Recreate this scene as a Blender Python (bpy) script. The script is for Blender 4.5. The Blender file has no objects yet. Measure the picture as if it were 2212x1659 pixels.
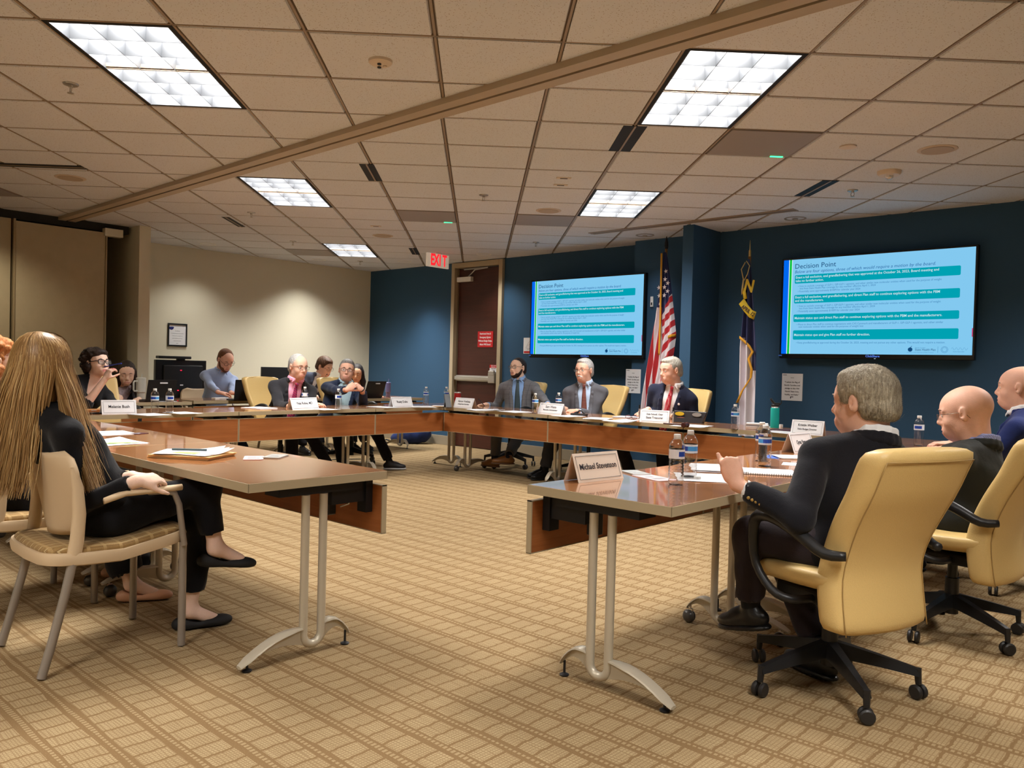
import bpy, math, random
import numpy as np
from mathutils import Vector, Matrix
random.seed(7)
PI = math.pi
SC = bpy.context.scene
COL = SC.collection
# ---------------------------------------------------------------- camera, world, exposure
CW, CH, CF = 2212, 1659, 1725.35
cR = np.array([0.73561484, 0.67687791, 0.02659138]); cR /= np.linalg.norm(cR)
cF = np.array([-0.6765804, 0.73608894, -0.02029861]); cF /= np.linalg.norm(cF)
cU = np.cross(cR, cF)
CAM = np.array([0, 0, 1.2])
camd = bpy.data.cameras.new('camera'); camo = bpy.data.objects.new('camera', camd); COL.objects.link(camo)
camd.sensor_width = 36; camd.lens = CF / CW * 36; camd.clip_start = 0.05
camo.matrix_world = Matrix(((cR[0], cU[0], -cF[0], 0), (cR[1], cU[1], -cF[1], 0), (cR[2], cU[2], -cF[2], 1.2), (0, 0, 0, 1)))
SC.camera = camo
w = bpy.data.worlds.new('world'); SC.world = w; w.use_nodes = True
w.node_tree.nodes['Background'].inputs[0].default_value = (0.02, 0.03, 0.05, 1)
w.node_tree.nodes['Background'].inputs[1].default_value = 0.3
SC.view_settings.view_transform = 'Standard'; SC.view_settings.look = 'None'
SC.view_settings.gamma = 1; SC.view_settings.use_curve_mapping = False
SC.view_settings.exposure = 0.48
SC.cycles.use_denoising = True
SC.cycles.max_bounces = 7; SC.cycles.diffuse_bounces = 4; SC.cycles.transparent_max_bounces = 12
SC.cycles.transmission_bounces = 6; SC.cycles.glossy_bounces = 3
SC.cycles.caustics_reflective = False; SC.cycles.caustics_refractive = False
SC.cycles.sample_clamp_indirect = 4
TROFFER_E = 60.0
WARM = (1.0, 0.80, 0.56)


def ray(px, py): return cF + (px - CW / 2) / CF * cR - (py - CH / 2) / CF * cU
def pz(px, py, z): d = ray(px, py); return CAM + d * ((z - 1.2) / d[2])
def ps(px, py, s): d = ray(px, py); return CAM + d * (s / d[0])
def pt(px, py, t): d = ray(px, py); return CAM + d * (t / d[1])


def spot(name, loc, power, col, size=2.2, blend=0.6, rad=0.05, aim=(0, 0, -1)):
    l = bpy.data.lights.new(name, 'SPOT'); l.energy = power; l.color = col; l.spot_size = size; l.spot_blend = blend
    l.shadow_soft_size = rad
    o = bpy.data.objects.new(name, l); COL.objects.link(o); o.location = loc
    o.rotation_euler = Vector(aim).to_track_quat('-Z', 'Y').to_euler()
    return o


# downlights (their cans are built further down); x, y, watts, colour, lit
DOWN = [(-10.31, 5.12, 60, (1, .98, .92), 1), (-10.35, 6.89, 95, (1, .98, .92), 1), (-7.78, 7.82, 75, (.95, .95, .9), 1),
        (-5.10, 7.72, 20, (.8, .9, 1), 0), (-3.34, 7.71, 6, (.7, .85, 1), 0),
        (-9.2, 2.3, 60, (1, .90, .70), 1), (1.2, 0.4, 14, WARM, 1), (-0.9, -0.4, 14, WARM, 1), (-3.4, 0.4, 18, WARM, 1), (1.0, 3.0, 60, WARM, 1), (-9.35, 7.72, 150, (.9, .97, 1), 1)]  # last entry is an added lamp, put in to brighten the left blue wall
for _x, _y, _p, _c, _l in DOWN:
    spot('downlight_lamp', (_x, _y, 2.735), _p, _c, (1.5 if _x == -9.35 else 2.0) if _x < -7 and _y > 3 else (2.2 if _l else 1.5), 1.0, 0.09)

# ---------------------------------------------------------------- materials
MATS = {}


def mat(name, col, rough=0.6, metal=0.0, spec=0.5, noise=0.0, nscale=30, bump=0.0, bscale=80, emit=None, es=0, trans=0, alpha=1, ior=1.45, coat=0, sheen=0):
    if name in MATS: return MATS[name]
    m = bpy.data.materials.new(name); m.use_nodes = True; nt = m.node_tree; b = nt.nodes['Principled BSDF']
    b.inputs['Base Color'].default_value = (*col, 1); b.inputs['Roughness'].default_value = rough
    b.inputs['Metallic'].default_value = metal; b.inputs['Specular IOR Level'].default_value = spec
    b.inputs['IOR'].default_value = ior
    if coat: b.inputs['Coat Weight'].default_value = coat
    if sheen: b.inputs['Sheen Weight'].default_value = sheen
    if trans: b.inputs['Transmission Weight'].default_value = trans
    if emit: b.inputs['Emission Color'].default_value = (*emit, 1); b.inputs['Emission Strength'].default_value = es
    tc = None
    if noise or bump:
        tc = nt.nodes.new('ShaderNodeTexCoord')
    if noise:
        n = nt.nodes.new('ShaderNodeTexNoise'); n.inputs['Scale'].default_value = nscale; n.inputs['Detail'].default_value = 5
        nt.links.new(tc.outputs['Object'], n.inputs['Vector'])
        mx = nt.nodes.new('ShaderNodeMix'); mx.data_type = 'RGBA'
        mx.inputs['A'].default_value = (*[c * (1 - noise) for c in col], 1); mx.inputs['B'].default_value = (*[min(1, c * (1 + noise)) for c in col], 1)
        nt.links.new(n.outputs['Fac'], mx.inputs['Factor']); nt.links.new(mx.outputs['Result'], b.inputs['Base Color'])
    if bump:
        n = nt.nodes.new('ShaderNodeTexNoise'); n.inputs['Scale'].default_value = bscale; n.inputs['Detail'].default_value = 3
        nt.links.new(tc.outputs['Object'], n.inputs['Vector'])
        bp = nt.nodes.new('ShaderNodeBump'); bp.inputs['Strength'].default_value = bump; bp.inputs['Distance'].default_value = 0.01
        nt.links.new(n.outputs['Fac'], bp.inputs['Height']); nt.links.new(bp.outputs['Normal'], b.inputs['Normal'])
    MATS[name] = m
    return m


def emis(name, col, s=1.0):
    if name in MATS: return MATS[name]
    m = bpy.data.materials.new(name); m.use_nodes = True; nt = m.node_tree
    nt.nodes.remove(nt.nodes['Principled BSDF']); e = nt.nodes.new('ShaderNodeEmission')
    e.inputs[0].default_value = (*col, 1); e.inputs[1].default_value = s
    nt.links.new(e.outputs[0], nt.nodes['Material Output'].inputs[0]); MATS[name] = m
    return m


def s2l(r, g, b):
    f = lambda c: (c / 255 / 12.92) if c / 255 <= .04045 else ((c / 255 + .055) / 1.055) ** 2.4
    return (f(r), f(g), f(b))


class N:
    """tiny node helper"""
    def __init__(s, m): s.nt = m.node_tree; s.b = s.nt.nodes.get('Principled BSDF')
    def new(s, t, **k):
        n = s.nt.nodes.new(t)
        for a, v in k.items(): setattr(n, a, v)
        return n
    def math(s, op, a, b=None, c=None):
        n = s.nt.nodes.new('ShaderNodeMath'); n.operation = op
        for i, v in enumerate((a, b, c)):
            if v is None: continue
            if isinstance(v, (int, float)): n.inputs[i].default_value = v
            else: s.nt.links.new(v, n.inputs[i])
        return n.outputs[0]
    def mix(s, f, a, b):
        n = s.nt.nodes.new('ShaderNodeMix'); n.data_type = 'RGBA'
        for k, v in (('Factor', f), ('A', a), ('B', b)):
            if isinstance(v, tuple): n.inputs[k].default_value = (*v, 1)
            elif isinstance(v, (int, float)): n.inputs[k].default_value = v
            else: s.nt.links.new(v, n.inputs[k])
        return n.outputs['Result']
    def l(s, a, b): s.nt.links.new(a, b)
    def noise(s, vec, scale, detail=4, rough=.5):
        n = s.new('ShaderNodeTexNoise'); n.inputs['Scale'].default_value = scale; n.inputs['Detail'].default_value = detail
        n.inputs['Roughness'].default_value = rough
        s.l(vec, n.inputs['Vector']); return n.outputs['Fac']
    def mapped(s, vec, sc=(1, 1, 1), rot=(0, 0, 0)):
        n = s.new('ShaderNodeMapping'); n.inputs['Scale'].default_value = sc; n.inputs['Rotation'].default_value = rot
        s.l(vec, n.inputs['Vector']); return n.outputs[0]
    def bump(s, h, st=.3, d=.01):
        n = s.new('ShaderNodeBump'); n.inputs['Strength'].default_value = st; n.inputs['Distance'].default_value = d
        s.l(h, n.inputs['Height']); s.l(n.outputs[0], s.b.inputs['Normal'])


def carpet_mat():
    m = mat('carpet', (.4, .3, .18), 0.95, spec=.1); n = N(m)
    g = n.new('ShaderNodeNewGeometry'); sep = n.new('ShaderNodeSeparateXYZ'); n.l(g.outputs['Position'], sep.inputs[0])
    X, Y = sep.outputs[0], sep.outputs[1]
    def tri(v, per, off=0.0):   # 0..1 sawtooth
        return n.math('FRACT', n.math('ADD', n.math('DIVIDE', v, per), off))
    def band(v, lo, hi):
        return n.math('MULTIPLY', n.math('GREATER_THAN', v, lo), n.math('LESS_THAN', v, hi))
    # long lines along x, cross lines along y, brown ribbons between woven pale blocks
    jy = n.math('MULTIPLY', n.math('SUBTRACT', n.noise(n.mapped(g.outputs['Position'], (3, 30, 1)), 1.0, 2), .5), .03)
    Yj = n.math('ADD', Y, jy)
    fy = tri(Yj, .145, .4); fx = tri(n.math('ADD', X, n.math('MULTIPLY', jy, .6)), .076)
    blkrow = n.math('GREATER_THAN', fy, .30)
    thin = band(fy, .13, .22)
    gapx = n.math('GREATER_THAN', fx, .15)
    st = n.math('MULTIPLY', n.math('LESS_THAN', tri(X, .0127), .70), n.math('LESS_THAN', tri(Yj, .0108), .66))
    dash = n.math('LESS_THAN', tri(X, .019), .60)
    chk = n.math('MODULO', n.math('ABSOLUTE', n.math('ADD', n.math('FLOOR', n.math('DIVIDE', X, .076)), n.math('FLOOR', n.math('DIVIDE', Yj, .145)))), 2.0)
    stt = n.math('ADD', .38, n.math('MULTIPLY', st, .62))
    stt = n.math('MULTIPLY', stt, n.math('ADD', .86, n.math('MULTIPLY', chk, .14)))
    f = n.math('ADD', n.math('MULTIPLY', n.math('MULTIPLY', blkrow, gapx), stt), n.math('MULTIPLY', n.math('MULTIPLY', thin, dash), .75))
    nz = n.noise(g.outputs['Position'], 220, 3)
    f2 = n.math('ADD', n.math('MULTIPLY', f, .80), n.math('MULTIPLY', n.math('SUBTRACT', nz, .5), .75))
    big = n.noise(g.outputs['Position'], .8, 2)
    c = n.mix(f2, CARPET_D, CARPET_L)
    c = n.mix(n.math('MULTIPLY', big, .25), c, CARPET_D)
    n.l(c, n.b.inputs['Base Color'])
    n.bump(n.math('ADD', f, n.math('MULTIPLY', nz, .6)), .35, .006)
    return m


CARPET_D = s2l(127, 102, 70); CARPET_L = s2l(180, 160, 124)


def wood_mat(name, c1, c2, rough, coat, axis=0):
    m = mat(name, c1, rough, spec=.5, coat=coat); n = N(m)
    tc = n.new('ShaderNodeTexCoord')
    sc = (1.2, 14, 14) if axis == 0 else (14, 1.2, 14)
    v = n.mapped(tc.outputs['Object'], sc)
    a = n.noise(v, 2.0, 6, .6); b = n.noise(n.mapped(tc.outputs['Object'], (2, 60, 60)), 3.0, 3)
    f = n.math('ADD', n.math('MULTIPLY', a, .7), n.math('MULTIPLY', b, .3))
    r = n.new('ShaderNodeMapRange'); r.inputs[1].default_value = .3; r.inputs[2].default_value = .7; n.l(f, r.inputs[0])
    n.l(n.mix(r.outputs[0], c1, c2), n.b.inputs['Base Color'])
    n.b.inputs['Coat Roughness'].default_value = .05; n.b.inputs['Coat IOR'].default_value = 1.6
    return m


def tile_mat():
    m = mat('ceiling_tile', s2l(216, 220, 228), 0.95, spec=.1); n = N(m)
    g = n.new('ShaderNodeNewGeometry')
    v = n.new('ShaderNodeTexVoronoi'); v.inputs['Scale'].default_value = 95; n.l(g.outputs['Position'], v.inputs['Vector'])
    nz = n.noise(g.outputs['Position'], 60, 3)
    h = n.math('MULTIPLY', n.math('LESS_THAN', v.outputs['Distance'], .26), n.math('GREATER_THAN', nz, .5))
    n.l(n.mix(n.math('MULTIPLY', h, .55), s2l(216, 220, 228), s2l(130, 104, 80)), n.b.inputs['Base Color'])
    return m


def fabric_mat(name, c, amp=.12, sc=300, rough=.9, stripes=None, sheen=.1):
    m = mat(name, c, rough, spec=.2, sheen=sheen); n = N(m)
    tc = n.new('ShaderNodeTexCoord'); nz = n.noise(tc.outputs['Object'], sc, 2)
    big = n.noise(tc.outputs['Object'], 9, 3)
    f = n.math('ADD', n.math('MULTIPLY', nz, .5), n.math('MULTIPLY', big, .5))
    lo = tuple(x * (1 - amp * 2) for x in c); hi = tuple(min(1, x * (1 + amp * 2)) for x in c)
    col = n.mix(f, lo, hi)
    if stripes:
        sep = n.new('ShaderNodeSeparateXYZ'); n.l(tc.outputs['Object'], sep.inputs[0])
        for ax, per, wd, sc_ in stripes:
            fr = n.math('FRACT', n.math('DIVIDE', sep.outputs[ax], per))
            col = n.mix(n.math('MULTIPLY', n.math('LESS_THAN', fr, wd), .5), col, sc_)
    n.l(col, n.b.inputs['Base Color'])
    n.bump(n.math('ADD', nz, n.math('MULTIPLY', n.noise(tc.outputs['Object'], 26, 3), 3.0)), .35, .0025)
    return m


M_carpet = carpet_mat()
M_tile = tile_mat()
M_tee = mat('tee_metal', s2l(150, 132, 112), .5)
M_navy = mat('blue_wall_paint', s2l(50, 81, 108), .75, spec=.3, noise=.06, nscale=120)
M_cream = mat('cream_wall_paint', s2l(222, 216, 194), .8, spec=.2, noise=.03, nscale=90)
M_base = mat('baseboard_vinyl', s2l(150, 138, 118), .5)
M_frame = mat('door_frame_paint', s2l(176, 160, 132), .45)
M_part = fabric_mat('partition_fabric', s2l(184, 170, 140), .08, 500)
M_top = wood_mat('table_veneer', s2l(150, 96, 56), s2l(180, 124, 78), .25, .9)
M_skirt = wood_mat('panel_veneer', s2l(146, 84, 40), s2l(174, 106, 58), .4, .1)
M_edge = mat('edge_band', s2l(178, 162, 132), .45)
M_leg = mat('champagne_metal', s2l(196, 186, 166), .35, metal=.25)
M_black = mat('black_plastic', (.012, .012, .013), .4)
M_dark = mat('dark_metal', (.02, .02, .022), .45, metal=.4)
M_chrome = mat('chrome', (.75, .75, .75), .18, metal=1)
M_doorw = wood_mat('door_veneer', s2l(60, 28, 20), s2l(76, 36, 26), .45, 0)
M_steel = mat('satin_steel', (.55, .53, .5), .35, metal=.9)
M_paper = mat('paper', (.82, .82, .84), .7)
M_manila = mat('manila', s2l(226, 190, 130), .7)
M_white = mat('white_plastic', (.8, .8, .78), .4)
M_ink = mat('ink', (.02, .02, .03), .8)
M_leather = mat('cream_leather', s2l(216, 184, 120), .42, noise=.05, nscale=200, bump=.12, bscale=240)
M_guest = mat('beige_plastic', s2l(205, 180, 146), .5)
M_gleg = mat('grey_metal', s2l(150, 140, 130), .35, metal=.3)

# ---------------------------------------------------------------- mesh builder


class MB:
    def __init__(s): s.v = []; s.f = []; s.mi = []; s.cur = 0
    def add(s, vs, fs):
        o = len(s.v); s.v += [tuple(map(float, p)) for p in vs]; s.f += [tuple(i + o for i in f) for f in fs]; s.mi += [s.cur] * len(fs)
        return s
    def m(s, i): s.cur = i; return s
    def box(s, x0, y0, z0, x1, y1, z1):
        return s.add([(x0, y0, z0), (x1, y0, z0), (x1, y1, z0), (x0, y1, z0), (x0, y0, z1), (x1, y0, z1), (x1, y1, z1), (x0, y1, z1)],
                     [(0, 3, 2, 1), (4, 5, 6, 7), (0, 1, 5, 4), (1, 2, 6, 5), (2, 3, 7, 6), (3, 0, 4, 7)])
    def hexa(s, q):  # 8 points bottom ring then top ring
        return s.add(q, [(0, 3, 2, 1), (4, 5, 6, 7), (0, 1, 5, 4), (1, 2, 6, 5), (2, 3, 7, 6), (3, 0, 4, 7)])
    def tube(s, pts, r, n=10, cap=True, sq=1.0, up=None):
        pts = [np.array(p, float) for p in pts]; k = len(pts)
        rs = r if hasattr(r, '__len__') else [r] * k
        T = [pts[min(i + 1, k - 1)] - pts[max(i - 1, 0)] for i in range(k)]; T = [t / (np.linalg.norm(t) + 1e-12) for t in T]
        u = np.array(up if up is not None else ([0, 0, 1] if abs(T[0][2]) < .9 else [1, 0, 0]), float)
        vs = []
        for i in range(k):
            u = u - T[i] * (u @ T[i]); u /= np.linalg.norm(u) + 1e-12; v = np.cross(T[i], u)
            for j in range(n):
                a = 2 * PI * j / n; vs.append(pts[i] + rs[i] * (math.cos(a) * u * sq + math.sin(a) * v))
        fs = [(i * n + j, i * n + (j + 1) % n, (i + 1) * n + (j + 1) % n, (i + 1) * n + j) for i in range(k - 1) for j in range(n)]
        if cap: fs += [tuple(range(n))[::-1], tuple((k - 1) * n + j for j in range(n))]
        return s.add(vs, fs)
    def lathe(s, prof, c=(0, 0, 0), n=16, axis='z'):
        vs = []
        for r, z in prof:
            for j in range(n):
                a = 2 * PI * j / n; x, y = r * math.cos(a), r * math.sin(a)
                p = (x, y, z) if axis == 'z' else ((z, x, y) if axis == 'x' else (x, z, y))
                vs.append((p[0] + c[0], p[1] + c[1], p[2] + c[2]))
        k = len(prof)
        fs = [(i * n + j, i * n + (j + 1) % n, (i + 1) * n + (j + 1) % n, (i + 1) * n + j) for i in range(k - 1) for j in range(n)]
        if prof[0][0] > 1e-6: fs.append(tuple(range(n))[::-1])
        if prof[-1][0] > 1e-6: fs.append(tuple((k - 1) * n + j for j in range(n)))
        return s.add(vs, fs)
    def grid(s, P, close=False):  # P[i][j] points
        a, b = len(P), len(P[0])
        return s.add([p for r in P for p in r], [(i * b + j, i * b + (j + 1) % b, (i + 1) * b + (j + 1) % b, (i + 1) * b + j) for i in range(a - 1) for j in range(b if close else b - 1)])
    def prism(s, poly, lo, hi, axis='z'):
        n = len(poly)
        def P(a, b, c): return (a, b, c) if axis == 'z' else ((c, a, b) if axis == 'x' else (a, c, b))
        vs = [P(a, b, lo) for a, b in poly] + [P(a, b, hi) for a, b in poly]
        fs = [tuple(range(n))[::-1], tuple(range(n, 2 * n))] + [(i, (i + 1) % n, n + (i + 1) % n, n + i) for i in range(n)]
        return s.add(vs, fs)
    def xf(s, M, start=0):
        for i in range(start, len(s.v)): s.v[i] = tuple(M @ Vector(s.v[i]))
        return s
    def build(s, name, mats, parent=None, smooth=False, bevel=0, bseg=2, sub=0, solid=0, loc=None, weld=False, fixn=True):
        me = bpy.data.meshes.new(name); me.from_pydata(s.v, [], s.f)
        if not isinstance(mats, (list, tuple)): mats = [mats]
        for m_ in mats: me.materials.append(m_)
        if len(mats) > 1: me.polygons.foreach_set('material_index', s.mi)
        if fixn:
            import bmesh
            bm = bmesh.new(); bm.from_mesh(me); bmesh.ops.recalc_face_normals(bm, faces=bm.faces); bm.to_mesh(me); bm.free()
        if smooth:
            me.polygons.foreach_set('use_smooth', [True] * len(me.polygons))
        me.update()
        o = bpy.data.objects.new(name, me); COL.objects.link(o)
        if parent: o.parent = parent
        if loc is not None: o.location = loc
        if smooth == 'auto':
            me.set_sharp_from_angle(angle=math.radians(38))
        if solid:
            q = o.modifiers.new('s', 'SOLIDIFY'); q.thickness = solid; q.offset = 0
        if bevel:
            q = o.modifiers.new('b', 'BEVEL'); q.width = bevel; q.segments = bseg; q.limit_method = 'ANGLE'; q.angle_limit = math.radians(40)
        if sub:
            q = o.modifiers.new('u', 'SUBSURF'); q.levels = sub; q.render_levels = sub
        return o


def thing(name, label, cat, loc=(0, 0, 0), rotz=0, group=None):
    o = bpy.data.objects.new(name, None); COL.objects.link(o); o.empty_display_size = .1
    o.location = loc; o.rotation_euler = (0, 0, rotz); o['label'] = label; o['category'] = cat
    if group: o['group'] = group
    return o


def tag(o, label, cat, group=None, kind=None):
    o['label'] = label; o['category'] = cat
    if group: o['group'] = group
    if kind: o['kind'] = kind
    return o


def struct(o): o['kind'] = 'structure'; return o


def dup(root, loc, rotz=None, label=None, group=None):
    def cp(o, par):
        c = o.copy(); COL.objects.link(c)
        if par: c.parent = par
        for k in list(kids.get(o, [])): cp(k, c)
        return c
    kids = {}
    def walk(o):
        kids[o] = list(o.children)
        for k in kids[o]: walk(k)
    walk(root)
    r = cp(root, None); r.location = loc
    if rotz is not None: r.rotation_euler = (0, 0, rotz)
    if label: r['label'] = label
    if group: r['group'] = group
    return r


def text(name, body, size, loc, rot, m, parent=None, align='CENTER', off=0.0, shear=0, ext=0.0004, sx=1.0, spacing=1.0, line=1.0):
    cu = bpy.data.curves.new(name, 'FONT'); cu.body = body; cu.size = size; cu.align_x = align; cu.align_y = 'CENTER'
    cu.offset = off; cu.shear = shear; cu.extrude = ext; cu.resolution_u = 2; cu.space_character = spacing; cu.space_line = line
    cu.materials.append(m)
    o = bpy.data.objects.new(name, cu); COL.objects.link(o); o.location = loc; o.rotation_euler = rot; o.scale = (sx, 1, 1)
    if parent: o.parent = parent
    return o
# ---------------------------------------------------------------- room shell
XL, XR, YB, YF, YF2, HC = -10.89, 3.3, -4.0, 8.27, 8.02, 2.7515
XP = -9.78      # folding partition plane
fl = struct(MB().box(XL - .3, YB - .3, -.12, XR + .3, YF + .3, 0).build('floor', M_carpet))
TT = .6096
q2 = math.sqrt(2)
def g2w(x, y): return ((x - y) / q2, (x + y) / q2)
OL = (-1.4655, 3.818); OR = (1.5588, 3.8196)
YBEAM = 3.22
ceil = bpy.data.objects.new('ceiling', None); COL.objects.link(ceil); struct(ceil)


def clip(poly, a, b, c):  # keep a*x+b*y<=c
    out = []
    for i in range(len(poly)):
        p, q = poly[i], poly[(i + 1) % len(poly)]
        dp, dq = a * p[0] + b * p[1] - c, a * q[0] + b * q[1] - c
        if dp <= 0: out.append(p)
        if dp * dq < 0:
            t = dp / (dp - dq); out.append((p[0] + t * (q[0] - p[0]), p[1] + t * (q[1] - p[1])))
    return out


def area(p): return abs(sum(p[i][0] * p[(i + 1) % len(p)][1] - p[(i + 1) % len(p)][0] * p[i][1] for i in range(len(p)))) / 2


FIX = {'L': [(-1, 0), (-1, 1), (-1, -6), (-1, -5), (4, -6), (4, -5), (-6, -6), (-6, -5)],
       'R': [(-1, 0), (-1, 1), (-6, 5), (-6, 6), (-1, 5), (-1, 6), (-6, 11), (-6, 12), (4, 0), (4, 1)]}
MIC = {'L': [(-6, 6)], 'R': [(0, 2), (-4, 7), (-2, 7), (-7, 12)]}
tilemesh = bpy.data.meshes.new('ceiling_tile')
_b = MB(); e = TT / 2 - .012; e2 = TT / 2 - .018
_b.add([(-e, -e, .012), (e, -e, .012), (e, e, .012), (-e, e, .012), (-e2, -e2, 0), (e2, -e2, 0), (e2, e2, 0), (-e2, e2, 0)],
       [(7, 6, 5, 4), (4, 5, 1, 0), (5, 6, 2, 1), (6, 7, 3, 2), (7, 4, 0, 3)])
tilemesh.from_pydata(_b.v, [], _b.f); tilemesh.materials.append(M_tile)
far = MB(); ntile = 0
cand = []
for side, O in (('L', OL), ('R', OR)):
    for i in range(-16, 14):
        for j in range(-18, 18):
            if (i, j) in FIX[side] or (i, j) in MIC[side]: continue
            x0, y0 = O[0] + i * TT, O[1] + j * TT
            g = .012
            sq = [g2w(x0 + g, y0 + g), g2w(x0 + TT - g, y0 + g), g2w(x0 + TT - g, y0 + TT - g), g2w(x0 + g, y0 + TT - g)]
            p = clip(sq, -1, 0, -XL); p = clip(p, 1, 0, XR) if p else p; p = clip(p, 0, 1, YF) if p else p; p = clip(p, 0, -1, -YB) if p else p
            if p: p = clip(p, 0, 1, YBEAM) if side == 'L' else clip(p, 0, -1, -YBEAM)
            if len(p) < 3 or area(p) < .004: continue
            c = g2w(x0 + TT / 2, y0 + TT / 2)
            full = area(p) > (TT - 2 * g) ** 2 * .995
            d = (c[0] * cF[0] + c[1] * cF[1]); u = (c[0] * cR[0] + c[1] * cR[1])
            inview = d > .3 and abs(u / d) < .78 and d > 2.4
            cand.append((not inview, math.hypot(*c), full, p, c))
cand.sort(key=lambda a: (a[0], a[1]))
for k, (_, _, full, p, c) in enumerate(cand):
    if k < 298:
        if full:
            o = bpy.data.objects.new('ceiling_tile', tilemesh); COL.objects.link(o); o.location = (c[0], c[1], HC); o.rotation_euler = (0, 0, PI / 4); o.parent = ceil
        else:
            mb = MB(); n_ = len(p); mb.add([(a, b, HC) for a, b in p] + [(a, b, HC + .012) for a, b in p], [tuple(range(n_))] + [(i, (i + 1) % n_, n_ + (i + 1) % n_, n_ + i) for i in range(n_)])
            o = mb.build('ceiling_tile', M_tile, ceil, fixn=False)
    else:
        far.add([(a, b, HC) for a, b in p], [tuple(range(len(p)))])
o = far.build('ceiling_tile_field', M_tile, ceil, fixn=False); o['kind'] = 'stuff'
# slab above and exposed tees
MB().box(XL - .3, YB - .3, HC + .16, XR + .3, YF + .3, HC + .25).build('ceiling_slab', mat('plenum', (.05, .045, .04), .9), ceil)
tee = MB()
def seg_clip(p, q, ylo, yhi):
    a, b = np.array(p, float), np.array(q, float); t0, t1 = 0.0, 1.0; d = b - a
    for ax, lo, hi in ((0, XL, XR), (1, ylo, yhi)):
        if abs(d[ax]) < 1e-9: continue
        u0, u1 = (lo - a[ax]) / d[ax], (hi - a[ax]) / d[ax]
        if u0 > u1: u0, u1 = u1, u0
        t0, t1 = max(t0, u0), min(t1, u1)
    return (a + d * t0, a + d * t1) if t1 > t0 + 1e-4 else None
for O, ylo, yhi in ((OL, YB, YBEAM), (OR, YBEAM, YF)):
    for i in range(-17, 18):
        for a, b, wd in (((O[0] + i * TT, -14), (O[0] + i * TT, 16), .006), ((-14, O[1] + i * TT), (14, O[1] + i * TT), .005)):
            r = seg_clip(g2w(*a), g2w(*b), ylo, yhi)
            if r is None: continue
            p, q = r; d = (q - p) / np.linalg.norm(q - p); nrm = np.array([-d[1], d[0]])
            for off, zz, m_ in ((0, HC + .002, 0),):
                a1, a2, a3, a4 = p - nrm * wd, p + nrm * wd, q + nrm * wd, q - nrm * wd
                tee.hexa([(*a1, zz), (*a4, zz), (*a3, zz), (*a2, zz), (*a1, zz + .03), (*a4, zz + .03), (*a3, zz + .03), (*a2, zz + .03)])
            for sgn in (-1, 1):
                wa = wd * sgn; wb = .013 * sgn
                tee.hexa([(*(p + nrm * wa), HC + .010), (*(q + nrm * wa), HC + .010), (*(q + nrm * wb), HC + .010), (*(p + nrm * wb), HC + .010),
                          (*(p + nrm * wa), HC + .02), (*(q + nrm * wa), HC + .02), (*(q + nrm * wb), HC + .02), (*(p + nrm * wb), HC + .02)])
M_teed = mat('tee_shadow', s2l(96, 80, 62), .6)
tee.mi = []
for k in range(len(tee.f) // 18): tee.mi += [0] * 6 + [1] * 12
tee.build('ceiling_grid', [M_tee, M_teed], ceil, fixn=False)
# partition track beam
tr = MB().box(XL, YBEAM - .09, HC - .035, XR, YBEAM - .012, HC + .05).m(1).box(XL, YBEAM - .012, HC - .02, XR, YBEAM + .012, HC + .05).m(0).box(XL, YBEAM + .012, HC - .035, XR, YBEAM + .09, HC + .05)
struct(tr.build('trim_ceiling_track', [mat('track_metal', s2l(176, 160, 138), .5), mat('track_slot', (.01, .01, .01), .8)]))

# walls
struct(MB().box(XL - .15, YB, 0, XL, YF, HC + .2).build('wall_left', M_cream))
struct(MB().box(XL, YF, 0, -8.85, YF + .15, HC + .2).box(-7.80, YF, 0, -5.43, YF + .15, HC + .2).box(-8.85, YF, 2.70, -7.80, YF + .15, HC + .2).build('wall_back', M_navy))
struct(MB().box(-5.43, YF2, 0, XR, YF + .15, HC + .2).build('wall_screen', M_navy))
pil = MB().box(-4.44, 7.47, 0, -4.30, YF2, HC)
struct(MB().box(-4.44, 7.44, 0, -4.31, YF2, HC + .02).build('trim_pillar', M_navy, bevel=.004))
struct(MB().box(XR, YB, 0, XR + .15, YF, HC + .2).build('wall_right', M_navy))
struct(MB().box(XL, YB - .15, 0, XR, YB, HC + .2).build('wall_rear', M_cream))
struct(MB().box(XL, YF - .012, 0, -8.86, YF, .14).box(-7.79, YF - .012, 0, -5.43, YF, .14).box(-5.43, YF2 - .012, 0, XR, YF2, .14)
       .box(-4.45, 7.428, 0, -4.298, 7.44, .14).box(-4.31, 7.44, 0, -4.298, YF2, .14).build('baseboard_back', M_base, bevel=.003))
struct(MB().box(XL, 4.0, 0, XL + .012, YF, .14).build('baseboard_left', M_base, bevel=.003))
# wall return beside the partition
struct(MB().box(XL, 3.93, 0, -9.60, 4.06, HC + .1).build('wall_return', M_cream))
# folding partition: leaves that can be told apart
pa = thing('folding_partition', 'tall beige fabric folding partition panels stacked by the left wall', 'partition', (XP, 0, 0))
MB().box(-.10, 2.70, .02, 0, 3.62, 2.64).build('panel', M_part, pa, bevel=.006)
MB().box(-.10, 2.68, .02, .012, 2.70, 2.66).box(-.10, 3.62, .02, .012, 3.635, 2.66).build('edge_trim', mat('bronze_trim', s2l(168, 150, 116), .4, metal=.3), pa)
MB().box(-.16, 2.56, .02, -.02, 2.665, 2.66).build('panel', M_part, pa, bevel=.006)
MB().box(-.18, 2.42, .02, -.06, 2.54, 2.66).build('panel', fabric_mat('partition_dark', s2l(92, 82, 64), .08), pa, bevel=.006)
MB().box(-.05, 3.60, 2.60, .04, 3.80, 2.69).build('track_bracket', M_cream, pa, bevel=.003)
struct(MB().box(XL, 1.4, 0, XP - .25, 2.40, 2.7).build('wall_pocket', mat('grey_blue', s2l(60, 68, 76), .6)))
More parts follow.
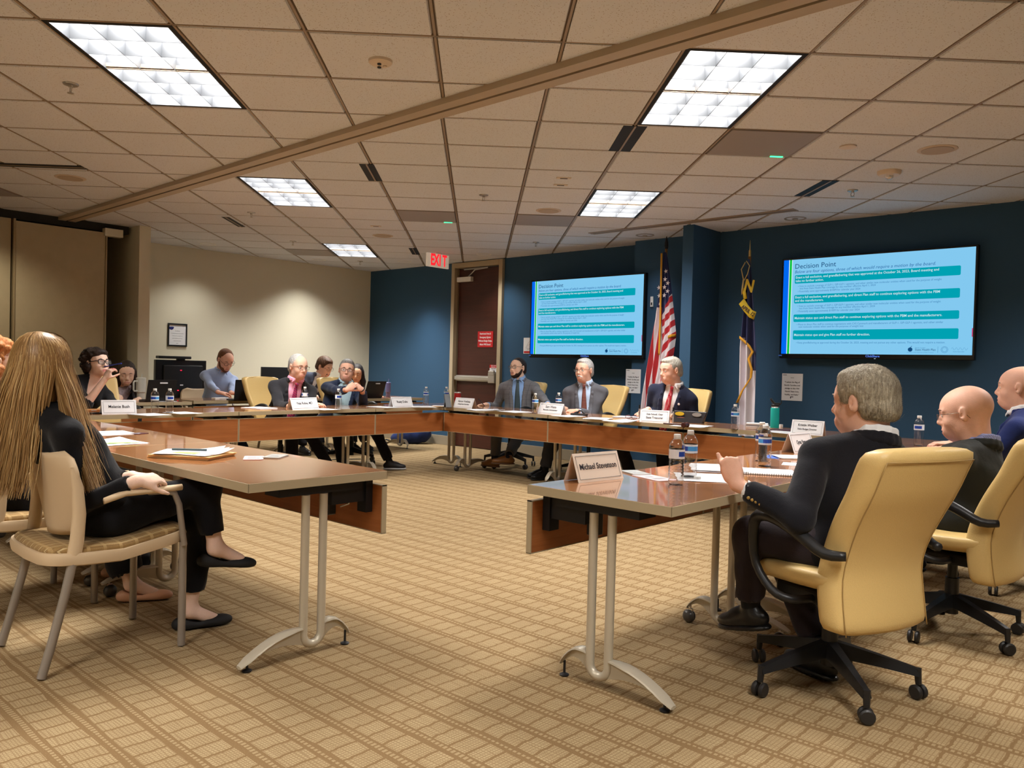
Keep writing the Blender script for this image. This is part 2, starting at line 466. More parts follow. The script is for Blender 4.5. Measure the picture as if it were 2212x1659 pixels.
struct(MB().box(XL, 2.1, 2.66, XP - .05, 3.9, HC + .02).build('trim_partition_header', mat('header_dark', (.02, .018, .014), .8)))

# door
dr = bpy.data.objects.new('door_1', None); COL.objects.link(dr); dr.location = (-8.325, YF, 0); struct(dr)
MB().box(-.525, -.05, 0, -.455, .15, 2.74).box(.455, -.05, 0, .525, .15, 2.74).box(-.455, -.05, 2.665, .455, .15, 2.74).build('door_frame', M_frame, dr, bevel=.004)
MB().box(-.455, .02, 0, -.43, .12, 2.665).box(.43, .02, 0, .455, .12, 2.665).build('door_stop', mat('stop', s2l(120, 105, 85), .4, metal=.4), dr)
lf = MB().box(-.44, .03, .01, .44, .075, 2.65).build('door_leaf', M_doorw, dr, bevel=.003)
MB().box(-.43, -.03, 1.00, .30, .01, 1.055).box(-.43, .0, .985, .33, .035, 1.07).build('push_bar', M_steel, dr, bevel=.006)
MB().box(.29, -.05, .97, .42, .035, 1.12).box(.30, -.055, 1.08, .41, -.02, 1.15).build('latch_case', M_steel, dr, bevel=.008)
MB().box(-.43, -.03, 2.46, -.13, .03, 2.53).build('door_closer', M_white, dr, bevel=.006)
MB().tube([(-.2, -.01, 2.53), (-.05, -.03, 2.62)], .008, 6).tube([(-.05, -.03, 2.62), (.18, 0, 2.64)], .008, 6).tube([(-.30, 0, 2.64), (.2, 0, 2.645)], .012, 6).build('closer_arm', M_steel, dr)
M_red = mat('sign_red', s2l(196, 30, 34), .5)
sg = MB().box(-.004, .022, 1.49, .305, .029, 1.72).build('warning_sign', M_red, dr)
for k, tx in enumerate(['Restricted Area &', 'Emergency Egress', 'Without Badge Swipe,', 'Alarm Will Sound']):
    text('lettering', tx, .036, (.15, .021, 1.685 - k * .052), (PI / 2, 0, 0), mat('sign_white', (.8, .8, .8), .6), dr, off=.0008, sx=.85)
MB().box(.255, .022, 1.13, .41, .029, 1.19).m(1).box(.255, .022, 1.19, .41, .029, 1.235).build('small_notice', [M_paper, M_red], dr)
for k, tx in enumerate(['KEEP CLOSED', 'EMERGENCY', 'ALARM WILL', 'SOUND']):
    text('lettering', tx, .018, (.333, .021, 1.224 - k * .022), (PI / 2, 0, 0), mat('sign_white', (.8, .8, .8)) if k < 2 else M_ink, dr, sx=.9)

# ---------------------------------------------------------------- ceiling fixtures
M_fin = mat('louvre_metal', (.035, .0375, .042), .5)
M_gap = mat('fixture_gap', (.006, .006, .006), .8)
def troffer_proto(col, label, first):
    t = thing('ceiling_light', label, 'light', (0, 0, HC), PI / 4, 'recessed ceiling lights')
    w_, l_ = TT / 2 - .006, TT - .006
    a, b = w_ - .020, l_ - .016
    MB().box(-w_, -l_, 0.0, -a, l_, .03).box(a, -l_, 0.0, w_, l_, .03).box(-a, -l_, 0.0, a, -b, .03).box(-a, b, 0.0, a, l_, .03).build('shadow_gap', M_gap, t)
    MB().box(-a, -b, .0, -a + .006, b, .11).box(a - .006, -b, .0, a, b, .11).box(-a, -b, .0, a, -b + .006, .11).box(-a, b - .006, .0, a, b, .11).build('housing', M_fin, t)
    MB().add([(-a, -b, .10), (a, -b, .10), (a, b, .10), (-a, b, .10)], [(0, 3, 2, 1)]).build('lamp_panel', emis('lamp_' + label[:12], col, TROFFER_E), t, fixn=False)
    f = MB()
    for k in (1, 2):
        x = -a + 2 * a * k / 3; f.hexa([(x - .0015, -b, .003), (x + .0015, -b, .003), (x + .0015, b, .003), (x - .0015, b, .003), (x - .006, -b, .085), (x + .006, -b, .085), (x + .006, b, .085), (x - .006, b, .085)])
    for k in range(1, 6):
        y = -b + 2 * b * k / 6; f.hexa([(-a, y - .0015, .003), (a, y - .0015, .003), (a, y + .0015, .003), (-a, y + .0015, .003), (-a, y - .010, .085), (a, y - .010, .085), (a, y + .010, .085), (-a, y + .010, .085)])
    f.build('louvre', M_fin, t)
    return t
COOL = (1.0, .97, .93)
def cellc(side, i, j, di=.5, dj=.5):
    O = OL if side == 'L' else OR
    return g2w(O[0] + (i + di) * TT, O[1] + (j + dj) * TT)
spec = [('L', -1, 0, 'large bright ceiling light panel at upper left, nearest to the camera side of the track'), ('R', -1, 0, 'large bright ceiling light panel beside the grey ceiling microphone, just beyond the track'),
        ('R', -6, 5, 'mid-distance ceiling light panel above the cream wall side, left of the dark air slot'), ('R', -1, 5, 'mid-distance ceiling light panel above the left screen'),
        ('R', -6, 11, 'small distant ceiling light panel next to the exit sign'), ('L', -1, -6, 'ceiling light panel behind the photographer'),
        ('L', 4, -6, 'ceiling light panel behind and right of the photographer'), ('L', -6, -6, 'ceiling light panel behind and left of the photographer'), ('R', 4, 0, 'ceiling light panel over the chairs outside the right edge')]
tp = troffer_proto(COOL, spec[0][3], 1)
for k, (sd, i, j, lb) in enumerate(spec):
    x, y = cellc(sd, i, j, .5, 1.0)
    if k == 0: tp.location = (x, y, HC)
    else: dup(tp, (x, y, HC), None, lb)

# ceiling microphones
M_mic = mat('mic_grille', s2l(150, 142, 138), .6, noise=.1, nscale=300)
for sd, i, j, lb, led in [('R', 0, 2, 'grey square ceiling microphone panel with green light, beside the nearer right light', 1), ('R', -4, 7, 'grey ceiling microphone panel with green light above the door side', 1),
                          ('R', -2, 7, 'plain grey ceiling panel left of the light over the left screen', 0), ('R', -7, 12, 'faint grey ceiling panel beside the farthest light', 0), ('L', -6, 6, 'dark grey ceiling panel at the left edge above the partition', 0)]:
    x, y = cellc(sd, i, j); t = thing('ceiling_microphone', lb, 'microphone', (x, y, HC), PI / 4, 'grey ceiling panels')
    MB().box(-.29, -.29, -.004, .29, .29, .03).build('grille_panel', M_mic, t, bevel=.003)
    if led: MB().box(.16, .262, -.010, .25, .275, -.003).build('status_light', emis('led_green', (.05, 1, .3), 2.0), t)
# air slots
M_slot = mat('slot_black', (.004, .004, .004), .7)
def slot(x0, y0, x1, y1, side, lb, n=2):
    O = OL if side == 'L' else OR
    cx, cy = g2w(O[0] + (x0 + x1) / 2 * TT, O[1] + (y0 + y1) / 2 * TT); hw, hl = (x1 - x0) / 2 * TT, (y1 - y0) / 2 * TT
    t = thing('air_slot', lb, 'vent', (cx, cy, HC), PI / 4, 'linear air slots')
    MB().box(-hw, -hl, -.0015, hw, hl, .012).build('slot_opening', M_slot, t)
    if n == 2: MB().box(-.006, -hl, -.006, .006, hl, .0).build('divider_bar', M_tee, t)
    if n == 3: MB().box(-hw, -.006, -.006, hw, .006, .0).build('divider_bar', M_tee, t)
slot(-1.12, 2.03, -.87, 3.0, 'R', 'wide black ceiling air slot at the end of the nearer right light')
slot(-4.15, 4.04, -3.96, 4.96, 'R', 'black ceiling air slot right of the left middle light')
slot(-7.2, 8.2, -7.06, 9.2, 'R', 'narrow black ceiling air slot near the cream wall')
slot(-4.15, 11.25, -3.98, 12.25, 'R', 'small black ceiling air slot beside the exit sign')
slot(1.85, 4.0, 2.07, 4.95, 'R', 'black ceiling air slot above the right screen')
slot(-4.4, 4.70, -2.97, 4.90, 'L', 'long black ceiling air slot at the left edge', 3)
slot(-.54, 8.58, -.50, 8.6, 'R', 'tiny ceiling slot', 0) if False else None
p0, p1 = pz(1276, 504, HC), pz(1721, 453, HC)
sc_ = thing('projection_screen_slot', 'long shallow metal screen slot in the ceiling before the pillar', 'screen housing', ((p0[0] + p1[0]) / 2, 7.295, HC))
hl = (p1[0] - p0[0]) / 2
MB().box(-hl, -.06, -.006, hl, .06, .002).build('slot_plate', M_tee, sc_, bevel=.002)
MB().box(-hl, -.008, -.008, hl, .008, -.004).build('slot_gap', mat('slot_grey', s2l(110, 100, 92), .6), sc_)
# round speakers, sprinklers, detectors
def disc(name, lb, cat, px, py, r, m, grp, h=.006):
    p = pz(px, py, HC); t = thing(name, lb, cat, (p[0], p[1], HC), 0, grp)
    MB().lathe([(r, .002), (r, -h * .4), (r * .93, -h), (.001, -h)], n=24).build('rim', M_white if m is None else m, t, smooth='auto')
    return t
for a, lb in (((2025, 323), 'round ceiling speaker at upper right, above the bald men'), ((1185, 455), 'round ceiling speaker just left of the light over the left screen'), ((827, 509), 'round ceiling speaker between the two left far lights'), ((152, 384), 'round ceiling speaker at the far left above the partition')):
    t = disc('ceiling_speaker', lb, 'speaker', *a, .125, mat('speaker_rim', s2l(200, 184, 166), .6), 'round ceiling speakers')
    MB().lathe([(.10, -.0062), (.10, -.009), (.001, -.009)], n=24).build('grille', mat('speaker_grille', s2l(176, 160, 142), .7), t)
for a, lb in (((153, 181), 'ceiling sprinkler head left of the nearest light'), ((1045, 421), 'ceiling sprinkler head above the middle of the door side'), ((543, 459), 'ceiling sprinkler head beside the left middle light'), ((633, 521), 'ceiling sprinkler head left of the farthest light'),
              ((778, 564), 'ceiling sprinkler head below the farthest light'), ((1842, 411), 'ceiling sprinkler head right of the right air slot'), ((1158, 523), 'ceiling sprinkler head above the left screen')):
    t = disc('sprinkler_head', lb, 'sprinkler', *a, .042, M_steel, 'ceiling sprinkler heads', .008)
    MB().tube([(0, 0, -.005), (0, 0, -.022)], .012, 8).tube([(-.012, 0, -.02), (-.014, 0, -.04), (0, 0, -.052)], .003, 5).tube([(.012, 0, -.02), (.014, 0, -.04), (0, 0, -.052)], .003, 5).lathe([(.018, -.052), (.018, -.055), (.001, -.055)], n=10).build('deflector', M_steel, t, smooth='auto')
M_det = mat('detector_plastic', s2l(214, 200, 184), .5)
p = pz(1921, 370, HC); t = thing('smoke_detector', 'domed ceiling detector with clear strobe above the right screen', 'detector', (p[0], p[1], HC))
MB().lathe([(.085, .002), (.083, -.02), (.072, -.032), (.001, -.034)], n=24).build('dome', M_det, t, smooth='auto')
MB().lathe([(.03, -.032), (.028, -.05), (.016, -.062), (.001, -.064)], n=16).build('strobe_lens', mat('clear_lens', (.8, .8, .8), .15, metal=.5), t, smooth='auto')
p = pz(822, 131, HC); t = thing('occupancy_sensor', 'beige round ceiling sensor with two black eyes near the track', 'sensor', (p[0], p[1], HC))
MB().lathe([(.062, .002), (.06, -.012), (.045, -.022), (.001, -.025)], n=24).build('dome', M_det, t, smooth='auto')
for dx, dy in ((-.022, .01), (.014, -.018), (.012, .02)): MB().lathe([(.011, -.024), (.010, -.03), (.001, -.031)], (dx, dy, 0), 10).build('sensor_eye', M_black if dy < .015 else M_det, t)
p = pz(1832, 316, HC); t = thing('motion_sensor', 'small pale ceiling sensor left of the round speaker', 'sensor', (p[0], p[1], HC))
MB().lathe([(.055, .002), (.055, -.008), (.03, -.014), (.001, -.016)], n=20).build('dome', M_det, t, smooth='auto')
for a, lb in (((1218, 384), 'upper of two small ceiling plates left of the wide air slot'), ((1211, 399), 'lower of two small ceiling plates left of the wide air slot'), ((812, 488), 'small ceiling plate by the far round speaker')):
    p = pz(*a, HC); t = thing('ceiling_plate', lb, 'plate', (p[0], p[1], HC), PI / 4, 'small ceiling plates')
    MB().box(-.06, -.022, -.006, .06, .022, .002).build('plate_face', M_det, t, bevel=.002)
    MB().box(-.03, -.008, -.008, .03, .008, -.005).build('plate_window', M_gap, t)
# recessed downlights
names = ['lit round downlight near the cream wall, left one', 'lit round downlight near the cream wall, right one', 'lit round downlight in front of the door', 'unlit dark round downlight left of the pillar', 'unlit dark round downlight above the left edge of the right screen']
for k, (x, y, pw, c, lit) in enumerate(DOWN):
    lb = names[k] if k < 5 else ('round downlight by the folding partition' if k == 5 else 'round downlight outside the frame, number ' + str(k - 5))
    if k > 5: lb = ['round downlight above the photographer side, right', 'round downlight above the photographer', 'round downlight above the blonde woman side', 'round downlight over the right hand chairs', 'slim lit downlight between the exit sign and the cream wall'][k - 6]
    t = thing('downlight', lb, 'light', (x, y, HC), 0, 'round recessed downlights')
    MB().lathe([(.105, .003), (.105, -.004), (.09, -.005), (.082, .003), (.08, .03)], n=24).build('trim_ring', M_white if lit else mat('ring_dim', s2l(150, 142, 132), .4), t, smooth='auto')
    if lit: MB().add([(.082 * math.cos(q), .082 * math.sin(q), .001) for q in np.linspace(0, 2 * PI, 20, False)], [tuple(range(20))[::-1]]).build('lamp_disc', emis('down_lit', (1, .95, .82), 1.6), t, fixn=False)
    else:
        MB().lathe([(.082, .001), (.05, .0015), (.001, .002)], n=20).build('lamp_disc', mat('reflector_dim', (.10, .10, .11), .25, metal=.8), t)
        MB().lathe([(.03, -.006), (.025, -.012), (.001, -.014)], n=14).build('lamp_bulb', mat('bulb', (.35, .33, .3), .3), t, smooth='auto')
# exit sign on the ceiling, parallel to the left wall
ex = thing('exit_sign', 'red lettered exit sign hanging from the ceiling by the door', 'sign', (-8.23, 7.39, 0))
MB().box(-.03, -.20, 2.55, .0, .20, 2.735).build('sign_case', mat('exit_case', s2l(236, 222, 192), .5, emit=(1, .86, .70), es=.16), ex, bevel=.004)
MB().box(-.05, -.06, 2.735, .02, .06, 2.755).build('canopy', M_white, ex)
for k, ch in enumerate('EXIT'):
    text('lettering', ch, .215, (.003, -.108 + k * .072 + (.008 if k == 3 else 0) - (.006 if k == 2 else 0), 2.643), (PI / 2, 0, PI / 2), emis('exit_red', (1, .02, .03), .85), ex, off=.007, sx=.60, ext=.001)
# ---------------------------------------------------------------- tables
ZT, TL, TD = .737, 1.54, .66
def conf_table(label, loc, rotz, L=TL, group='conference tables of the ring', casters=(0, 1), near=False, insets=(.13, .13), pext=0.0):
    """length along local x, inner side (modesty panel) at +y"""
    t = thing('conference_table', label, 'table', loc, rotz, group)
    h = L / 2 - .002
    MB().box(-h + .003, -TD / 2 + .003, ZT - .033, h - .003, TD / 2 - .003, ZT).build('table_top', M_top, t)
    e = MB(); z0, z1 = ZT - .036, ZT - .0006
    e.box(-h, -TD / 2, z0, h, -TD / 2 + .003, z1).box(-h, TD / 2 - .003, z0, h, TD / 2, z1).box(-h, -TD / 2, z0, -h + .003, TD / 2, z1).box(h - .003, -TD / 2, z0, h, TD / 2, z1)
    e.build('edge_band', M_edge, t, bevel=.001 if near else 0)
    h2 = h + pext if pext > 0 else h; h1 = h + (pext if pext < 0 else 0)
    p = MB().box(-h1 + .006, TD / 2 - .022, .465, h2 - .006, TD / 2 - .002, .672).build('modesty_panel', M_skirt, t)
    MB().box(-h1, TD / 2 - .024, .463, -h1 + .006, TD / 2, .674).box(h2 - .006, TD / 2 - .024, .463, h2, TD / 2, .674).box(-h1, TD / 2 - .024, .670, h2, TD / 2, .674).box(-h1, TD / 2 - .024, .461, h2, TD / 2, .465).build('panel_edge', M_edge, p)
    # understructure
    u = MB()
    for sx in (-1, 1):
        x = sx * (h - max(.10, insets[0 if sx < 0 else 1]))
        u.box(x - .055, -.17, ZT - .075, x + .055, .22, ZT - .036).box(x - .02, .10, .60, x + .02, .30, ZT - .045).box(x - .03, .27, .55, x + .03, .306, .69)
    u.box(-h + .2, -.05, ZT - .062, h - .2, -.02, ZT - .036)
    u.build('under_frame', M_dark, t)
    for sx, cs in ((-1, casters[0]), (1, casters[1])):
        x = sx * (h - insets[0 if sx < 0 else 1])
        g = MB()
        arc = [(x, -.0425, .66), (x, -.0425, .085)] + [(x, -.0425 + .0425 * (1 - math.cos(a)), .085 - .0425 * math.sin(a)) for a in np.linspace(.3, PI - .3, 8)] + [(x, .0425, .085), (x, .0425, .66)]
        lg = g.tube(arc, .0172, 14).build('leg', M_leg, t, smooth='auto')
        f = MB()
        for (ya, yb, za, zb, hump) in ((-.045, -.325, .115, .072 if cs else .024, .020), (.045, .180, .118, .074 if cs else .050, .034)):
            n = 9; top = []; bot = []
            for k in range(n):
                q = k / (n - 1); y = ya + (yb - ya) * q; z = za + (zb - za) * q ** 1.25 + hump * math.sin(PI * q)
                wd = (.012 + .013 * min(1, q * 4)) * (1.18 if ya < 0 else 1) - (.012 * max(0, q - .88) / .12)
                top.append((y, z, wd))
            P = [[(x - w_, y, z - .003), (x - w_ * .9, y, z + .003), (x, y, z + .006), (x + w_ * .9, y, z + .003), (x + w_, y, z - .003), (x, y, z - .007)] for y, z, w_ in top]
            f.grid(P, True); f.f.append(tuple(range(len(f.v) - 6, len(f.v)))); f.mi.append(0)
            # web below the blade
            wv = []
            for k in range(n):
                q = k / (n - 1); y, z, _ = top[k]; d = .065 * (1 - q) ** 1.1 + .004
                wv += [(x - .005, y, z), (x + .005, y, z), (x + .005, y, z - d), (x - .005, y, z - d)]
            f.add(wv, [(4 * k + j, 4 * k + (j + 1) % 4, 4 * k + 4 + (j + 1) % 4, 4 * k + 4 + j) for k in range(n - 1) for j in range(4)])
        f.build('foot', M_leg, lg, smooth='auto')
        for y in (-.29, .165):
            if cs:
                c = MB().tube([(x, y, .082), (x, y, .060)], .005, 8).box(x - .005, y - .012, .052, x + .005, y + .014, .068)
                c.m(1)
                R_ = .0315
                for s2 in (-1, 1):
                    pr2 = [(.001, .001)] + [(R_ * math.cos(a_), .001 + .026 * math.sin(a_)) for a_ in np.linspace(0, PI / 2 * .92, 6)] + [(.001, .026)]
                    if s2 < 0: pr2 = [(r_, -z_) for r_, z_ in reversed(pr2)]
                    c.lathe(pr2, (x + s2 * .0015, y + .006, R_), 18, 'x')
                c.build('caster', [M_chrome, mat('caster_grey', (.09, .085, .08), .3, metal=.3)], lg, smooth='auto')
            else:
                MB().tube([(x, y, .032 if y < 0 else .06), (x, y, .012)], .005, 8).lathe([(.001, 0), (.017, 0), (.019, .006), (.006, .013)], (x, y, 0), 14).build('glide', M_black, lg, smooth='auto')
    return t
# ring of tables: local +y is the inner side
FLY, BLX, BRY, FRX = 1.87, -7.03, 6.48, -1.765
conf_table('front left table with manila folders, nearest to the seated blonde woman', (-2.745 - TL / 2, FLY, 0), 0, near=True, casters=(1, 0), insets=(.13, .055))
tb = conf_table('second table of the left front row, with loose papers by the blonde hair', (-2.745 - 1.5 * TL, FLY, 0), 0, near=True)
(lambda *a: None)(tb, (-2.745 - 1.5 * TL, FLY, 0), 0, 'second table of the left front row, with loose papers by the blonde hair')
conf_table('far left end table of the left front row, hidden behind the blonde hair', (-6.265, FLY, 0), 0, L=.86)
for k, lb in enumerate(['back left table with the placard of the curly haired woman', 'back left table where the pink shirted man sits', 'corner table by the red tumbler']):
    dup(tb, (BLX, 2.10 + TL * (k + .5) + .01, 0), -PI / 2, lb)
conf_table('back table of the man in plaid jacket, left end', (-6.69 + TL * .5, BRY, 0), PI, insets=(.13, .06))
dup(tb, (-6.69 + TL * 1.5, BRY, 0), PI, 'back table under the state treasurer placard')
conf_table('back table with the teal bottle and right hand placard', (-6.69 + TL * 2 + .755, BRY, 0), PI, L=1.505)
conf_table('front right table with the nearest placard and two water bottles', (FRX, 2.385 + .5825, 0), PI / 2, L=1.165, near=True, insets=(.06, .14), pext=.21)
conf_table('second right table with spiral notebook beyond the grey haired man', (FRX, 3.55 + .77, 0), PI / 2, near=True, pext=-.21)
dup(tb, (FRX, 3.55 + TL * 1.5, 0), PI / 2, 'third right table in front of the bald men')
# second row along the cream wall
for k, (y0, lb) in enumerate([(2.52, 'rear table in the second row with the white handled tumbler'), (4.16, 'rear table in the second row with the bearded man'), (6.0, 'rear table in the second row with the purple tumbler')]):
    dup(tb, (-8.98 if k else -8.80, y0 + TL / 2 - (.0 if k else 0), 0), -PI / 2, lb, 'staff tables along the cream wall')

# ---------------------------------------------------------------- chairs
def office_chair(label, loc, rotz, group='cream leather swivel chairs', spin=0.0):
    """heading local +y, origin on the floor at the column"""
    t = thing('office_chair', label, 'chair', loc, rotz, group)
    # seat
    P = []
    for j in range(9):
        v = j / 8; y = -.23 + .50 * v; row = []
        for i in range(15):
            a = 2 * PI * i / 15; wx = .25 * (1 - .10 * abs(v - .45)); hz = .042
            cx = math.copysign(abs(math.cos(a)) ** .45, math.cos(a)) * wx; cz = math.copysign(abs(math.sin(a)) ** .6, math.sin(a)) * hz
            row.append((cx, y, .44 + cz + (.028 * (abs(cx) / .25) ** 3) + (.02 * (1 - v) ** 3) - .03 * max(0, v - .8) / .2))
        P.append(row)
    s = MB().grid(P, True); n = len(s.v); s.f += [tuple(range(15))[::-1], tuple(range(n - 15, n))]; s.mi += [0, 0]
    s.build('seat', M_leather, t, smooth=True, bevel=0, sub=1)
    # back: a padded shell, gently curved, wider than deep
    def bk(z):  # centre y and half width along height q 0..1
        y = -.235 + .030 * math.sin(PI * min(1, z / .75)) - .27 * max(0, z - .32) ** 1.25
        hw = .238 + .012 * z - .014 * math.exp(-((z - .42) / .16) ** 2)
        return y, hw
    P = []
    nz = 16
    for j in range(nz + 1):
        q = j / nz; y, hw = bk(q); z = .285 + .685 * q
        row = []
        th = .047 * (1 if 0 < j < nz else .75)
        prof = [(-1, 0), (-.985, .8), (-.93, 1.0), (-.80, .88), (-.4, .62), (0, .55), (.4, .62), (.80, .88), (.93, 1.0), (.985, .8), (1, 0), (.97, -.72), (.90, -.95), (.80, -1.0), (.4, -1.08), (0, -1.12), (-.4, -1.08), (-.80, -1.0), (-.90, -.95), (-.97, -.72)]
        for u, v in prof: row.append((u * hw * (1 if 0 < j < nz else .97), y + v * th + .03 * u * u, z))
        P.append(row)
    b = MB().grid(P, True); n = len(b.v); b.f += [tuple(range(20))[::-1], tuple(range(n - 20, n))]; b.mi += [0, 0]
    bo = b.build('backrest', M_leather, t, smooth=True, sub=1)
    # piping seams on the rear face
    sm = MB()
    for u in (-.86, .86):
        sm.tube([(u * bk(q)[1], bk(q)[0] - .0475 + .03 * u * u, .285 + .685 * q) for q in np.linspace(.02, .93, 14)], .0022, 5)
    y, hw = bk(.93); sm.tube([(u * hw, bk(.93)[0] - .049 * (1 + .06 * (1 - abs(u))) + .03 * u * u, .285 + .685 * .93) for u in np.linspace(-.86, .86, 9)], .0022, 5)
    sm.build('seam', mat('leather_seam', s2l(170, 138, 84), .5), bo, smooth=True)
    # loop arms
    for sx in (-1, 1):
        x = sx * .285
        pts = [(x * .82, -.27, .585), (x * .95, -.21, .585), (x, -.13, .625), (x * 1.02, -.03, .665), (x * 1.02, .05, .675), (x * 1.02, .105, .655), (x * 1.02, .12, .59), (x, .105, .48), (x * .97, .03, .40), (x * .85, -.03, .375), (x * .5, -.04, .37)]
        pp = []
        for k in range(len(pts) - 1):
            p0, p1, p2, p3 = [np.array(pts[min(max(k + d, 0), len(pts) - 1)]) for d in (-1, 0, 1, 2)]
            for q in (0, .33, .66):
                pp.append(.5 * ((2 * p1) + (-p0 + p2) * q + (2 * p0 - 5 * p1 + 4 * p2 - p3) * q * q + (-p0 + 3 * p1 - 3 * p2 + p3) * q ** 3))
        pp.append(np.array(pts[-1]))
        k = len(pp); rr = [.016 + .009 * math.sin(PI * min(1, i / k * 1.5)) for i in range(k)]
        MB().tube(pp, rr, 10, sq=1.0, up=(1, 0, 0)).build('armrest', M_black, t, smooth=True)
    MB().box(-.13, -.14, .345, .13, .16, .395).box(-.05, -.24, .36, .05, -.10, .385).build('tilt_mechanism', M_dark, t, bevel=.01)
    MB().tube([(0, 0, .35), (0, 0, .20)], .022, 12).tube([(0, 0, .26), (0, 0, .09)], .031, 12).build('gas_column', M_black, t, smooth='auto')
    for k in range(5):
        a = spin + 2 * PI * k / 5; c, s_ = math.cos(a), math.sin(a)
        P = []
        for q in np.linspace(0, 1, 6):
            r = .02 + .295 * q; z = .155 - .045 * q - .01 * q * q; w_ = .030 - .013 * q; h_ = .034 - .018 * q
            P.append([(r * c - s_ * u * w_, r * s_ + c * u * w_, z + v * h_) for u, v in ((-1, -.8), (-.6, .9), (.6, .9), (1, -.8))])
        ar = MB().grid(P, True); ar.f.append(tuple(range(len(ar.v) - 4, len(ar.v)))); ar.mi.append(0)
        ar.tube([(.31 * c, .31 * s_, .115), (.315 * c, .315 * s_, .055)], [.014, .011], 8)
        lo = ar.build('base_leg', M_black, t, smooth='auto')
        cs = MB(); b2 = a + .9 + k
        for sd in (-1, 1):
            cs.lathe([(.001, -.009), (.022, -.009), (.0275, -.004), (.0275, .004), (.022, .009), (.001, .009)], (0, 0, 0), 16, 'x')
            M2 = Matrix.Translation((.315 * c, .315 * s_, .0275)) @ Matrix.Rotation(b2, 4, 'Z') @ Matrix.Translation((sd * .015, 0, 0))
            n0 = len(cs.v) - 96
            for i in range(n0, len(cs.v)): cs.v[i] = tuple(M2 @ Vector(cs.v[i]))
        cs.build('caster', mat('caster_black', (.02, .018, .017), .45), lo, smooth='auto')
    return t
oc = office_chair('nearest cream leather chair at right, seen from behind, with black loop arms', (-1.15, 3.10, 0), math.radians(158 - 90), spin=math.radians(170 - 68))
for lb, x, y, a in [('second cream leather chair at right, under the bald man in glasses', -1.0, 4.22, 82), ('third cream leather chair cut by the right edge', -.96, 5.42, 88)]:
    dup(oc, (x, y, 0), math.radians(a), lb)
for lb, px, a in [('empty looking cream chair left of the pink shirted man', 584, -80), ('cream chair behind the man with clasped hands', 736, -84), ('cream chair behind the curly haired woman with pen', 205, -90)]:
    q_ = ps(px, 850, -8.2); dup(oc, (-7.93, q_[1] - .02, 0), math.radians(a), lb).scale = (1, 1, 1.06)
for lb, px, a in [('cream chair of the man in grey plaid jacket', 1138, 176), ('cream chair behind the man with white moustache', 1308, 174), ('cream chair behind the man with red dotted tie', 1484, 180)]:
    q_ = pt(px, 850, 7.42 if px < 1400 else 7.28); dup(oc, (q_[0], 7.13 if px < 1400 else 6.99, 0), math.radians(a), lb).scale = (1, 1, 1.07)

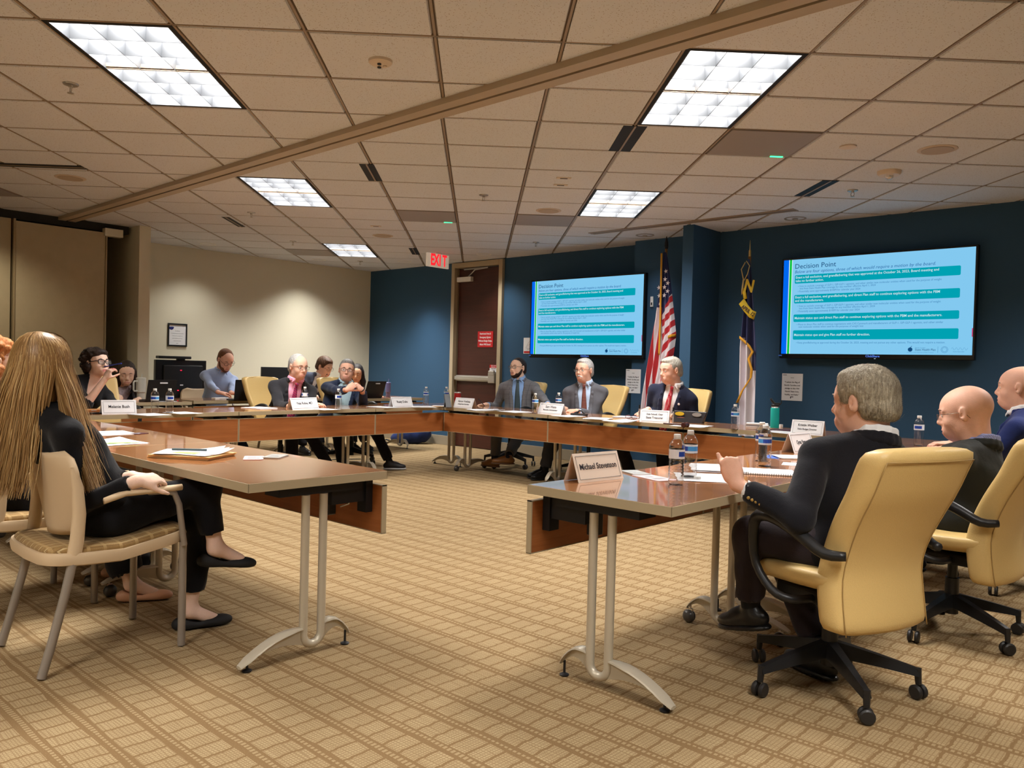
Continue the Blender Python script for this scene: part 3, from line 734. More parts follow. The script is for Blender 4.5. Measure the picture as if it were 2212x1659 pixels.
M_seatf = fabric_mat('plaid_seat', s2l(150, 120, 76), .2, 260, stripes=[(0, .045, .12, s2l(226, 206, 160)), (0, .0185, .18, s2l(96, 66, 40)), (1, .06, .2, s2l(190, 160, 110))])
def guest_chair(label, loc, rotz, arms=True):
    t = thing('guest_chair', label, 'chair', loc, rotz, 'beige stacking guest chairs')
    # rear legs + uprights, front legs
    for sx in (-1, 1):
        x = sx * .245
        MB().tube([(x, -.272, .006), (x, -.240, .12), (x * .99, -.195, .30), (x * .98, -.165, .44)], [.0165, .0165, .0165, .017], 12).build('leg', M_gleg, t, smooth='auto')
        MB().tube([(x, .255, .006), (x, .255, .44)], .0155, 12).build('leg', M_gleg, t, smooth='auto')
        MB().tube([(x * .98, -.167, .43), (x * .98, -.155, .50), (x * .98, -.148, .60), (x * .98, -.155, .70), (x * .95, -.170, .78)], [.021, .021, .020, .017, .010], 12, sq=1.25, up=(0, 1, 0)).build('back_upright', M_guest, t, smooth='auto')
        if arms:
            ar = MB().tube([(x * 1.09, .250, .43), (x * 1.09, .225, .60), (x * 1.09, .205, .648), (x * 1.09, .17, .662), (x * 1.09, .10, .664)], .0125, 10)
            ao = ar.build('arm_support', M_gleg, t, smooth='auto')
            P = []
            for q in np.linspace(0, 1, 9):
                y = .235 - .30 * q; z = .672 - .006 * q - .022 * max(0, q - .75) / .25; w_ = .026 * (math.sin(PI * min(1, max(0, q * .96 + .02))) ** .3); h_ = .013
                P.append([(x * 1.09 + sx * -.012 * q * q + w_ * math.cos(a), y, z + h_ * math.sin(a)) for a in np.linspace(0, 2 * PI, 12, False)])
            m_ = MB().grid(P, True); n = len(m_.v); m_.f += [tuple(range(12))[::-1], tuple(range(n - 12, n))]; m_.mi += [0, 0]
            m_.build('arm_pad', M_guest, ao, smooth=True)
    # seat shell rim and cushion
    def rim(k, rx, ry):
        a = 2 * PI * k / 32; c, s_ = math.cos(a), math.sin(a)
        return math.copysign(abs(c) ** .35, c) * rx, math.copysign(abs(s_) ** .35, s_) * ry + .015
    def zc(x, y): return .45 + .045 * (x / .25) ** 2 * .25 + .028 * max(0, y / .27) - .02 * math.exp(-((y) / .2) ** 2)
    P = []
    for rx, ry, dz in ((.225, .25, -.048), (.262, .28, -.04), (.268, .285, -.012), (.262, .28, .004), (.235, .26, .006)):
        P.append([(lambda xy: (xy[0], xy[1], zc(*xy) + dz))(rim(k, rx, ry)) for k in range(32)])
    sh = MB().grid(P, True); sh.f += [tuple(range(32))[::-1], tuple(range(128, 160))]; sh.mi += [0, 0]
    sh.build('seat_shell', M_guest, t, smooth='auto')
    P = []
    for rx, ry, dz in ((.245, .268, .002), (.250, .272, .012), (.240, .262, .024), (.20, .22, .032), (.10, .11, .036), (.01, .01, .037)):
        P.append([(lambda xy: (xy[0], xy[1], zc(*xy) + dz))(rim(k, rx, ry)) for k in range(32)])
    MB().grid(P, True).build('seat_cushion', M_seatf, t, smooth=True)
    # back shell
    P = []
    for v in np.linspace(0, 1, 17):
        z = .505 + .315 * v
        hw = .150 + .100 * math.sin(min(1, v * 1.25) * PI / 2)
        if v > .70: hw = .25 * math.sqrt(max(0.0, 1 - (max(0, v - .74) / .30) ** 3.4))
        if v < .12: hw *= .80 + .20 * (v / .12) ** .5
        P.append([(u * hw, -.165 - .045 * v ** 1.3 + .040 * abs(u) ** 2.2 - .0, z + (.012 * (u * u) if v > .9 else 0) - .01 * (1 - u * u) * (1 if v < .05 else 0)) for u in np.linspace(-1, 1, 17)])
    MB().grid(P).build('backrest', M_guest, t, smooth=True, solid=.014, fixn=False)
    return t
gc = guest_chair('beige guest chair under the blonde woman at lower left', (-3.485, 1.27, 0), 0)
dup(gc, (-4.32, 1.22, 0), 0.05, 'beige guest chair cut by the left edge, under the woman in houndstooth')

# ---------------------------------------------------------------- screens
E_bg = emis('slide_blue', s2l(140, 214, 255), .62); E_st = emis('slide_stripe', s2l(0, 112, 255), .62); E_gr = emis('slide_green', s2l(0, 205, 60), .62)
E_wh = emis('slide_white', s2l(215, 245, 255), .62); E_tl = emis('slide_teal', s2l(0, 172, 190), .62); E_tx = emis('slide_text', s2l(20, 78, 130), .62)
E_dim = emis('slide_dim', s2l(70, 140, 195), .62); E_sub = emis('slide_sub', s2l(40, 110, 175), .62); E_status = emis('status_text', s2l(90, 130, 230), .72)
def tv(label, x0, x1, z0, z1, yw, group='wall screens'):
    cx, cz = (x0 + x1) / 2, (z0 + z1) / 2; W_, H_ = x1 - x0, z1 - z0
    t = thing('wall_screen', label, 'screen', (cx, yw - .10, cz), 0, group)
    MB().box(-W_ / 2, 0, -H_ / 2, W_ / 2, .06, H_ / 2).build('screen_case', mat('tv_black', (.006, .006, .007), .25), t, bevel=.006)
    MB().box(-.35, .06, -.25, .35, .10, .25).build('wall_mount', M_dark, t)
    sw, sh = 1.745, .955; sx0, sz0 = -sw / 2, -sh / 2 + .014
    def R(name, u0, v0, u1, v1, m, d, par=t, rad=0):
        x0_, x1_, z0_, z1_ = sx0 + u0 * sw, sx0 + u1 * sw, sz0 + v0 * sh, sz0 + v1 * sh
        if rad:
            pts = []
            for cx_, cz_, a0 in ((x1_ - rad, z1_ - rad, 0), (x0_ + rad, z1_ - rad, 90), (x0_ + rad, z0_ + rad, 180), (x1_ - rad, z0_ + rad, 270)):
                for k in range(4): a = math.radians(a0 + 30 * k); pts.append((cx_ + rad * math.cos(a), cz_ + rad * math.sin(a)))
            return MB().prism(pts, -d - .0004, -d, 'y').build(name, m, par)
        return MB().box(x0_, -d - .0004, z0_, x1_, -d, z1_).build(name, m, par)
    pic = R('picture', 0, 0, 1, 1, E_bg, .0006)
    R('blue_stripe', 0, 0, .031, 1, E_st, .0012, pic); R('pale_stripe', .031, 0, .036, 1, E_wh, .0012, pic); R('green_stripe', .036, 0, .048, 1, E_gr, .0012, pic); R('pale_stripe', .048, 0, .053, 1, E_wh, .0012, pic)
    R('red_tab', .9955, .17, 1, .25, emis('slide_red', s2l(170, 40, 90), 1), .0014, pic)
    def T(u, v, s, size, m, par, shear=0, sx=1.0, off=0, spacing=1.0):
        return text('lettering', s, size, (sx0 + u * sw, -.0026, sz0 + v * sh), (PI / 2, 0, 0), m, par, 'LEFT', off, shear, .0002, sx, spacing)
    T(.066, .925, 'Decision Point', .070, E_tx, pic)
    T(.066, .868, 'Below are four options, three of which would require a motion by the board.', .043, E_sub, pic, .25, .97)
    for v0, v1, ls in ((.745, .835, ['Enact a full exclusion, end grandfathering that was approved at the October 26, 2023, Board meeting and', 'take no further action.']),
                       (.535, .625, ['Enact a full exclusion, end grandfathering, and direct Plan staff to continue exploring options with the PBM', 'and the manufacturers.']),
                       (.338, .418, ['Maintain status quo and direct Plan staff to continue exploring options with the PBM and the manufacturers.']),
                       (.150, .250, ['Maintain status quo and give Plan staff no further direction.'])):
        b = R('banner', .068, v0, .935, v1, E_tl, .0012, pic, rad=.012)
        for k, l_ in enumerate(ls):
            T(.074, (v0 + v1) / 2 + (.019 if len(ls) == 2 else 0) - k * .037, l_, .0335, E_wh, b, 0, .93, .0003)
    for v, l_ in ((.715, '• Vote to exclude coverage of GLP-1, GIP-GLP-1 agonists, and other similar new molecular entities when used for the purpose of weight'), (.690, '   loss from State Health Plan coverage for any member effective April 1, 2024'), (.660, '• Potentially saves approximately $100M for calendar year 2024'),
                  (.505, '• Vote to exclude coverage of GLP-1, GIP-GLP-1 agonists, and other similar new molecular entities when used for the purpose of weight'), (.480, '   loss from State Health Plan coverage for any member effective April 1, 2024'), (.450, '• Potentially saves approximately $100M for calendar year 2024'),
                  (.310, '• Move to direct Plan staff to continue negotiations with CVS Caremark and manufacturers of GLP-1, GIP-GLP-1 agonists, and other similar'), (.285, '   new molecular entities when used for the purposes of weight loss'), (.118, '• Keep grandfathering as approved during the October 26, 2023, meeting and not pursue any other options. This would not require a motion.')):
        T(.088, v, l_, .0265, E_dim, pic, 0, .90)
    # logos at the lower right
    T(.732, .066, 'North Carolina', .014, E_dim, pic); T(.732, .048, 'State Health Plan', .028, E_tx, pic, 0, .9); T(.692, .022, 'A Division of the Department of State Treasurer', .0115, E_dim, pic)
    lg = MB().lathe([(.001, 0), (.020, 0), (.020, .0004), (.001, .0004)], (sx0 + .708 * sw, -.002, sz0 + .050 * sh), 18, 'y').tube([(sx0 + .708 * sw, -.002, sz0 + .066 * sh), (sx0 + .716 * sw, -.002, sz0 + .085 * sh)], .002, 5).build('apple_logo', E_tx, pic)
    MB().tube([(sx0 + .842 * sw, -.002, sz0 + .02 * sh), (sx0 + .842 * sw, -.002, sz0 + .08 * sh)], .0012, 4).build('logo_divider', E_dim, pic)
    cxs, czs = sx0 + .873 * sw, sz0 + .050 * sh; k_ = MB()
    for rr in (.028, .019): k_.tube([(cxs + rr * math.cos(a), -.002, czs + rr * math.sin(a)) for a in np.linspace(0, 2 * PI, 25)], .0013, 4)
    k_.build('round_seal', E_dim, pic)
    k_ = MB().tube([(sx0 + (.905 + .075 * q) * sw, -.002, sz0 + (.058 + .012 * math.sin(q * 26)) * sh) for q in np.linspace(0, 1, 40)], .0008, 4).build('signature', E_dim, pic)
    T(.912, .030, 'STATE TREASURER', .011, E_dim, pic)
    text('lettering', 'ClickShare', .030, (.03, -.0012, sz0 - .018), (PI / 2, 0, 0), E_status, t, off=.0005)
    text('lettering', '13:52', .017, (sx0 - .01, -.0012, sz0 - .018), (PI / 2, 0, 0), E_status, t, 'CENTER')
    MB().box(.045, -.002, -H_ / 2 + .004, .06, 0, -H_ / 2 + .008).build('power_light', E_wh, t)
    return t
tv1 = tv('left wall screen showing a slide, near the door', -7.02, -5.235, 1.342, 2.362, 8.06)
MB().box(-.30, .06, -.2, .10, .30, .2).build('wall_mount', M_dark, tv1)
dup(tv1, (-2.66, YF2 - .10, (1.382 + 2.382) / 2), None, 'right wall screen showing a slide, above the grey haired man')
# right screen spills bluish light; no extra lamp is added

# ---------------------------------------------------------------- wall papers, frame
def wall_paper(name, lb, cat, x0, x1, z0, z1, y, lines, grp=None):
    t = thing(name, lb, cat, ((x0 + x1) / 2, y, (z0 + z1) / 2), 0, grp)
    w_, h_ = (x1 - x0) / 2, (z1 - z0) / 2
    MB().box(-w_, -.004, -h_, w_, -.0005, h_).build('sheet', M_paper, t)
    for z, s, sz, m in lines: text('lettering', s, sz, (0, -.0045, z), (PI / 2, 0, 0), m, t, off=.0004)
    return t, w_, h_
pl = [(.05, '“I salute the flag of', .021, M_ink), (.018, 'North Carolina and', .021, M_ink), (-.014, 'pledge to the Old', .021, M_ink), (-.046, 'North State love,', .021, M_ink), (-.078, 'loyalty, and faith.”', .021, M_ink), (.095, 'PLEDGE', .010, mat('grey_ink', (.3, .3, .32)))]
for lb, x0, x1, z0, z1, y in (('white pledge paper on the wall left of the striped flag', -5.67, -5.452, .935, 1.222, YF2 if -5.6 > -5.62 else YF), ('white pledge paper on the wall above the teal bottle', -3.556, -3.337, .938, 1.217, YF2)):
    yy = YF if x0 < -5.62 else YF2
    if x0 < -5.6: yy = YF2; x0, x1 = pt(1352, 822, YF2)[0], pt(1384, 822, YF2)[0]
    if False:   # straddles the jog: hang it on the back wall just left of it
        pass
    t, w_, h_ = wall_paper('pledge_paper', lb, 'paper', x0, x1, z0, z1, yy, pl, 'pledge papers')
    MB().box(-w_ + .01, -.006, h_ - .02, -w_ + .05, -.004, h_ - .012).build('letterhead', mat('grey_ink', (.3, .3, .32)), t)
    MB().box(-.016, -.006, -h_ + .035, .016, -.004, -h_ + .042).box(-.016, -.006, -h_ + .022, -.008, -.004, -h_ + .042).build('corner_mark', M_ink, t)
t, w_, h_ = wall_paper('evacuation_map', 'white evacuation map paper with red band beside the left screen', 'paper', -7.40, -7.13, 1.40, 1.62, YF, [])
MB().box(-w_ + .01, -.006, -h_ + .01, w_ - .01, -.004, -h_ + .035).build('red_band', M_red, t)
mp = MB()
for a in (((-.07, -.03), (-.03, .04)), ((-.03, .04), (0, .06)), ((0, .06), (.03, .02)), ((.03, .02), (-.01, -.05)), ((-.01, -.05), (-.07, -.03)), ((-.04, 0), (.01, .03)), ((-.05, -.06), (.02, -.02))):
    mp.tube([(a[0][0] - .02, -.0045, a[0][1]), (a[1][0] - .02, -.0045, a[1][1])], .0015, 4)
mp.build('plan_lines', mat('grey_ink', (.3, .3, .32)), t)
t = thing('wall_plate', 'small white plate on the wall right of the left screen', 'plate', (-5.17, YF2, 2.02))
MB().box(-.02, -.012, -.06, .02, 0, .06).build('plate_face', M_white, t, bevel=.003); MB().box(-.008, -.016, -.04, .008, -.011, -.01).build('toggle', M_gap, t)
# framed certificate on the cream wall
t = thing('framed_certificate', 'black framed certificate on the cream wall above the dark monitor', 'picture', (XL, 4.988, 1.53))
MB().box(0, -.135, -.158, .02, .135, -.138).box(0, -.135, .138, .02, .135, .158).box(0, -.135, -.138, .02, -.117, .138).box(0, .117, -.138, .02, .135, .138).build('frame', mat('frame_black', (.012, .01, .009), .3), t, bevel=.002)
MB().box(.001, -.117, -.138, .008, .117, .138).build('certificate', M_paper, t)
MB().prism([(-.085 + .035 * math.cos(a), .095 + .022 * math.sin(a) + .006 * math.cos(2 * a)) for a in np.linspace(0, 2 * PI, 16, False)], .008, .0095, 'x').build('blue_emblem', mat('emblem_blue', s2l(30, 40, 110), .5), t)
for k, s in enumerate(['Certificate', 'is hereby presented to the members', 'of this board in recognition of', 'years of faithful and devoted', 'service to the people', 'signed']):
    text('lettering', s, .015 if k else .02, (.0085, .0, .055 - k * .034), (PI / 2, 0, PI / 2), mat('grey_ink', (.3, .3, .32)), t, sx=.8)

# ---------------------------------------------------------------- flags
M_fr = mat('flag_red', s2l(178, 26, 34), .7, sheen=.3); M_fw = mat('flag_white', s2l(224, 216, 222), .7, sheen=.3); M_fb = mat('flag_navy', s2l(32, 40, 88), .7, sheen=.3)
M_gold = mat('gold_fringe', s2l(222, 160, 36), .6, bump=.6, bscale=300); M_pole = mat('oak_pole', s2l(150, 100, 48), .35); M_gold2 = mat('flag_gold', s2l(210, 180, 40), .6)
def flag_base(t, x, y, top):
    MB().lathe([(.001, 0), (.13, 0), (.13, .02), (.10, .045), (.03, .06), (.02, .10), (.001, .10)], (x, y, 0), 24).build('stand', mat('brass', (.6, .42, .15), .3, metal=.9), t, smooth='auto')
us = thing('national_flag', 'red white and blue striped flag draped on a pole, behind the grey haired man', 'flag', (-4.80, 7.7, 0), 0, None); us.scale = (1.07, 1, 1.07)
US_TOP = 2.40
MB().tube([(0, 0, .05), (0, 0, US_TOP)], .014, 10).build('pole', M_pole, us, smooth=True)
MB().tube([(0, 0, US_TOP), (0, 0, US_TOP + .03)], .018, 10).tube([(0, 0, US_TOP + .02), (0, 0, US_TOP + .06), (0, 0, US_TOP + .13)], [.022, .020, .003], 8).build('finial', M_dark, us, smooth='auto')
flag_base(us, 0, 0, US_TOP)
NU, NZ = 90, 70
def flag_mat():
    m = mat('stripe_cloth', s2l(178, 26, 34), .7, sheen=.3); n = N(m); tc = n.new('ShaderNodeTexCoord'); sp = n.new('ShaderNodeSeparateXYZ'); n.l(tc.outputs['Object'], sp.inputs[0]); X, Z = sp.outputs[0], sp.outputs[2]
    lt = lambda a, b: n.math('LESS_THAN', a, b)
    L = lt(n.math('FRACT', n.math('DIVIDE', n.math('ADD', n.math('ADD', X, n.math('MULTIPLY', n.math('SUBTRACT', 1.8, Z), .085)), .435), .082)), .5)
    R = lt(n.math('FRACT', n.math('DIVIDE', n.math('SUBTRACT', n.math('MULTIPLY', Z, .8), n.math('MULTIPLY', X, 1.0)), .115)), .5)
    left = lt(X, .004); st_ = n.math('ADD', n.math('MULTIPLY', left, L), n.math('MULTIPLY', n.math('SUBTRACT', 1, left), R))
    c = n.mix(st_, s2l(224, 216, 222), s2l(176, 24, 34))
    cl = n.math('MULTIPLY', left, n.math('GREATER_THAN', Z, 1.79))
    edge = n.math('SUBTRACT', .30, n.math('MULTIPLY', n.math('SUBTRACT', Z, 1.70), .0))
    cr = n.math('MULTIPLY', n.math('SUBTRACT', 1, left), n.math('GREATER_THAN', n.math('SUBTRACT', Z, n.math('MULTIPLY', X, 2.6)), 1.70))
    c = n.mix(n.math('MAXIMUM', cl, cr), c, s2l(32, 40, 88)); n.l(c, n.b.inputs['Base Color']); return m
def us_pt(u, q):  # u 0..1 across drape, q 0 top..1 bottom
    z = 2.36 - 1.72 * q
    wl = .012 + .14 * min(1, q * 1.15) ** .9 + .13 * max(0, q - .4); wr = .012 + .17 * min(1, q * 1.5) ** .8 - .45 * max(0, q - .50); wr = max(wr, -.02)
    x = -wl + (wl + wr) * u
    amp = .010 + .030 * min(1, q * 2)
    y = -.02 - amp * (math.sin(u * PI * 7 + q * 1.5) * .6 + .35 * math.sin(u * 17 + 1)) - .03 * math.sin(u * PI)
    return (x, y, z), wl, wr
g = MB()
for j in range(NZ + 1):
    for i in range(NU + 1): g.v.append(us_pt(i / NU, j / NZ)[0])
for j in range(NZ):
    for i in range(NU): g.f.append((j * (NU + 1) + i, j * (NU + 1) + i + 1, (j + 1) * (NU + 1) + i + 1, (j + 1) * (NU + 1) + i)); g.mi.append(0)
g.build('cloth', flag_mat(), us, smooth=True, fixn=False)
st = MB()
def star(cx, cz, y, r, tilt=0):
    pts = [(cx + (r if k % 2 == 0 else r * .4) * math.sin(k * PI / 5 + tilt), cz + (r if k % 2 == 0 else r * .4) * math.cos(k * PI / 5 + tilt)) for k in range(10)]
    return MB().prism(pts, y - .004, y, 'y')
for xs in ((-.045, -.085, -.115), (.05,), (.025, .072)):
    pass
k = 0
for r_ in range(5):
    for cx, ty in ((-.040, 0), (-.085, .03), (.034, 0), (.062, -.04)):
        cz = 2.16 - r_ * .083 + ty
        q = (2.36 - cz) / 1.72; _, wl, wr = us_pt(.5, q)
        if -wl + .008 < cx < wr - .008:
            u = (cx + wl) / (wl + wr); y = us_pt(u, q)[0][1]
            if cx > 0 and cz - 2.6 * cx < 1.74: continue
            star(cx, cz, y - .016, .026, .15 * (k % 3 - 1)).build('star', M_fw, us, fixn=True); k += 1
fr = MB()
P = [[(.004 + .014 * s_, us_pt(.5, q)[0][1] - .050 - .012 * (1 - s_ * s_), us_pt(.5, q)[0][2]) for s_ in (-.7, 0, .7)] for q in np.linspace(.01, .62, 30)]
fr.grid(P); a = us_pt(.99, .60)[0]
fr.build('gold_fringe', M_gold, us, smooth=True, solid=.006)
P = [[(us_pt(u, .50 + .04 * (1 - u))[0][0], us_pt(u, .50)[0][1] - .006, us_pt(u, .50 + .04 * (1 - u))[0][2] + dz) for dz in (-.016, .016)] for u in np.linspace(.72, .99, 10)]
MB().grid(P).build('gold_fringe', M_gold, us, smooth=True, solid=.005)
nc = thing('state_flag', 'navy and white flag with gold ribbon on a wooden pole, right of the pillar', 'flag', (-3.765, 7.6, 0)); nc.scale = (1.04, 1, 1.04)
MB().tube([(0, .0, .05), (.01, 0, 2.30)], .015, 10).build('pole', M_pole, nc, smooth=True)
MB().tube([(.010, 0, 2.30), (.010, 0, 2.36)], .013, 10).tube([(.01, 0, 2.36), (.01, 0, 2.46)], [.006, .002], 6).build('finial', mat('brass', (.6, .42, .15)), nc, smooth='auto')
flag_base(nc, 0, 0, 2.3)
def nc_pt(u, q):
    z = 2.27 - 1.72 * q
    wl = -.01 + .055 * min(1, q * 2) ** .8 - .10 * max(0, q - .5) * .3; wr = .02 + .105 * min(1, q * 1.9) ** .8
    x = -wl + (wl + wr) * u + .01
    y = -.03 - (.012 + .03 * min(1, q * 2)) * (math.sin(u * PI * 4.2 + .6) * .7 + .3 * math.sin(u * 15 + q * 2)) - .03 * math.sin(u * PI)
    return (x, y, z)
g = MB(); NU, NZ = 50, 70
for j in range(NZ + 1):
    for i in range(NU + 1): g.v.append(nc_pt(i / NU, j / NZ))
for j in range(NZ):
    for i in range(NU):
        x, y, z = nc_pt((i + .5) / NU, (j + .5) / NZ)
        c = 1 if z < 1.50 - max(0, x) * 1.3 else 0
        if x > .085 and z > 1.20 and z < 1.45: c = 0
        g.f.append((j * (NU + 1) + i, j * (NU + 1) + i + 1, (j + 1) * (NU + 1) + i + 1, (j + 1) * (NU + 1) + i)); g.mi.append(c)
g.build('cloth', [M_fb, M_fw], nc, smooth=True, fixn=False)
def band(pts, wd, m, name, y=-.090):
    P = [[(x - wd / 2 * nx, y, z - wd / 2 * nz), (x + wd / 2 * nx, y, z + wd / 2 * nz)] for x, z, nx, nz in pts]
    return MB().grid(P).build(name, m, nc, smooth=True, solid=.004)
band([(-.028, 1.51, 0, 1), (.02, 1.475, .4, .9), (.08, 1.42, .4, .9), (.115, 1.37, 1, 0), (.075, 1.30, 1, 0), (.11, 1.20, 1, 0), (.105, 1.12, .9, .4), (.02, .99, .9, .4), (-.03, .87, 1, 0)], .026, M_gold, 'gold_fringe')
band([(-.02, 1.86, .7, .7), (.03, 1.79, .5, .85), (.08, 1.735, .4, .9), (.125, 1.715, .3, 1)], .075, M_gold2, 'ribbon', -.086)
text('lettering', 'APRIL 12', .052, (.052, -.091, 1.765), (PI / 2, math.radians(36), 0), M_ink, nc, off=.001, sx=.8)
band([(-.01, 1.98, .8, .5), (.01, 1.93, .8, .4), (.02, 1.88, .9, .2)], .04, M_gold2, 'ribbon', -.086)
text('lettering', 'N', .16, (.055, -.088, 2.00), (PI / 2, math.radians(12), 0), M_gold2, nc, off=.006, sx=.8)
MB().tube([(.0, -.07, 2.24), (-.035, -.08, 2.17), (-.01, -.085, 2.08), (.0, -.085, 2.06), (.03, -.08, 2.12), (.05, -.08, 2.2), (.01, -.07, 2.25)], .005, 6).tube([(-.005, -.085, 2.07), (-.012, -.09, 1.98), (-.02, -.09, 1.92)], [.009, .01, .002], 6).build('cord', mat('cord_gold', s2l(200, 180, 120), .6), nc, smooth=True)
# ---------------------------------------------------------------- implicit-surface figure builder
V3 = lambda *a: np.array(a, np.float32)
def nrm(v): v = np.asarray(v, np.float32); return v / (np.linalg.norm(v) + 1e-9)


class SDF:
    def __init__(s): s.p = []
    def cap(s, a, b, ra, rb=None, k=.02, op=1, flat=None):
        """tapered capsule; flat=(axis, factor) squeezes it along a direction"""
        a = V3(*a); b = V3(*b); rb = ra if rb is None else rb; m = max(ra, rb)
        lo = np.minimum(a, b) - m; hi = np.maximum(a, b) + m
        ab = b - a; L2 = float(ab @ ab) + 1e-9
        def f(P):
            w = P - a; h = np.clip((w @ ab) / L2, 0, 1)
            w = w - h[..., None] * ab
            if flat is not None:
                n = flat[0]; c = (w @ n)[..., None] * n; w = w + c * (1 / flat[1] - 1)
                return (np.sqrt((w * w).sum(-1)) - (ra + (rb - ra) * h)) * min(1, flat[1] * 1.6)
            return np.sqrt((w * w).sum(-1)) - (ra + (rb - ra) * h)
        s.p.append((f, lo, hi, k, op)); return s
    def ell(s, c, ax, r, k=.02, op=1):
        c = V3(*c); A = np.array(ax, np.float32) if ax is not None else np.eye(3, dtype=np.float32); r = V3(*r)
        ext = np.sqrt(((A * r[:, None]) ** 2).sum(0)); lo, hi = c - ext, c + ext
        def f(P):
            q = (P - c) @ A.T; u = q / r; k0 = np.sqrt((u * u).sum(-1)) + 1e-6; w = u / r; k1 = np.sqrt((w * w).sum(-1)) + 1e-6
            return k0 * (k0 - 1) / k1
        s.p.append((f, lo, hi, k, op)); return s
    def plane(s, c, n, k=.01):   # removes the side n points to
        c = V3(*c); n = nrm(n)
        s.p.append((lambda P: -((P - c) @ n), None, None, k, -1)); return s
    def at(s, P):
        P = np.asarray(P, np.float32); d = np.full(P.shape[:-1], 9.0, np.float32)
        for f, lo, hi, k, op in s.p: d = s.comb(d, f(P), k, op)
        return d
    @staticmethod
    def comb(d, e, k, op):
        if op > 0:
            h = np.maximum(k - np.abs(d - e), 0) / k; return np.minimum(d, e) - h * h * k * .25
        e = -e; h = np.maximum(k - np.abs(d - e), 0) / k; return np.maximum(d, e) + h * h * k * .25
    def hit(s, o, d, n=60, far=.5):
        """first surface point walking from o along d"""
        o = V3(*o); d = nrm(d); ts = np.linspace(0, far, 101); v = s.at(o + d * ts[:, None].astype(np.float32)); i = np.nonzero(v < 0)[0]
        if len(i) == 0: return o + d * float(ts[int(np.argmin(v))])
        i = int(i[0]); lo, hi = float(ts[max(0, i - 1)]), float(ts[i])
        for _ in range(3):
            tt = np.linspace(lo, hi, 9); v = s.at(o + d * tt[:, None].astype(np.float32)); j = np.nonzero(v < 0)[0]
            j = int(j[0]) if len(j) else 8
            lo, hi = float(tt[max(0, j - 1)]), float(tt[j])
        return o + d * hi
    def mesh(s, h, deform=None):
        B = 8; bs = B * h
        adds = [p for p in s.p if p[4] > 0]
        lo = np.min([p[1] for p in adds], 0) - 2 * h; hi = np.max([p[2] for p in adds], 0) + 2 * h
        n = np.ceil((hi - lo) / bs).astype(int) + 1
        I = np.stack(np.meshgrid(*[np.arange(a) for a in n], indexing='ij'), -1).reshape(-1, 3)
        Cc = (lo + (I + .5) * bs).astype(np.float32)
        d = np.full(len(I), 9.0, np.float32); hd = bs * .87
        for f, a, b, k, op in s.p:
            if a is None: sel = np.ones(len(I), bool)
            else: sel = ((Cc > a - k - hd * 1.6) & (Cc < b + k + hd * 1.6)).all(1)
            if sel.any(): d[sel] = s.comb(d[sel], f(Cc[sel]), k, op)
        I = I[np.abs(d) < hd * 1.55 + .012]; Cc = (lo + (I + .5) * bs).astype(np.float32)
        g = np.stack(np.meshgrid(*[np.arange(B + 1)] * 3, indexing='ij'), -1).reshape(-1, 3)
        D = np.full((len(I), (B + 1) ** 3), 9.0, np.float32)
        org = lo + I * bs; gh = (g * h).astype(np.float32)
        for f, a, b, k, op in s.p:
            if a is None: sel = np.arange(len(I))
            else: sel = np.nonzero(((Cc > a - k - hd) & (Cc < b + k + hd)).all(1))[0]
            for c0 in range(0, len(sel), 600):
                ss = sel[c0:c0 + 600]; P = (org[ss][:, None, :] + gh[None]).astype(np.float32)
                D[ss] = s.comb(D[ss], f(P), k, op)
        D = D.reshape(-1, B + 1, B + 1, B + 1); S = D < 0
        # active cells
        corners = [(a, b, c) for a in (0, 1) for b in (0, 1) for c in (0, 1)]
        cnt = sum(S[:, a:a + B, b:b + B, c:c + B].astype(np.int8) for a, b, c in corners)
        act = (cnt > 0) & (cnt < 8); bi, ci, cj, ck = np.nonzero(act)
        if len(bi) == 0: return np.zeros((0, 3)), np.zeros((0, 4), int)
        acc = np.zeros((len(bi), 3), np.float64); num = np.zeros(len(bi))
        for a in range(3):
            for u in (0, 1):
                for v in (0, 1):
                    o0 = [0, 0, 0]; o1 = [0, 0, 0]; ax = [x for x in range(3) if x != a]
                    o0[ax[0]] = u; o0[ax[1]] = v; o1[:] = o0; o1[a] = 1
                    d0 = D[bi, ci + o0[0], cj + o0[1], ck + o0[2]]; d1 = D[bi, ci + o1[0], cj + o1[1], ck + o1[2]]
                    m = (d0 < 0) != (d1 < 0); t = np.where(m, d0 / np.where(m, d0 - d1, 1), 0)
                    pp = np.zeros((len(bi), 3)); pp[:, ax[0]] = u; pp[:, ax[1]] = v; pp[:, a] = t
                    acc += pp * m[:, None]; num += m
        cell = I[bi] * B + np.stack([ci, cj, ck], 1)
        Vv = lo + (cell + acc / num[:, None]) * h
        NN = (n * B + 4).astype(np.int64)
        key = lambda c: (c[:, 0].astype(np.int64) * NN[1] + c[:, 1]) * NN[2] + c[:, 2]
        ks = key(cell); order = np.argsort(ks); kso = ks[order]
        F = []
        for a in range(3):
            s0 = S[:, :B, :B, :B]; sl = [slice(None)] + [slice(0, B)] * 3; sl[a + 1] = slice(1, B + 1); s1 = S[tuple(sl)]
            eb, ei, ej, ek = np.nonzero(s0 != s1)
            if len(eb) == 0: continue
            c = I[eb] * B + np.stack([ei, ej, ek], 1); u, v = (a + 1) % 3, (a + 2) % 3
            q = []
            for du, dv in ((0, 0), (-1, 0), (-1, -1), (0, -1)):
                cc = c.copy(); cc[:, u] += du; cc[:, v] += dv; kk = key(cc); j = np.searchsorted(kso, kk); j = np.minimum(j, len(kso) - 1)
                q.append(np.where(kso[j] == kk, order[j], -1))
            q = np.stack(q, 1); ok = (q >= 0).all(1); inside = s0[eb, ei, ej, ek]
            q = np.where(inside[:, None], q, q[:, ::-1])[ok]; F.append(q)
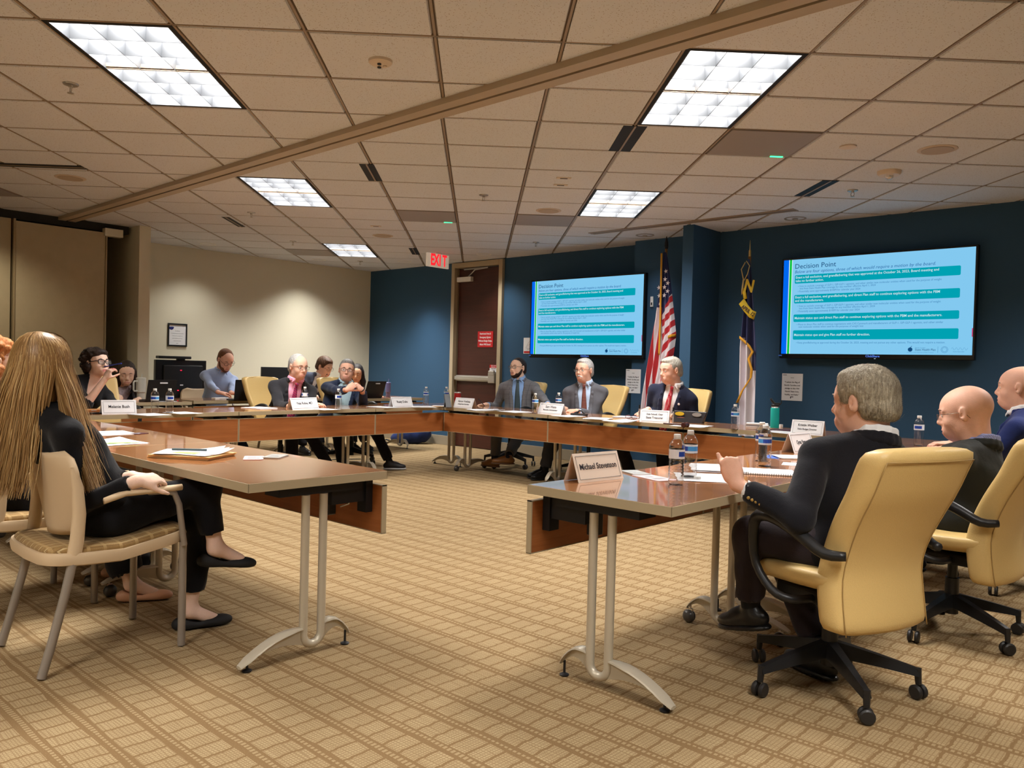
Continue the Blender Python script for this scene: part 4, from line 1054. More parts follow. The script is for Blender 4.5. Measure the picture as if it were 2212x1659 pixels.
        F = np.concatenate(F)
        if deform is not None: Vv = deform(Vv)
        return Vv, F
    def build(s, name, mats, parent, h, assign=None, deform=None, origin=None, smooth=True):
        Vv, F = s.mesh(h, deform)
        return mesh_np(name, Vv - np.asarray(origin if origin is not None else parent.location), F, mats, parent, assign(Vv[F].mean(1)) if assign is not None else None)


def mesh_np(name, Vv, F, mats, parent, mi=None):
    me = bpy.data.meshes.new(name)
    me.vertices.add(len(Vv)); me.vertices.foreach_set('co', np.asarray(Vv, np.float32).ravel())
    nf, k = F.shape
    me.loops.add(nf * k); me.loops.foreach_set('vertex_index', F.astype(np.int32).ravel())
    me.polygons.add(nf); me.polygons.foreach_set('loop_start', np.arange(0, nf * k, k, dtype=np.int32)); me.polygons.foreach_set('loop_total', np.full(nf, k, np.int32))
    me.polygons.foreach_set('use_smooth', np.ones(nf, bool))
    if not isinstance(mats, (list, tuple)): mats = [mats]
    for m_ in mats: me.materials.append(m_)
    if mi is not None: me.polygons.foreach_set('material_index', np.asarray(mi, np.int32))
    me.update(calc_edges=True); me.validate()
    o = bpy.data.objects.new(name, me); COL.objects.link(o); o.parent = parent
    return o


def folds(amp, sc, seed=0, axis=None):
    r = np.random.RandomState(seed); K = r.normal(size=(9, 3)) * sc; ph = r.rand(9) * 6.28; D = r.normal(size=(9, 3)); D /= np.linalg.norm(D, axis=1)[:, None]
    def f(Vv):
        o = np.zeros_like(Vv)
        for i in range(9):
            w = np.sin(Vv @ K[i] + ph[i] + 1.3 * np.sin(Vv @ K[(i + 3) % 9] * .6))
            o += D[i] * w[:, None]
        return Vv + o * amp / 3
    return f


class Frame:
    def __init__(s, o, f, u):  # origin, forward, up
        s.o = V3(*o); s.f = nrm(f); s.u = nrm(np.asarray(u) - s.f * (np.asarray(u) @ s.f)); s.l = np.cross(s.u, s.f); s.A = np.stack([s.f, s.l, s.u])
    def __call__(s, a, b, c): return s.o + s.f * a + s.l * b + s.u * c


def yaw(v, deg):
    a = math.radians(deg); c, s_ = math.cos(a), math.sin(a); return V3(v[0] * c - v[1] * s_, v[0] * s_ + v[1] * c, v[2])


def ik(a, t, l1, l2, hint):
    a = V3(*a); t = V3(*t); d = t - a; L = float(np.linalg.norm(d)); L = min(L, (l1 + l2) * .995); dn = nrm(d)
    x = (l1 * l1 - l2 * l2 + L * L) / (2 * L); y = math.sqrt(max(0, l1 * l1 - x * x))
    h = V3(*hint); h = nrm(h - dn * (h @ dn)); return a + dn * x + h * y, a + dn * L


def skin_mat(name, col, lip):
    a = mat('skin_' + name, col, .5, spec=.35, noise=.07, nscale=55, bump=.12, bscale=300)
    if 'Subsurface Weight' in a.node_tree.nodes['Principled BSDF'].inputs:
        b = a.node_tree.nodes['Principled BSDF']; b.inputs['Subsurface Weight'].default_value = .08; b.inputs['Subsurface Radius'].default_value = (.02, .008, .004)
    return a, mat('lip_' + name, lip, .45)


SKINS = {'fair': (s2l(236, 196, 172), s2l(208, 150, 134)), 'ruddy': (s2l(228, 178, 154), s2l(206, 146, 128)), 'tan': (s2l(214, 168, 136), s2l(180, 118, 100)), 'pale': (s2l(240, 204, 184), s2l(208, 132, 124))}
M_eye = mat('eye_white', (.75, .72, .68), .2); M_iris = mat('iris_dark', (.03, .02, .015), .15)


def hair_mat(name, c1, c2):
    key = 'hair_' + name
    if key in MATS: return MATS[key]
    m = mat(key, c1, .55, spec=.35); n = N(m)
    tc = n.new('ShaderNodeTexCoord'); a = n.noise(n.mapped(tc.outputs['Object'], (160, 160, 22)), 1.0, 4, .6); b = n.noise(tc.outputs['Object'], 14, 2)
    r = n.new('ShaderNodeMapRange'); r.inputs[1].default_value = .35; r.inputs[2].default_value = .65
    n.l(n.math('ADD', n.math('MULTIPLY', a, .7), n.math('MULTIPLY', b, .3)), r.inputs[0])
    n.l(n.mix(r.outputs[0], c1, c2), n.b.inputs['Base Color']); n.bump(a, .9, .004)
    return m


def head(sd, H, sc=1.0, male=True, jowl=0.0, neck=None, ears=True, eyes_open=True):
    """adds the head prims to sd; H is a Frame at mid ear height"""
    g = lambda a, b, c: H(a * sc, b * sc, c * sc)
    E = lambda c, r, k=.02, op=1: sd.ell(g(*c), H.A, [x * sc for x in r], k * sc, op)
    E((-.014, 0, .030), (.099, .077, .088), .01)
    E((.030, 0, .030), (.066, .064, .060), .03)
    E((.034, 0, -.022), (.055, .060, .072), .03)
    E((.026, 0, -.066), (.056, .054 + jowl * .6, .044 + jowl * .3), .03)
    E((.068, 0, -.094), (.022, .024, .018), .03)
    if jowl: E((.02, 0, -.10), (.045, .045, .03), .03)
    for q in (-1, 1):
        E((.056, .036 * q, -.034), (.028, .024, .026), .02)
        sd.cap(g(.090, .012 * q, .020), g(.074, .048 * q, .020), .0085 * sc, .007 * sc, .014 * sc)
        E((.106, .031 * q, .001), (.0165, .0185, .0125), .012, -1)
        E((.0755, .031 * q, .0035), (.0155, .0165, .0150), .004) if eyes_open else E((.0775, .031 * q, .001), (.0160, .0175, .0150), .004)
        if ears:
            sd.ell(g(-.004, .080 * q, -.004), [nrm(H.f * 1 + H.l * .25 * q), nrm(H.l * 1 - H.f * .25 * q), H.u], [.018 * sc, .0095 * sc, .032 * sc], .008 * sc)
            sd.ell(g(.001, .0915 * q, -.001), [H.f, H.l, H.u], [.0105 * sc, .0075 * sc, .020 * sc], .004 * sc, -1); sd.ell(g(.004, .089 * q, -.010), [H.f, H.l, H.u], [.006 * sc, .009 * sc, .008 * sc], .003 * sc, -1)
    sd.cap(g(.086, 0, .010), g(.108, 0, -.030), .0085 * sc, .0125 * sc, .014 * sc)
    for q in (-1, 1): sd.cap(g(.098, .010 * q, -.037), g(.094, .012 * q, -.037), .0085 * sc, .0085 * sc, .008 * sc)
    E((.084, 0, -.070), (.020, .030, .022), .02)
    E((.093, 0, -.0655), (.0125, .024, .0048), .004); E((.091, 0, -.0755), (.0125, .021, .0060), .004)
    E((.106, 0, -.0705), (.012, .024, .0018), .003, -1)


def lips_assign(H, sc):
    def f(Cn):
        q = (Cn - H.o) @ H.A.T / sc
        return ((np.abs(q[:, 1]) < .025 - 1.2 * np.maximum(0, np.abs(q[:, 2] + .0705) - .004)) & (np.abs(q[:, 2] + .0710) < .0115) & (q[:, 0] > .088)).astype(int)
    return f


def eyes(par, H, sc, look=(1, 0, 0), closed=False, iris=None):
    lk = nrm(H.f * look[0] + H.l * look[1] + H.u * look[2])
    for q in (-1, 1):
        c = H(.0785 * sc, .031 * sc * q, .0005 * sc); r = .0138 * sc
        if closed: continue
        m = MB(); n0 = 12; t = nrm(np.cross(lk, [0, 0, 1])); b = np.cross(t, lk); rings = [(.001, 1.0), (.2, .98), (.42, .905), (.44, .90), (.75, .66), (1, 0), (.75, -.66), (.001, -1)]
        P = [[c + r * (lk * z + (t * math.cos(a) + b * math.sin(a)) * rr) - par_loc(par) for a in np.linspace(0, 2 * PI, n0, False)] for rr, z in rings]
        m.grid(P, True); m.mi = [1 if k < 3 * n0 else 0 for k in range(len(m.f))]
        m.build('eye', [M_eye, iris or M_iris], par, smooth=True)


def par_loc(p): return np.array(p.location, float)


def glasses(par, H, sc, col, rim=.0016, w=.027, hgt=.019, round_=.6, sides=(-1, 1), low=0.0, top_only=False, thick=1.0):
    o = par_loc(par); g = lambda a, b, c: H(a * sc, b * sc, (c - low) * sc) - o
    m = MB()
    for q in (-1, 1):
        pts = [g(.108 - .05 * (abs(.033 * q + w * math.copysign(abs(math.cos(a)) ** round_, math.cos(a)))) ** 2 * 20, .033 * q + w * math.copysign(abs(math.cos(a)) ** round_, math.cos(a)), hgt * math.copysign(abs(math.sin(a)) ** round_, math.sin(a))) for a in (np.linspace(0, 2 * PI, 29) if not top_only else np.linspace(0, PI, 15))]
        m.tube(pts, rim * sc, 6)
    m.tube([g(.107, -.008, .006), g(.111, 0, .008), g(.107, .008, .006)], rim * sc, 6)
    fr_ = m.build('glasses', col, par, smooth=True)
    t = MB()
    for q in (-1, 1):
        t.tube([g(.100, .060 * q, .008), g(.088, .074 * q, .010), g(.02, .083 * q, .010), g(-.012, .084 * q, .004), g(-.028, .082 * q, -.018)], rim * sc * 1.1, 6)
    t.build('temple_arm', col, fr_, smooth=True)
    l = MB()
    for q in (-1, 1):
        c = g(.1065, .033 * q, 0); pts = [g(.1065 - .05 * (abs(.033 * q + w * .95 * math.cos(a))) ** 2 * 20, .033 * q + w * .96 * math.copysign(abs(math.cos(a)) ** round_, math.cos(a)), hgt * .96 * math.copysign(abs(math.sin(a)) ** round_, math.sin(a))) for a in np.linspace(0, 2 * PI, 20, False)]
        l.add(pts, [tuple(range(20))])
    lm_ = mat('lens_glass', (.9, .95, 1), .02, spec=.6); lm_.node_tree.nodes['Principled BSDF'].inputs['Alpha'].default_value = .10
    l.build('lens', lm_, fr_, fixn=False)
    return fr_


def hand(sd, wr, d, n, side, curl=(.5, .5, .5, .5), thumb=(.6, .5, .3), sc=1.0, tcurl=.2, spread=.06, points=None):
    """wr wrist, d finger direction, n palm facing direction, side=+1 thumb towards cross(d,n)"""
    d = nrm(d); n = nrm(np.asarray(n) - d * (np.asarray(n) @ d)); a = np.cross(d, n) * side
    wr = V3(*wr)
    sd.ell(wr + d * .048 * sc, [d, a, n], [.052 * sc, .040 * sc, .0145 * sc], .015)
    sd.cap(wr - d * .01, wr + d * .03 * sc, .025 * sc, .024 * sc, .015, flat=(n, .72))
    sd.cap(wr + d * .022 * sc + a * .020 * sc + n * .006, wr + d * .055 * sc + a * .028 * sc + n * .006, .014 * sc, .013 * sc, .012)
    tips = []
    for k, (off, L, r) in enumerate(((.030, .072, .0088), (.0105, .082, .0090), (-.0095, .076, .0085), (-.028, .060, .0076))):
        b = wr + d * (.088 - .004 * abs(k - 1)) * sc + a * off * sc; dr = nrm(d + a * spread * (1.2 - k)); c = curl[k]
        for j, (fr, rr) in enumerate(((.44, 1.0), (.30, .93), (.26, .85))):
            ang = c * (1.15 if j == 0 else 1.35); dr = nrm(dr * math.cos(ang) + n * math.sin(ang) * 1.0 - 0 * d) if j == 0 else nrm(dr * math.cos(ang) + nrm(np.cross(np.cross(dr0, n), dr0) if False else (n2)) * math.sin(ang))
            e = b + dr * L * fr * sc; sd.cap(b, e, r * rr * sc, r * rr * .93 * sc, .0045 if j else .009)
            # next bend direction: rotate n with the finger inside the (d,n) plane
            n2 = nrm(np.cross(np.cross(dr, n - d * 0) if False else np.cross(d, n), dr)); n2 = n2 if n2 @ n > -2 else n2
            n2 = nrm(np.cross(np.cross(d, n), dr)); 
            b = e
        tips.append(b)
    td = nrm(d * thumb[0] + a * thumb[1] + n * thumb[2]); b = wr + d * .022 * sc + a * .026 * sc + n * .006
    m1 = b + td * .042 * sc; sd.cap(b, m1, .0135 * sc, .0110 * sc, .012)
    td2 = nrm(td * math.cos(tcurl) + d * math.sin(tcurl)); m2 = m1 + td2 * .034 * sc; sd.cap(m1, m2, .0108 * sc, .0098 * sc, .006)
    m3 = m2 + nrm(td2 * math.cos(tcurl) + d * math.sin(tcurl)) * .026 * sc; sd.cap(m2, m3, .0098 * sc, .0078 * sc, .005)
    return tips, m3


def shoe(par, ank, toe_dir, m_up, m_sole, up=(0, 0, 1), sc=1.0, flatshoe=False, name='shoe', L=.27):
    """ank is the ankle joint; builds a shoe whose sole lies .085 below it"""
    u = nrm(up); f = nrm(np.asarray(toe_dir) - u * (np.asarray(toe_dir) @ u)); l = np.cross(u, f); o = V3(*ank) - u * .085 * sc
    g = lambda a, b, c: o + (f * a + l * b + u * c) * sc
    s_ = SDF()
    if not flatshoe:
        s_.ell(g(-.01, 0, .045), [f, l, u], [.065 * sc, .038 * sc, .045 * sc], .03); s_.ell(g(.09, .0, .033), [f, l, u], [.095 * sc, .043 * sc, .034 * sc], .03); s_.ell(g(.04, 0, .055), [f, l, u], [.07 * sc, .035 * sc, .038 * sc], .03)
        s_.cap(g(0, 0, .05), g(-.005, 0, .095), .037 * sc, .036 * sc, .02); s_.plane(g(0, 0, .012), -u); s_.plane(g(0, 0, .108), u)
        ob = s_.build(name, m_up, par, .007)
        s2 = SDF(); s2.ell(g(-.005, 0, .008), [f, l, u], [.072 * sc, .040 * sc, .018 * sc], .03); s2.ell(g(.09, 0, .008), [f, l, u], [.102 * sc, .047 * sc, .018 * sc], .04); s2.plane(g(0, 0, .001), -u, .004); s2.plane(g(0, 0, .022), u, .004)
        Vv, F = s2.mesh(.006); mesh_np('sole', Vv - par_loc(par), F, m_sole, ob)
    else:
        s_.ell(g(-.02, 0, .028), [f, l, u], [.052 * sc, .034 * sc, .034 * sc], .02); s_.ell(g(.08, 0, .022), [f, l, u], [.10 * sc, .038 * sc, .024 * sc], .03); s_.ell(g(.135, 0, .024), [f, l, u], [.050 * sc, .032 * sc, .022 * sc], .02)
        s_.ell(g(.035, 0, .062), [f, l, u], [.072 * sc, .031 * sc, .042 * sc], .008, -1); s_.plane(g(0, 0, .004), -u)
        ob = s_.build(name, m_up, par, .005)
    return ob


def tie_mesh(par, shirt, T, m_tie, c0, c1, fwd, wide=.042):
    """a tie laid on the shirt surface from the throat point c0 down to c1 (Frame coords of T)"""
    o = par_loc(par); P = []; n = 12
    for k in range(n + 1):
        q = k / n; w_ = (.014 + (wide - .014) * q ** .8)
        row = []
        for u in (-1, -.5, 0, .5, 1):
            b = T(.30, c0[1] + (c1[1] - c0[1]) * q + u * w_, c0[2] + (c1[2] - c0[2]) * q)
            h = shirt.hit(b, -T.f); row.append(h + T.f * (.004 + .003 * (1 - u * u)) - o)
        P.append(row)
    b = MB().grid(P).build('tie', m_tie, par, smooth=True, solid=.004)
    kn = P[0][2] + np.array(T.u) * .012 + np.array(T.f) * .004
    q_ = MB(); c = kn; F3 = T
    top = [c + F3.l * a * .020 + F3.u * .014 for a in (-1, 1)]; bot = [c + F3.l * a * .011 - F3.u * .018 for a in (-1, 1)]
    q_.hexa([bot[0] - F3.f * .01, bot[1] - F3.f * .01, bot[1] + F3.f * .009, bot[0] + F3.f * .009, top[0] - F3.f * .01, top[1] - F3.f * .01, top[1] + F3.f * .010, top[0] + F3.f * .010])
    q_.build('tie_knot', m_tie, b, smooth=False, bevel=.004)
    return b


M_shirtw = fabric_mat('shirt_white', s2l(232, 232, 234), .03, 400)
def person(label, hip, face_deg, head_o, head_yaw=0, head_pitch=0, head_roll=0, skin='fair', hs=1.0, male=True, jowl=0.0,
           top='jacket', m_top=None, m_shirt=None, m_tie=None, m_leg=None, sh_w=.195, belly=.0, Ls=None, Rs=None, Lh=None, Rh=None, legs=None, m_shoe=None, m_sole=None,
           hair=None, m_hair=None, eyes_open=True, look=(1, 0, 0), beard=None, m_beard=None, glass=None, hb=.0062, hj=.011, seed=1, cuffs=True, shoes='shoe', sleeve='long', brow=None, low_neck=False, skirt=False, elbow_hint=None, chest_lift=0.0, bare_ankle=False, gside=None, folds_amp=.006, sock=None, strand=None):
    """a seated figure. hip: world point between the hip joints; head_o: world point at mid ear height."""
    base = V3(hip[0], hip[1], 0)
    root = thing('person', label, 'person', tuple(base)); o = base
    fw = V3(math.cos(math.radians(face_deg)), math.sin(math.radians(face_deg)), 0); hip = V3(*hip); ho = V3(*head_o)
    hd = yaw(fw, head_yaw); pr_ = math.radians(head_pitch); hf = nrm(hd * math.cos(pr_) + V3(0, 0, math.sin(pr_))); hu = V3(0, 0, 1)
    side = np.cross(V3(0, 0, 1), hd); hu = nrm(hu * math.cos(math.radians(head_roll)) + side * math.sin(math.radians(head_roll)))
    H = Frame(ho, hf, hu)
    nb = ho - H.u * (.146 * hs) - hd * .032 - V3(0, 0, chest_lift)      # base of the neck
    up = nrm(nb - hip); T = Frame(hip, fw - up * float(fw @ up), up); TLn = float(np.linalg.norm(nb - hip))
    shL = T(0.0, sh_w * .93, TLn - .092); shR = T(0.0, -sh_w * .93, TLn - .092)
    if Ls is not None: shL = shL + V3(*Ls)
    if Rs is not None: shR = shR + V3(*Rs)
    arms = []
    for sgn, sh, hh in ((1, shL, Lh), (-1, shR, Rh)):
        hh = dict(hh or {}); tgt = hh.get('w', T(.28, sgn * .12, .10)); hint = hh.get('hint', -V3(0, 0, 1) * 1 + T.l * sgn * .30 - fw * .75)
        el, wr = ik(sh, tgt, .285, .255, hint); arms.append((sgn, sh, el, wr, hh))
    for k, lg_ in enumerate(legs or []):
        hp = hip + T.l * (.095 if k == 0 else -.095) + V3(0, 0, -.02); lg_['hip'] = hp; lg_['ank'] = V3(*lg_['ank'])
        if 'knee' not in lg_: lg_['knee'], lg_['ank'] = ik(hp, lg_['ank'], .44, .42, lg_.get('hint', V3(0, 0, 1)))
    # --- body (skin)
    B = SDF(); head(B, H, hs, male, jowl, eyes_open=eyes_open)
    nr = .059 if male else .047
    B.cap(H(-.022 * hs, 0, -.055 * hs), nb - T.u * .02 + fw * .0, nr * hs + jowl * .4, nr + .006 + jowl * .3, .03)
    B.cap(nb - T.u * .02 + T.l * .03, shL - T.u * .01, .036, .040, .04); B.cap(nb - T.u * .02 - T.l * .03, shR - T.u * .01, .036, .040, .04)
    B.ell(T(.005, 0, TLn - .17), T.A, [.098, .148 * sh_w / .195, .155], .05)
    B.ell(T(.0, 0, .16), T.A, [.092 + belly, .130 + belly * .6, .17], .05)
    for sgn, sh, el, wr, hh in arms:
        B.cap(sh, el, .036, .033, .03); B.cap(el, wr, .033 if sleeve != 'short' else .038, .0255, .02)
        d0 = nrm(wr - el); dd = nrm(hh.get('d', d0)); nn = hh.get('n', -V3(0, 0, 1)); tips, tt = hand(B, wr + dd * .008, dd, nn, hh.get('side', sgn), hh.get('curl', (.45,) * 4), hh.get('thumb', (.7, .5, .3)), hh.get('sc', 1.0 if male else .92), hh.get('tcurl', .2), hh.get('spread', .05))
        hh['tips'] = tips; hh['tt'] = tt
    if bare_ankle:
        for lg_ in legs: B.cap(lg_['ank'] + V3(0, 0, .14) if False else lg_['ank'] + nrm(lg_['knee'] - lg_['ank']) * .16, lg_['ank'], .036, .031, .02); B.cap(lg_['ank'], lg_['ank'] + nrm(lg_['toe']) * .11 - V3(*lg_.get('up', (0, 0, 1))) * .055, .031, .024, .03)
    sm, lm = skin_mat(skin, *SKINS[skin])
    body = B.build('body', [sm, lm], root, hb, assign=lips_assign(H, hs), origin=o)
    eyes(root, H, hs, look, closed=not eyes_open)
    # --- torso clothing
    def torso(sd, g, k=.05, hem=.0, low=True):
        sd.ell(T(.01, 0, TLn - .175), T.A, [.112 + g, .165 * sh_w / .195 + g, .165 + g], k)
        sd.ell(T(.015 + belly * .5, 0, .17), T.A, [.112 + belly + g, .152 + belly * .7 + g, .20 + g], k)
        if low: sd.ell(T(.0, 0, .03 - hem), T.A, [.125 + belly * .6 + g, .172 + belly * .4 + g, .12 + g], k)
        for sgn in (1, -1):
            sh = shL if sgn > 0 else shR
            sd.cap(nb - T.u * .004 + T.l * sgn * .036 - fw * .012, sh + T.u * .004, .036 + g, .042 + g, .05)
    def sleeves(sd, g, end=.0, k=.03, upto=1.0):
        for sgn, sh, el, wr, hh in arms:
            sd.cap(sh, el, .051 + g, .044 + g, k); we = wr - nrm(wr - el) * end
            if upto < 1: we = el + (wr - el) * upto
            sd.cap(el, we, .044 + g, .034 + g, .02); sd.plane_caps = None
    def cuts(sd, frac=0.0):
        for sgn, sh, el, wr, hh in arms:
            d = nrm(wr - el); e = wr - d * frac
            sd.cap(e + d * .030, e + d * .075, .048, .055, .004, -1)
    th = np.array([T.u[0], T.u[1], T.u[2]])
    out = {}
    if top in ('jacket', 'jacket_open'):
        S = SDF(); torso(S, .000, .05, low=False); S.plane(T(0, 0, .03), -T.u); S.cap(H(-.02, 0, -.07) * .25 + nb * .75, nb - T.u * .03, nr + .012 + jowl * .3, nr + .02, .02)
        Sc = SDF(); Sc.p = list(S.p)
        for sgn, sh, el, wr, hh in arms:
            d = nrm(wr - el); S.cap(wr - d * .07, wr - d * .006, .036, .0345, .02)
        cuts(S, .028)
        S.plane(nb + T.u * .045 + fw * .0, T.u * .88 + fw * .40, .006)
        so = S.build('shirt', m_shirt, root, .009, origin=o)
        # collar wings
        cl = SDF(); cc = nb + T.u * .046 + fw * .005; rr = nr + .011 + jowl * .4
        ring = [cc + (fw * math.cos(a) * 1.02 + T.l * math.sin(a)) * rr - fw * .004 - T.u * (.020 * math.cos(a)) for a in np.linspace(.42, 2 * PI - .42, 11)]
        for i in range(10):
            cl.cap(ring[i], ring[i + 1], .0115, .0115, .006); cl.cap(ring[i] - T.u * .018, ring[i + 1] - T.u * .018, .014, .014, .01)
        for sgn in (1, -1):
            a0 = cc + (fw * math.cos(.42) + T.l * sgn * math.sin(.42)) * rr - T.u * .02; cl.cap(a0, a0 + T.l * sgn * .026 - T.u * .038 + fw * .016, .009, .006, .008, flat=(fw, .6))
        cl.build('collar', m_shirt, root, .0052, origin=o)
        if m_tie is not None: out['tie'] = tie_mesh(root, Sc, T, m_tie, (0, 0, TLn - .006), (0, 0, .10), fw)
        J = SDF(); torso(J, .017, .045, .05); sleeves(J, .009, .03)
        J.cap(nb + T.u * .012 - fw * .014, nb - T.u * .05, nr + .020, nr + .05, .03)
        cuts(J, .045)
        # opening: a tapered groove down the front
        front = lambda c, l=0: Sc.hit(T(.34, l, c), -T.f)
        vw = .070 if top == 'jacket' else .085
        b0 = front(.13 if m_tie is not None or top == 'jacket' else .02)
        if top == 'jacket_open': b0 = front(.0)
        t0 = front(TLn - .05)
        wb_ = .042 if top == 'jacket' else .068; cb_ = (.12 if top == 'jacket' else .0); pv = None
        for q in np.linspace(0, 1, 7):
            c_ = cb_ + (TLn - .05 - cb_) * q; h_ = front(c_) + T.f * .014; w_ = wb_ + (vw - wb_) * q
            if pv is not None: J.cap(pv[0], h_, pv[1], w_, .004, -1)
            pv = (h_, w_)
        J.cap(t0 + T.f * .012, nb + T.u * .06 + fw * .03, vw, vw + .012, .01, -1)
        J.cap(nb + T.u * .12 + fw * .02, nb + T.u * .030 + fw * .006, nr + .060 + jowl * .4, nr + .030 + jowl * .4, .01, -1)
        jo = J.build('jacket', m_top, root, hj, deform=folds(folds_amp, 20, seed), origin=o)
        # lapels
        Lp = SDF()
        for sgn in (1, -1):
            pts = []
            for q in np.linspace(0, 1, 7):
                c = .14 + (TLn - .075 - .14) * q; w_ = (.042 if top == 'jacket' else .068) * (1 - q) + vw * q + .019
                pts.append(J_hit(J, T, w_ * sgn, c))
            pts.append(nb + T.u * .006 + T.l * sgn * (nr + .030) + fw * .015); pts.append(nb + T.u * .016 + T.l * sgn * (nr + .016) - fw * .038); pts.append(nb + T.u * .018 - fw * (nr + .026))
            for i in range(len(pts) - 1):
                r0 = .010 + .014 * math.sin(PI * min(1, i / 7)); r1 = .010 + .014 * math.sin(PI * min(1, (i + 1) / 7))
                if i < 6: Lp.cap(pts[i], pts[i + 1], r0, r1, .006, flat=(T.f, .30))
                else: Lp.cap(pts[i], pts[i + 1], .0135, .0135, .01)
        r2 = nr + .023 + jowl * .4; c2 = nb + T.u * .024 + fw * .002
        rg = [c2 + (fw * math.cos(a) + T.l * math.sin(a)) * r2 - T.u * (.018 * math.cos(a)) for a in np.linspace(1.15, 2 * PI - 1.15, 13)]
        for i in range(12): Lp.cap(rg[i], rg[i + 1], .0115, .0115, .006); Lp.cap(rg[i] - T.u * .022, rg[i + 1] - T.u * .020, .0165, .0165, .012)
        Lp.build('lapel', m_top, root, .0065, origin=o, deform=lambda v: v)
        out['jacket'] = J
    else:
        J = SDF(); g = {'shirt': .008, 'top': .006, 'blouse': .004}.get(top, .006)
        torso(J, g, .05)
        if sleeve == 'long': sleeves(J, .0, .01)
        else:
            for sgn, sh, el, wr, hh in arms:
                J.cap(sh, el, .050, .046, .03); J.cap(el, el + (wr - el) * .16, .050, .046, .02); J.cap(el + (wr - el) * .30, el + (wr - el) * .5, .05, .052, .005, -1)
        if sleeve == 'long': cuts(J, .02)
        J.cap(nb - T.u * .0, nb - T.u * .05, nr + .015, nr + .04, .03)
        if low_neck:
            t0 = J.hit(T(.34, 0, TLn - .05), -T.f); b0 = J.hit(T(.34, 0, TLn - .20), -T.f)
            J.cap(b0 + T.f * .01, t0 + T.f * .01, .008, .060, .006, -1); J.cap(t0 + T.f * .01, nb + T.u * .07, .060, .075, .01, -1)
        J.cap(nb + T.u * .09 + fw * .01, nb + T.u * .03 + fw * .01, nr + .05, nr + .010, .01, -1)
        J.build('blouse' if not male else 'shirt', m_top, root, hj, deform=folds(folds_amp, 22, seed), origin=o)
        if top == 'shirt':
            cl = SDF(); cc = nb + T.u * .018 + fw * .006; rr = nr + .014
            ring = [cc + (fw * math.cos(a) + T.l * math.sin(a)) * rr - T.u * (.020 * math.cos(a)) for a in np.linspace(.5, 2 * PI - .5, 11)]
            for i in range(10): cl.cap(ring[i], ring[i + 1], .012, .012, .006)
            for sgn in (1, -1):
                a0 = cc + (fw * math.cos(.5) + T.l * sgn * math.sin(.5)) * rr - T.u * .02; cl.cap(a0, a0 + T.l * sgn * .02 - T.u * .042 + fw * .014, .010, .007, .008, flat=(fw, .6))
            cl.build('collar', m_top, root, .006, origin=o)
        out['jacket'] = J
    # --- legs
    if legs:
        Q = SDF(); Q.ell(hip + V3(0, 0, .0), [fw, T.l * 1.0, V3(0, 0, 1)], [.13, .175, .105], .04)
        for lg_ in legs:
            Q.cap(lg_['hip'], lg_['knee'], .085, .066, .04); a = lg_['ank']; d = nrm(lg_['knee'] - a); e = a + d * lg_.get('hem', .04)
            Q.cap(lg_['knee'], e, .066, lg_.get('cuff', .058), .025); Q.cap(a + d * (lg_.get('hem', .04) - .075), a + d * (lg_.get('hem', .04) - .055), .075, .075, .004, -1)
        Q.build('trousers', m_leg, root, .013, deform=folds(.006, 24, seed + 5), origin=o)
        if m_shoe is not None:
            for lg_ in legs:
                if sock is not None and not bare_ankle:
                    sk = SDF(); d = nrm(lg_['knee'] - lg_['ank']); sk.cap(lg_['ank'] - d * .01, lg_['ank'] + d * .13, .036, .046, .01); sk.build('sock', sock, root, .012, origin=o)
                shoe(root, lg_['ank'], lg_['toe'], m_shoe, m_sole or m_shoe, lg_.get('up', (0, 0, 1)), flatshoe=(shoes == 'flat'))
    # --- hair
    if hair:
        hr = hair_sdf(hair, H, hs, seed)
        def rough(Vv, a=HAIRA.get(hair, .0010)):
            r = np.random.RandomState(seed); q = (Vv - H.o) @ H.A.T; ang = np.arctan2(q[:, 1], q[:, 2] + .02); w = np.sin(ang * 46 + 9 * np.sin(q[:, 0] * 40)) * .6 + np.sin(ang * 23 + q[:, 0] * 110) * .5 + np.sin(q[:, 0] * 150 + q[:, 2] * 190) * .4
            dn = q / (np.linalg.norm(q, axis=1)[:, None] + 1e-6); return Vv + (dn @ H.A) * (w * a)[:, None]
        ho_ = hr.build('hair', m_hair, root, .0062 if hb > .005 else .0045, deform=rough, origin=o)
        if strand: strands(hr, H, hs, ho_, root, m_hair, *strand, seed=seed)
    if beard:
        bd = SDF(); g = lambda a, b, c: H(a * hs, b * hs, c * hs); th_ = {'full': .010, 'short': .006, 'goatee': .006, 'moustache': .006}[beard]
        if beard in ('full', 'short'):
            bd.ell(g(.030, 0, -.070), H.A, [.058 * hs + th_ * .8, .056 * hs + th_ * .6, .046 * hs + th_], .02); bd.ell(g(.068, 0, -.094), H.A, [.022 + th_, .026 + th_, .020 + th_ * 1.8], .02)
            for q in (-1, 1): bd.cap(g(.01, .066 * q, -.02), g(.03, .060 * q, -.06), .012, .018, .02)
            bd.ell(g(.085, 0, -.060), H.A, [.022, .030, .012], .01)
            bd.ell(g(.075, 0, -.028), H.A, [.06, .050, .026], .012, -1); bd.ell(g(.105, 0, -.071), H.A, [.03, .021, .0075], .005, -1); bd.plane(g(-.005, 0, 0), -H.f, .01)
        if beard == 'goatee':
            bd.ell(g(.078, 0, -.094), H.A, [.020, .022, .020], .01); bd.cap(g(.097, -.022, -.060), g(.097, .022, -.060), .0055, .0055, .005)
            for q in (-1, 1): bd.cap(g(.093, .026 * q, -.064), g(.086, .024 * q, -.09), .006, .006, .008)
        if beard == 'moustache':
            for q in (-1, 1): bd.cap(g(.103, .004 * q, -.055), g(.088, .034 * q, -.070), .0085, .0055, .008)
        bd.build('beard', m_beard, root, .0055, origin=o)
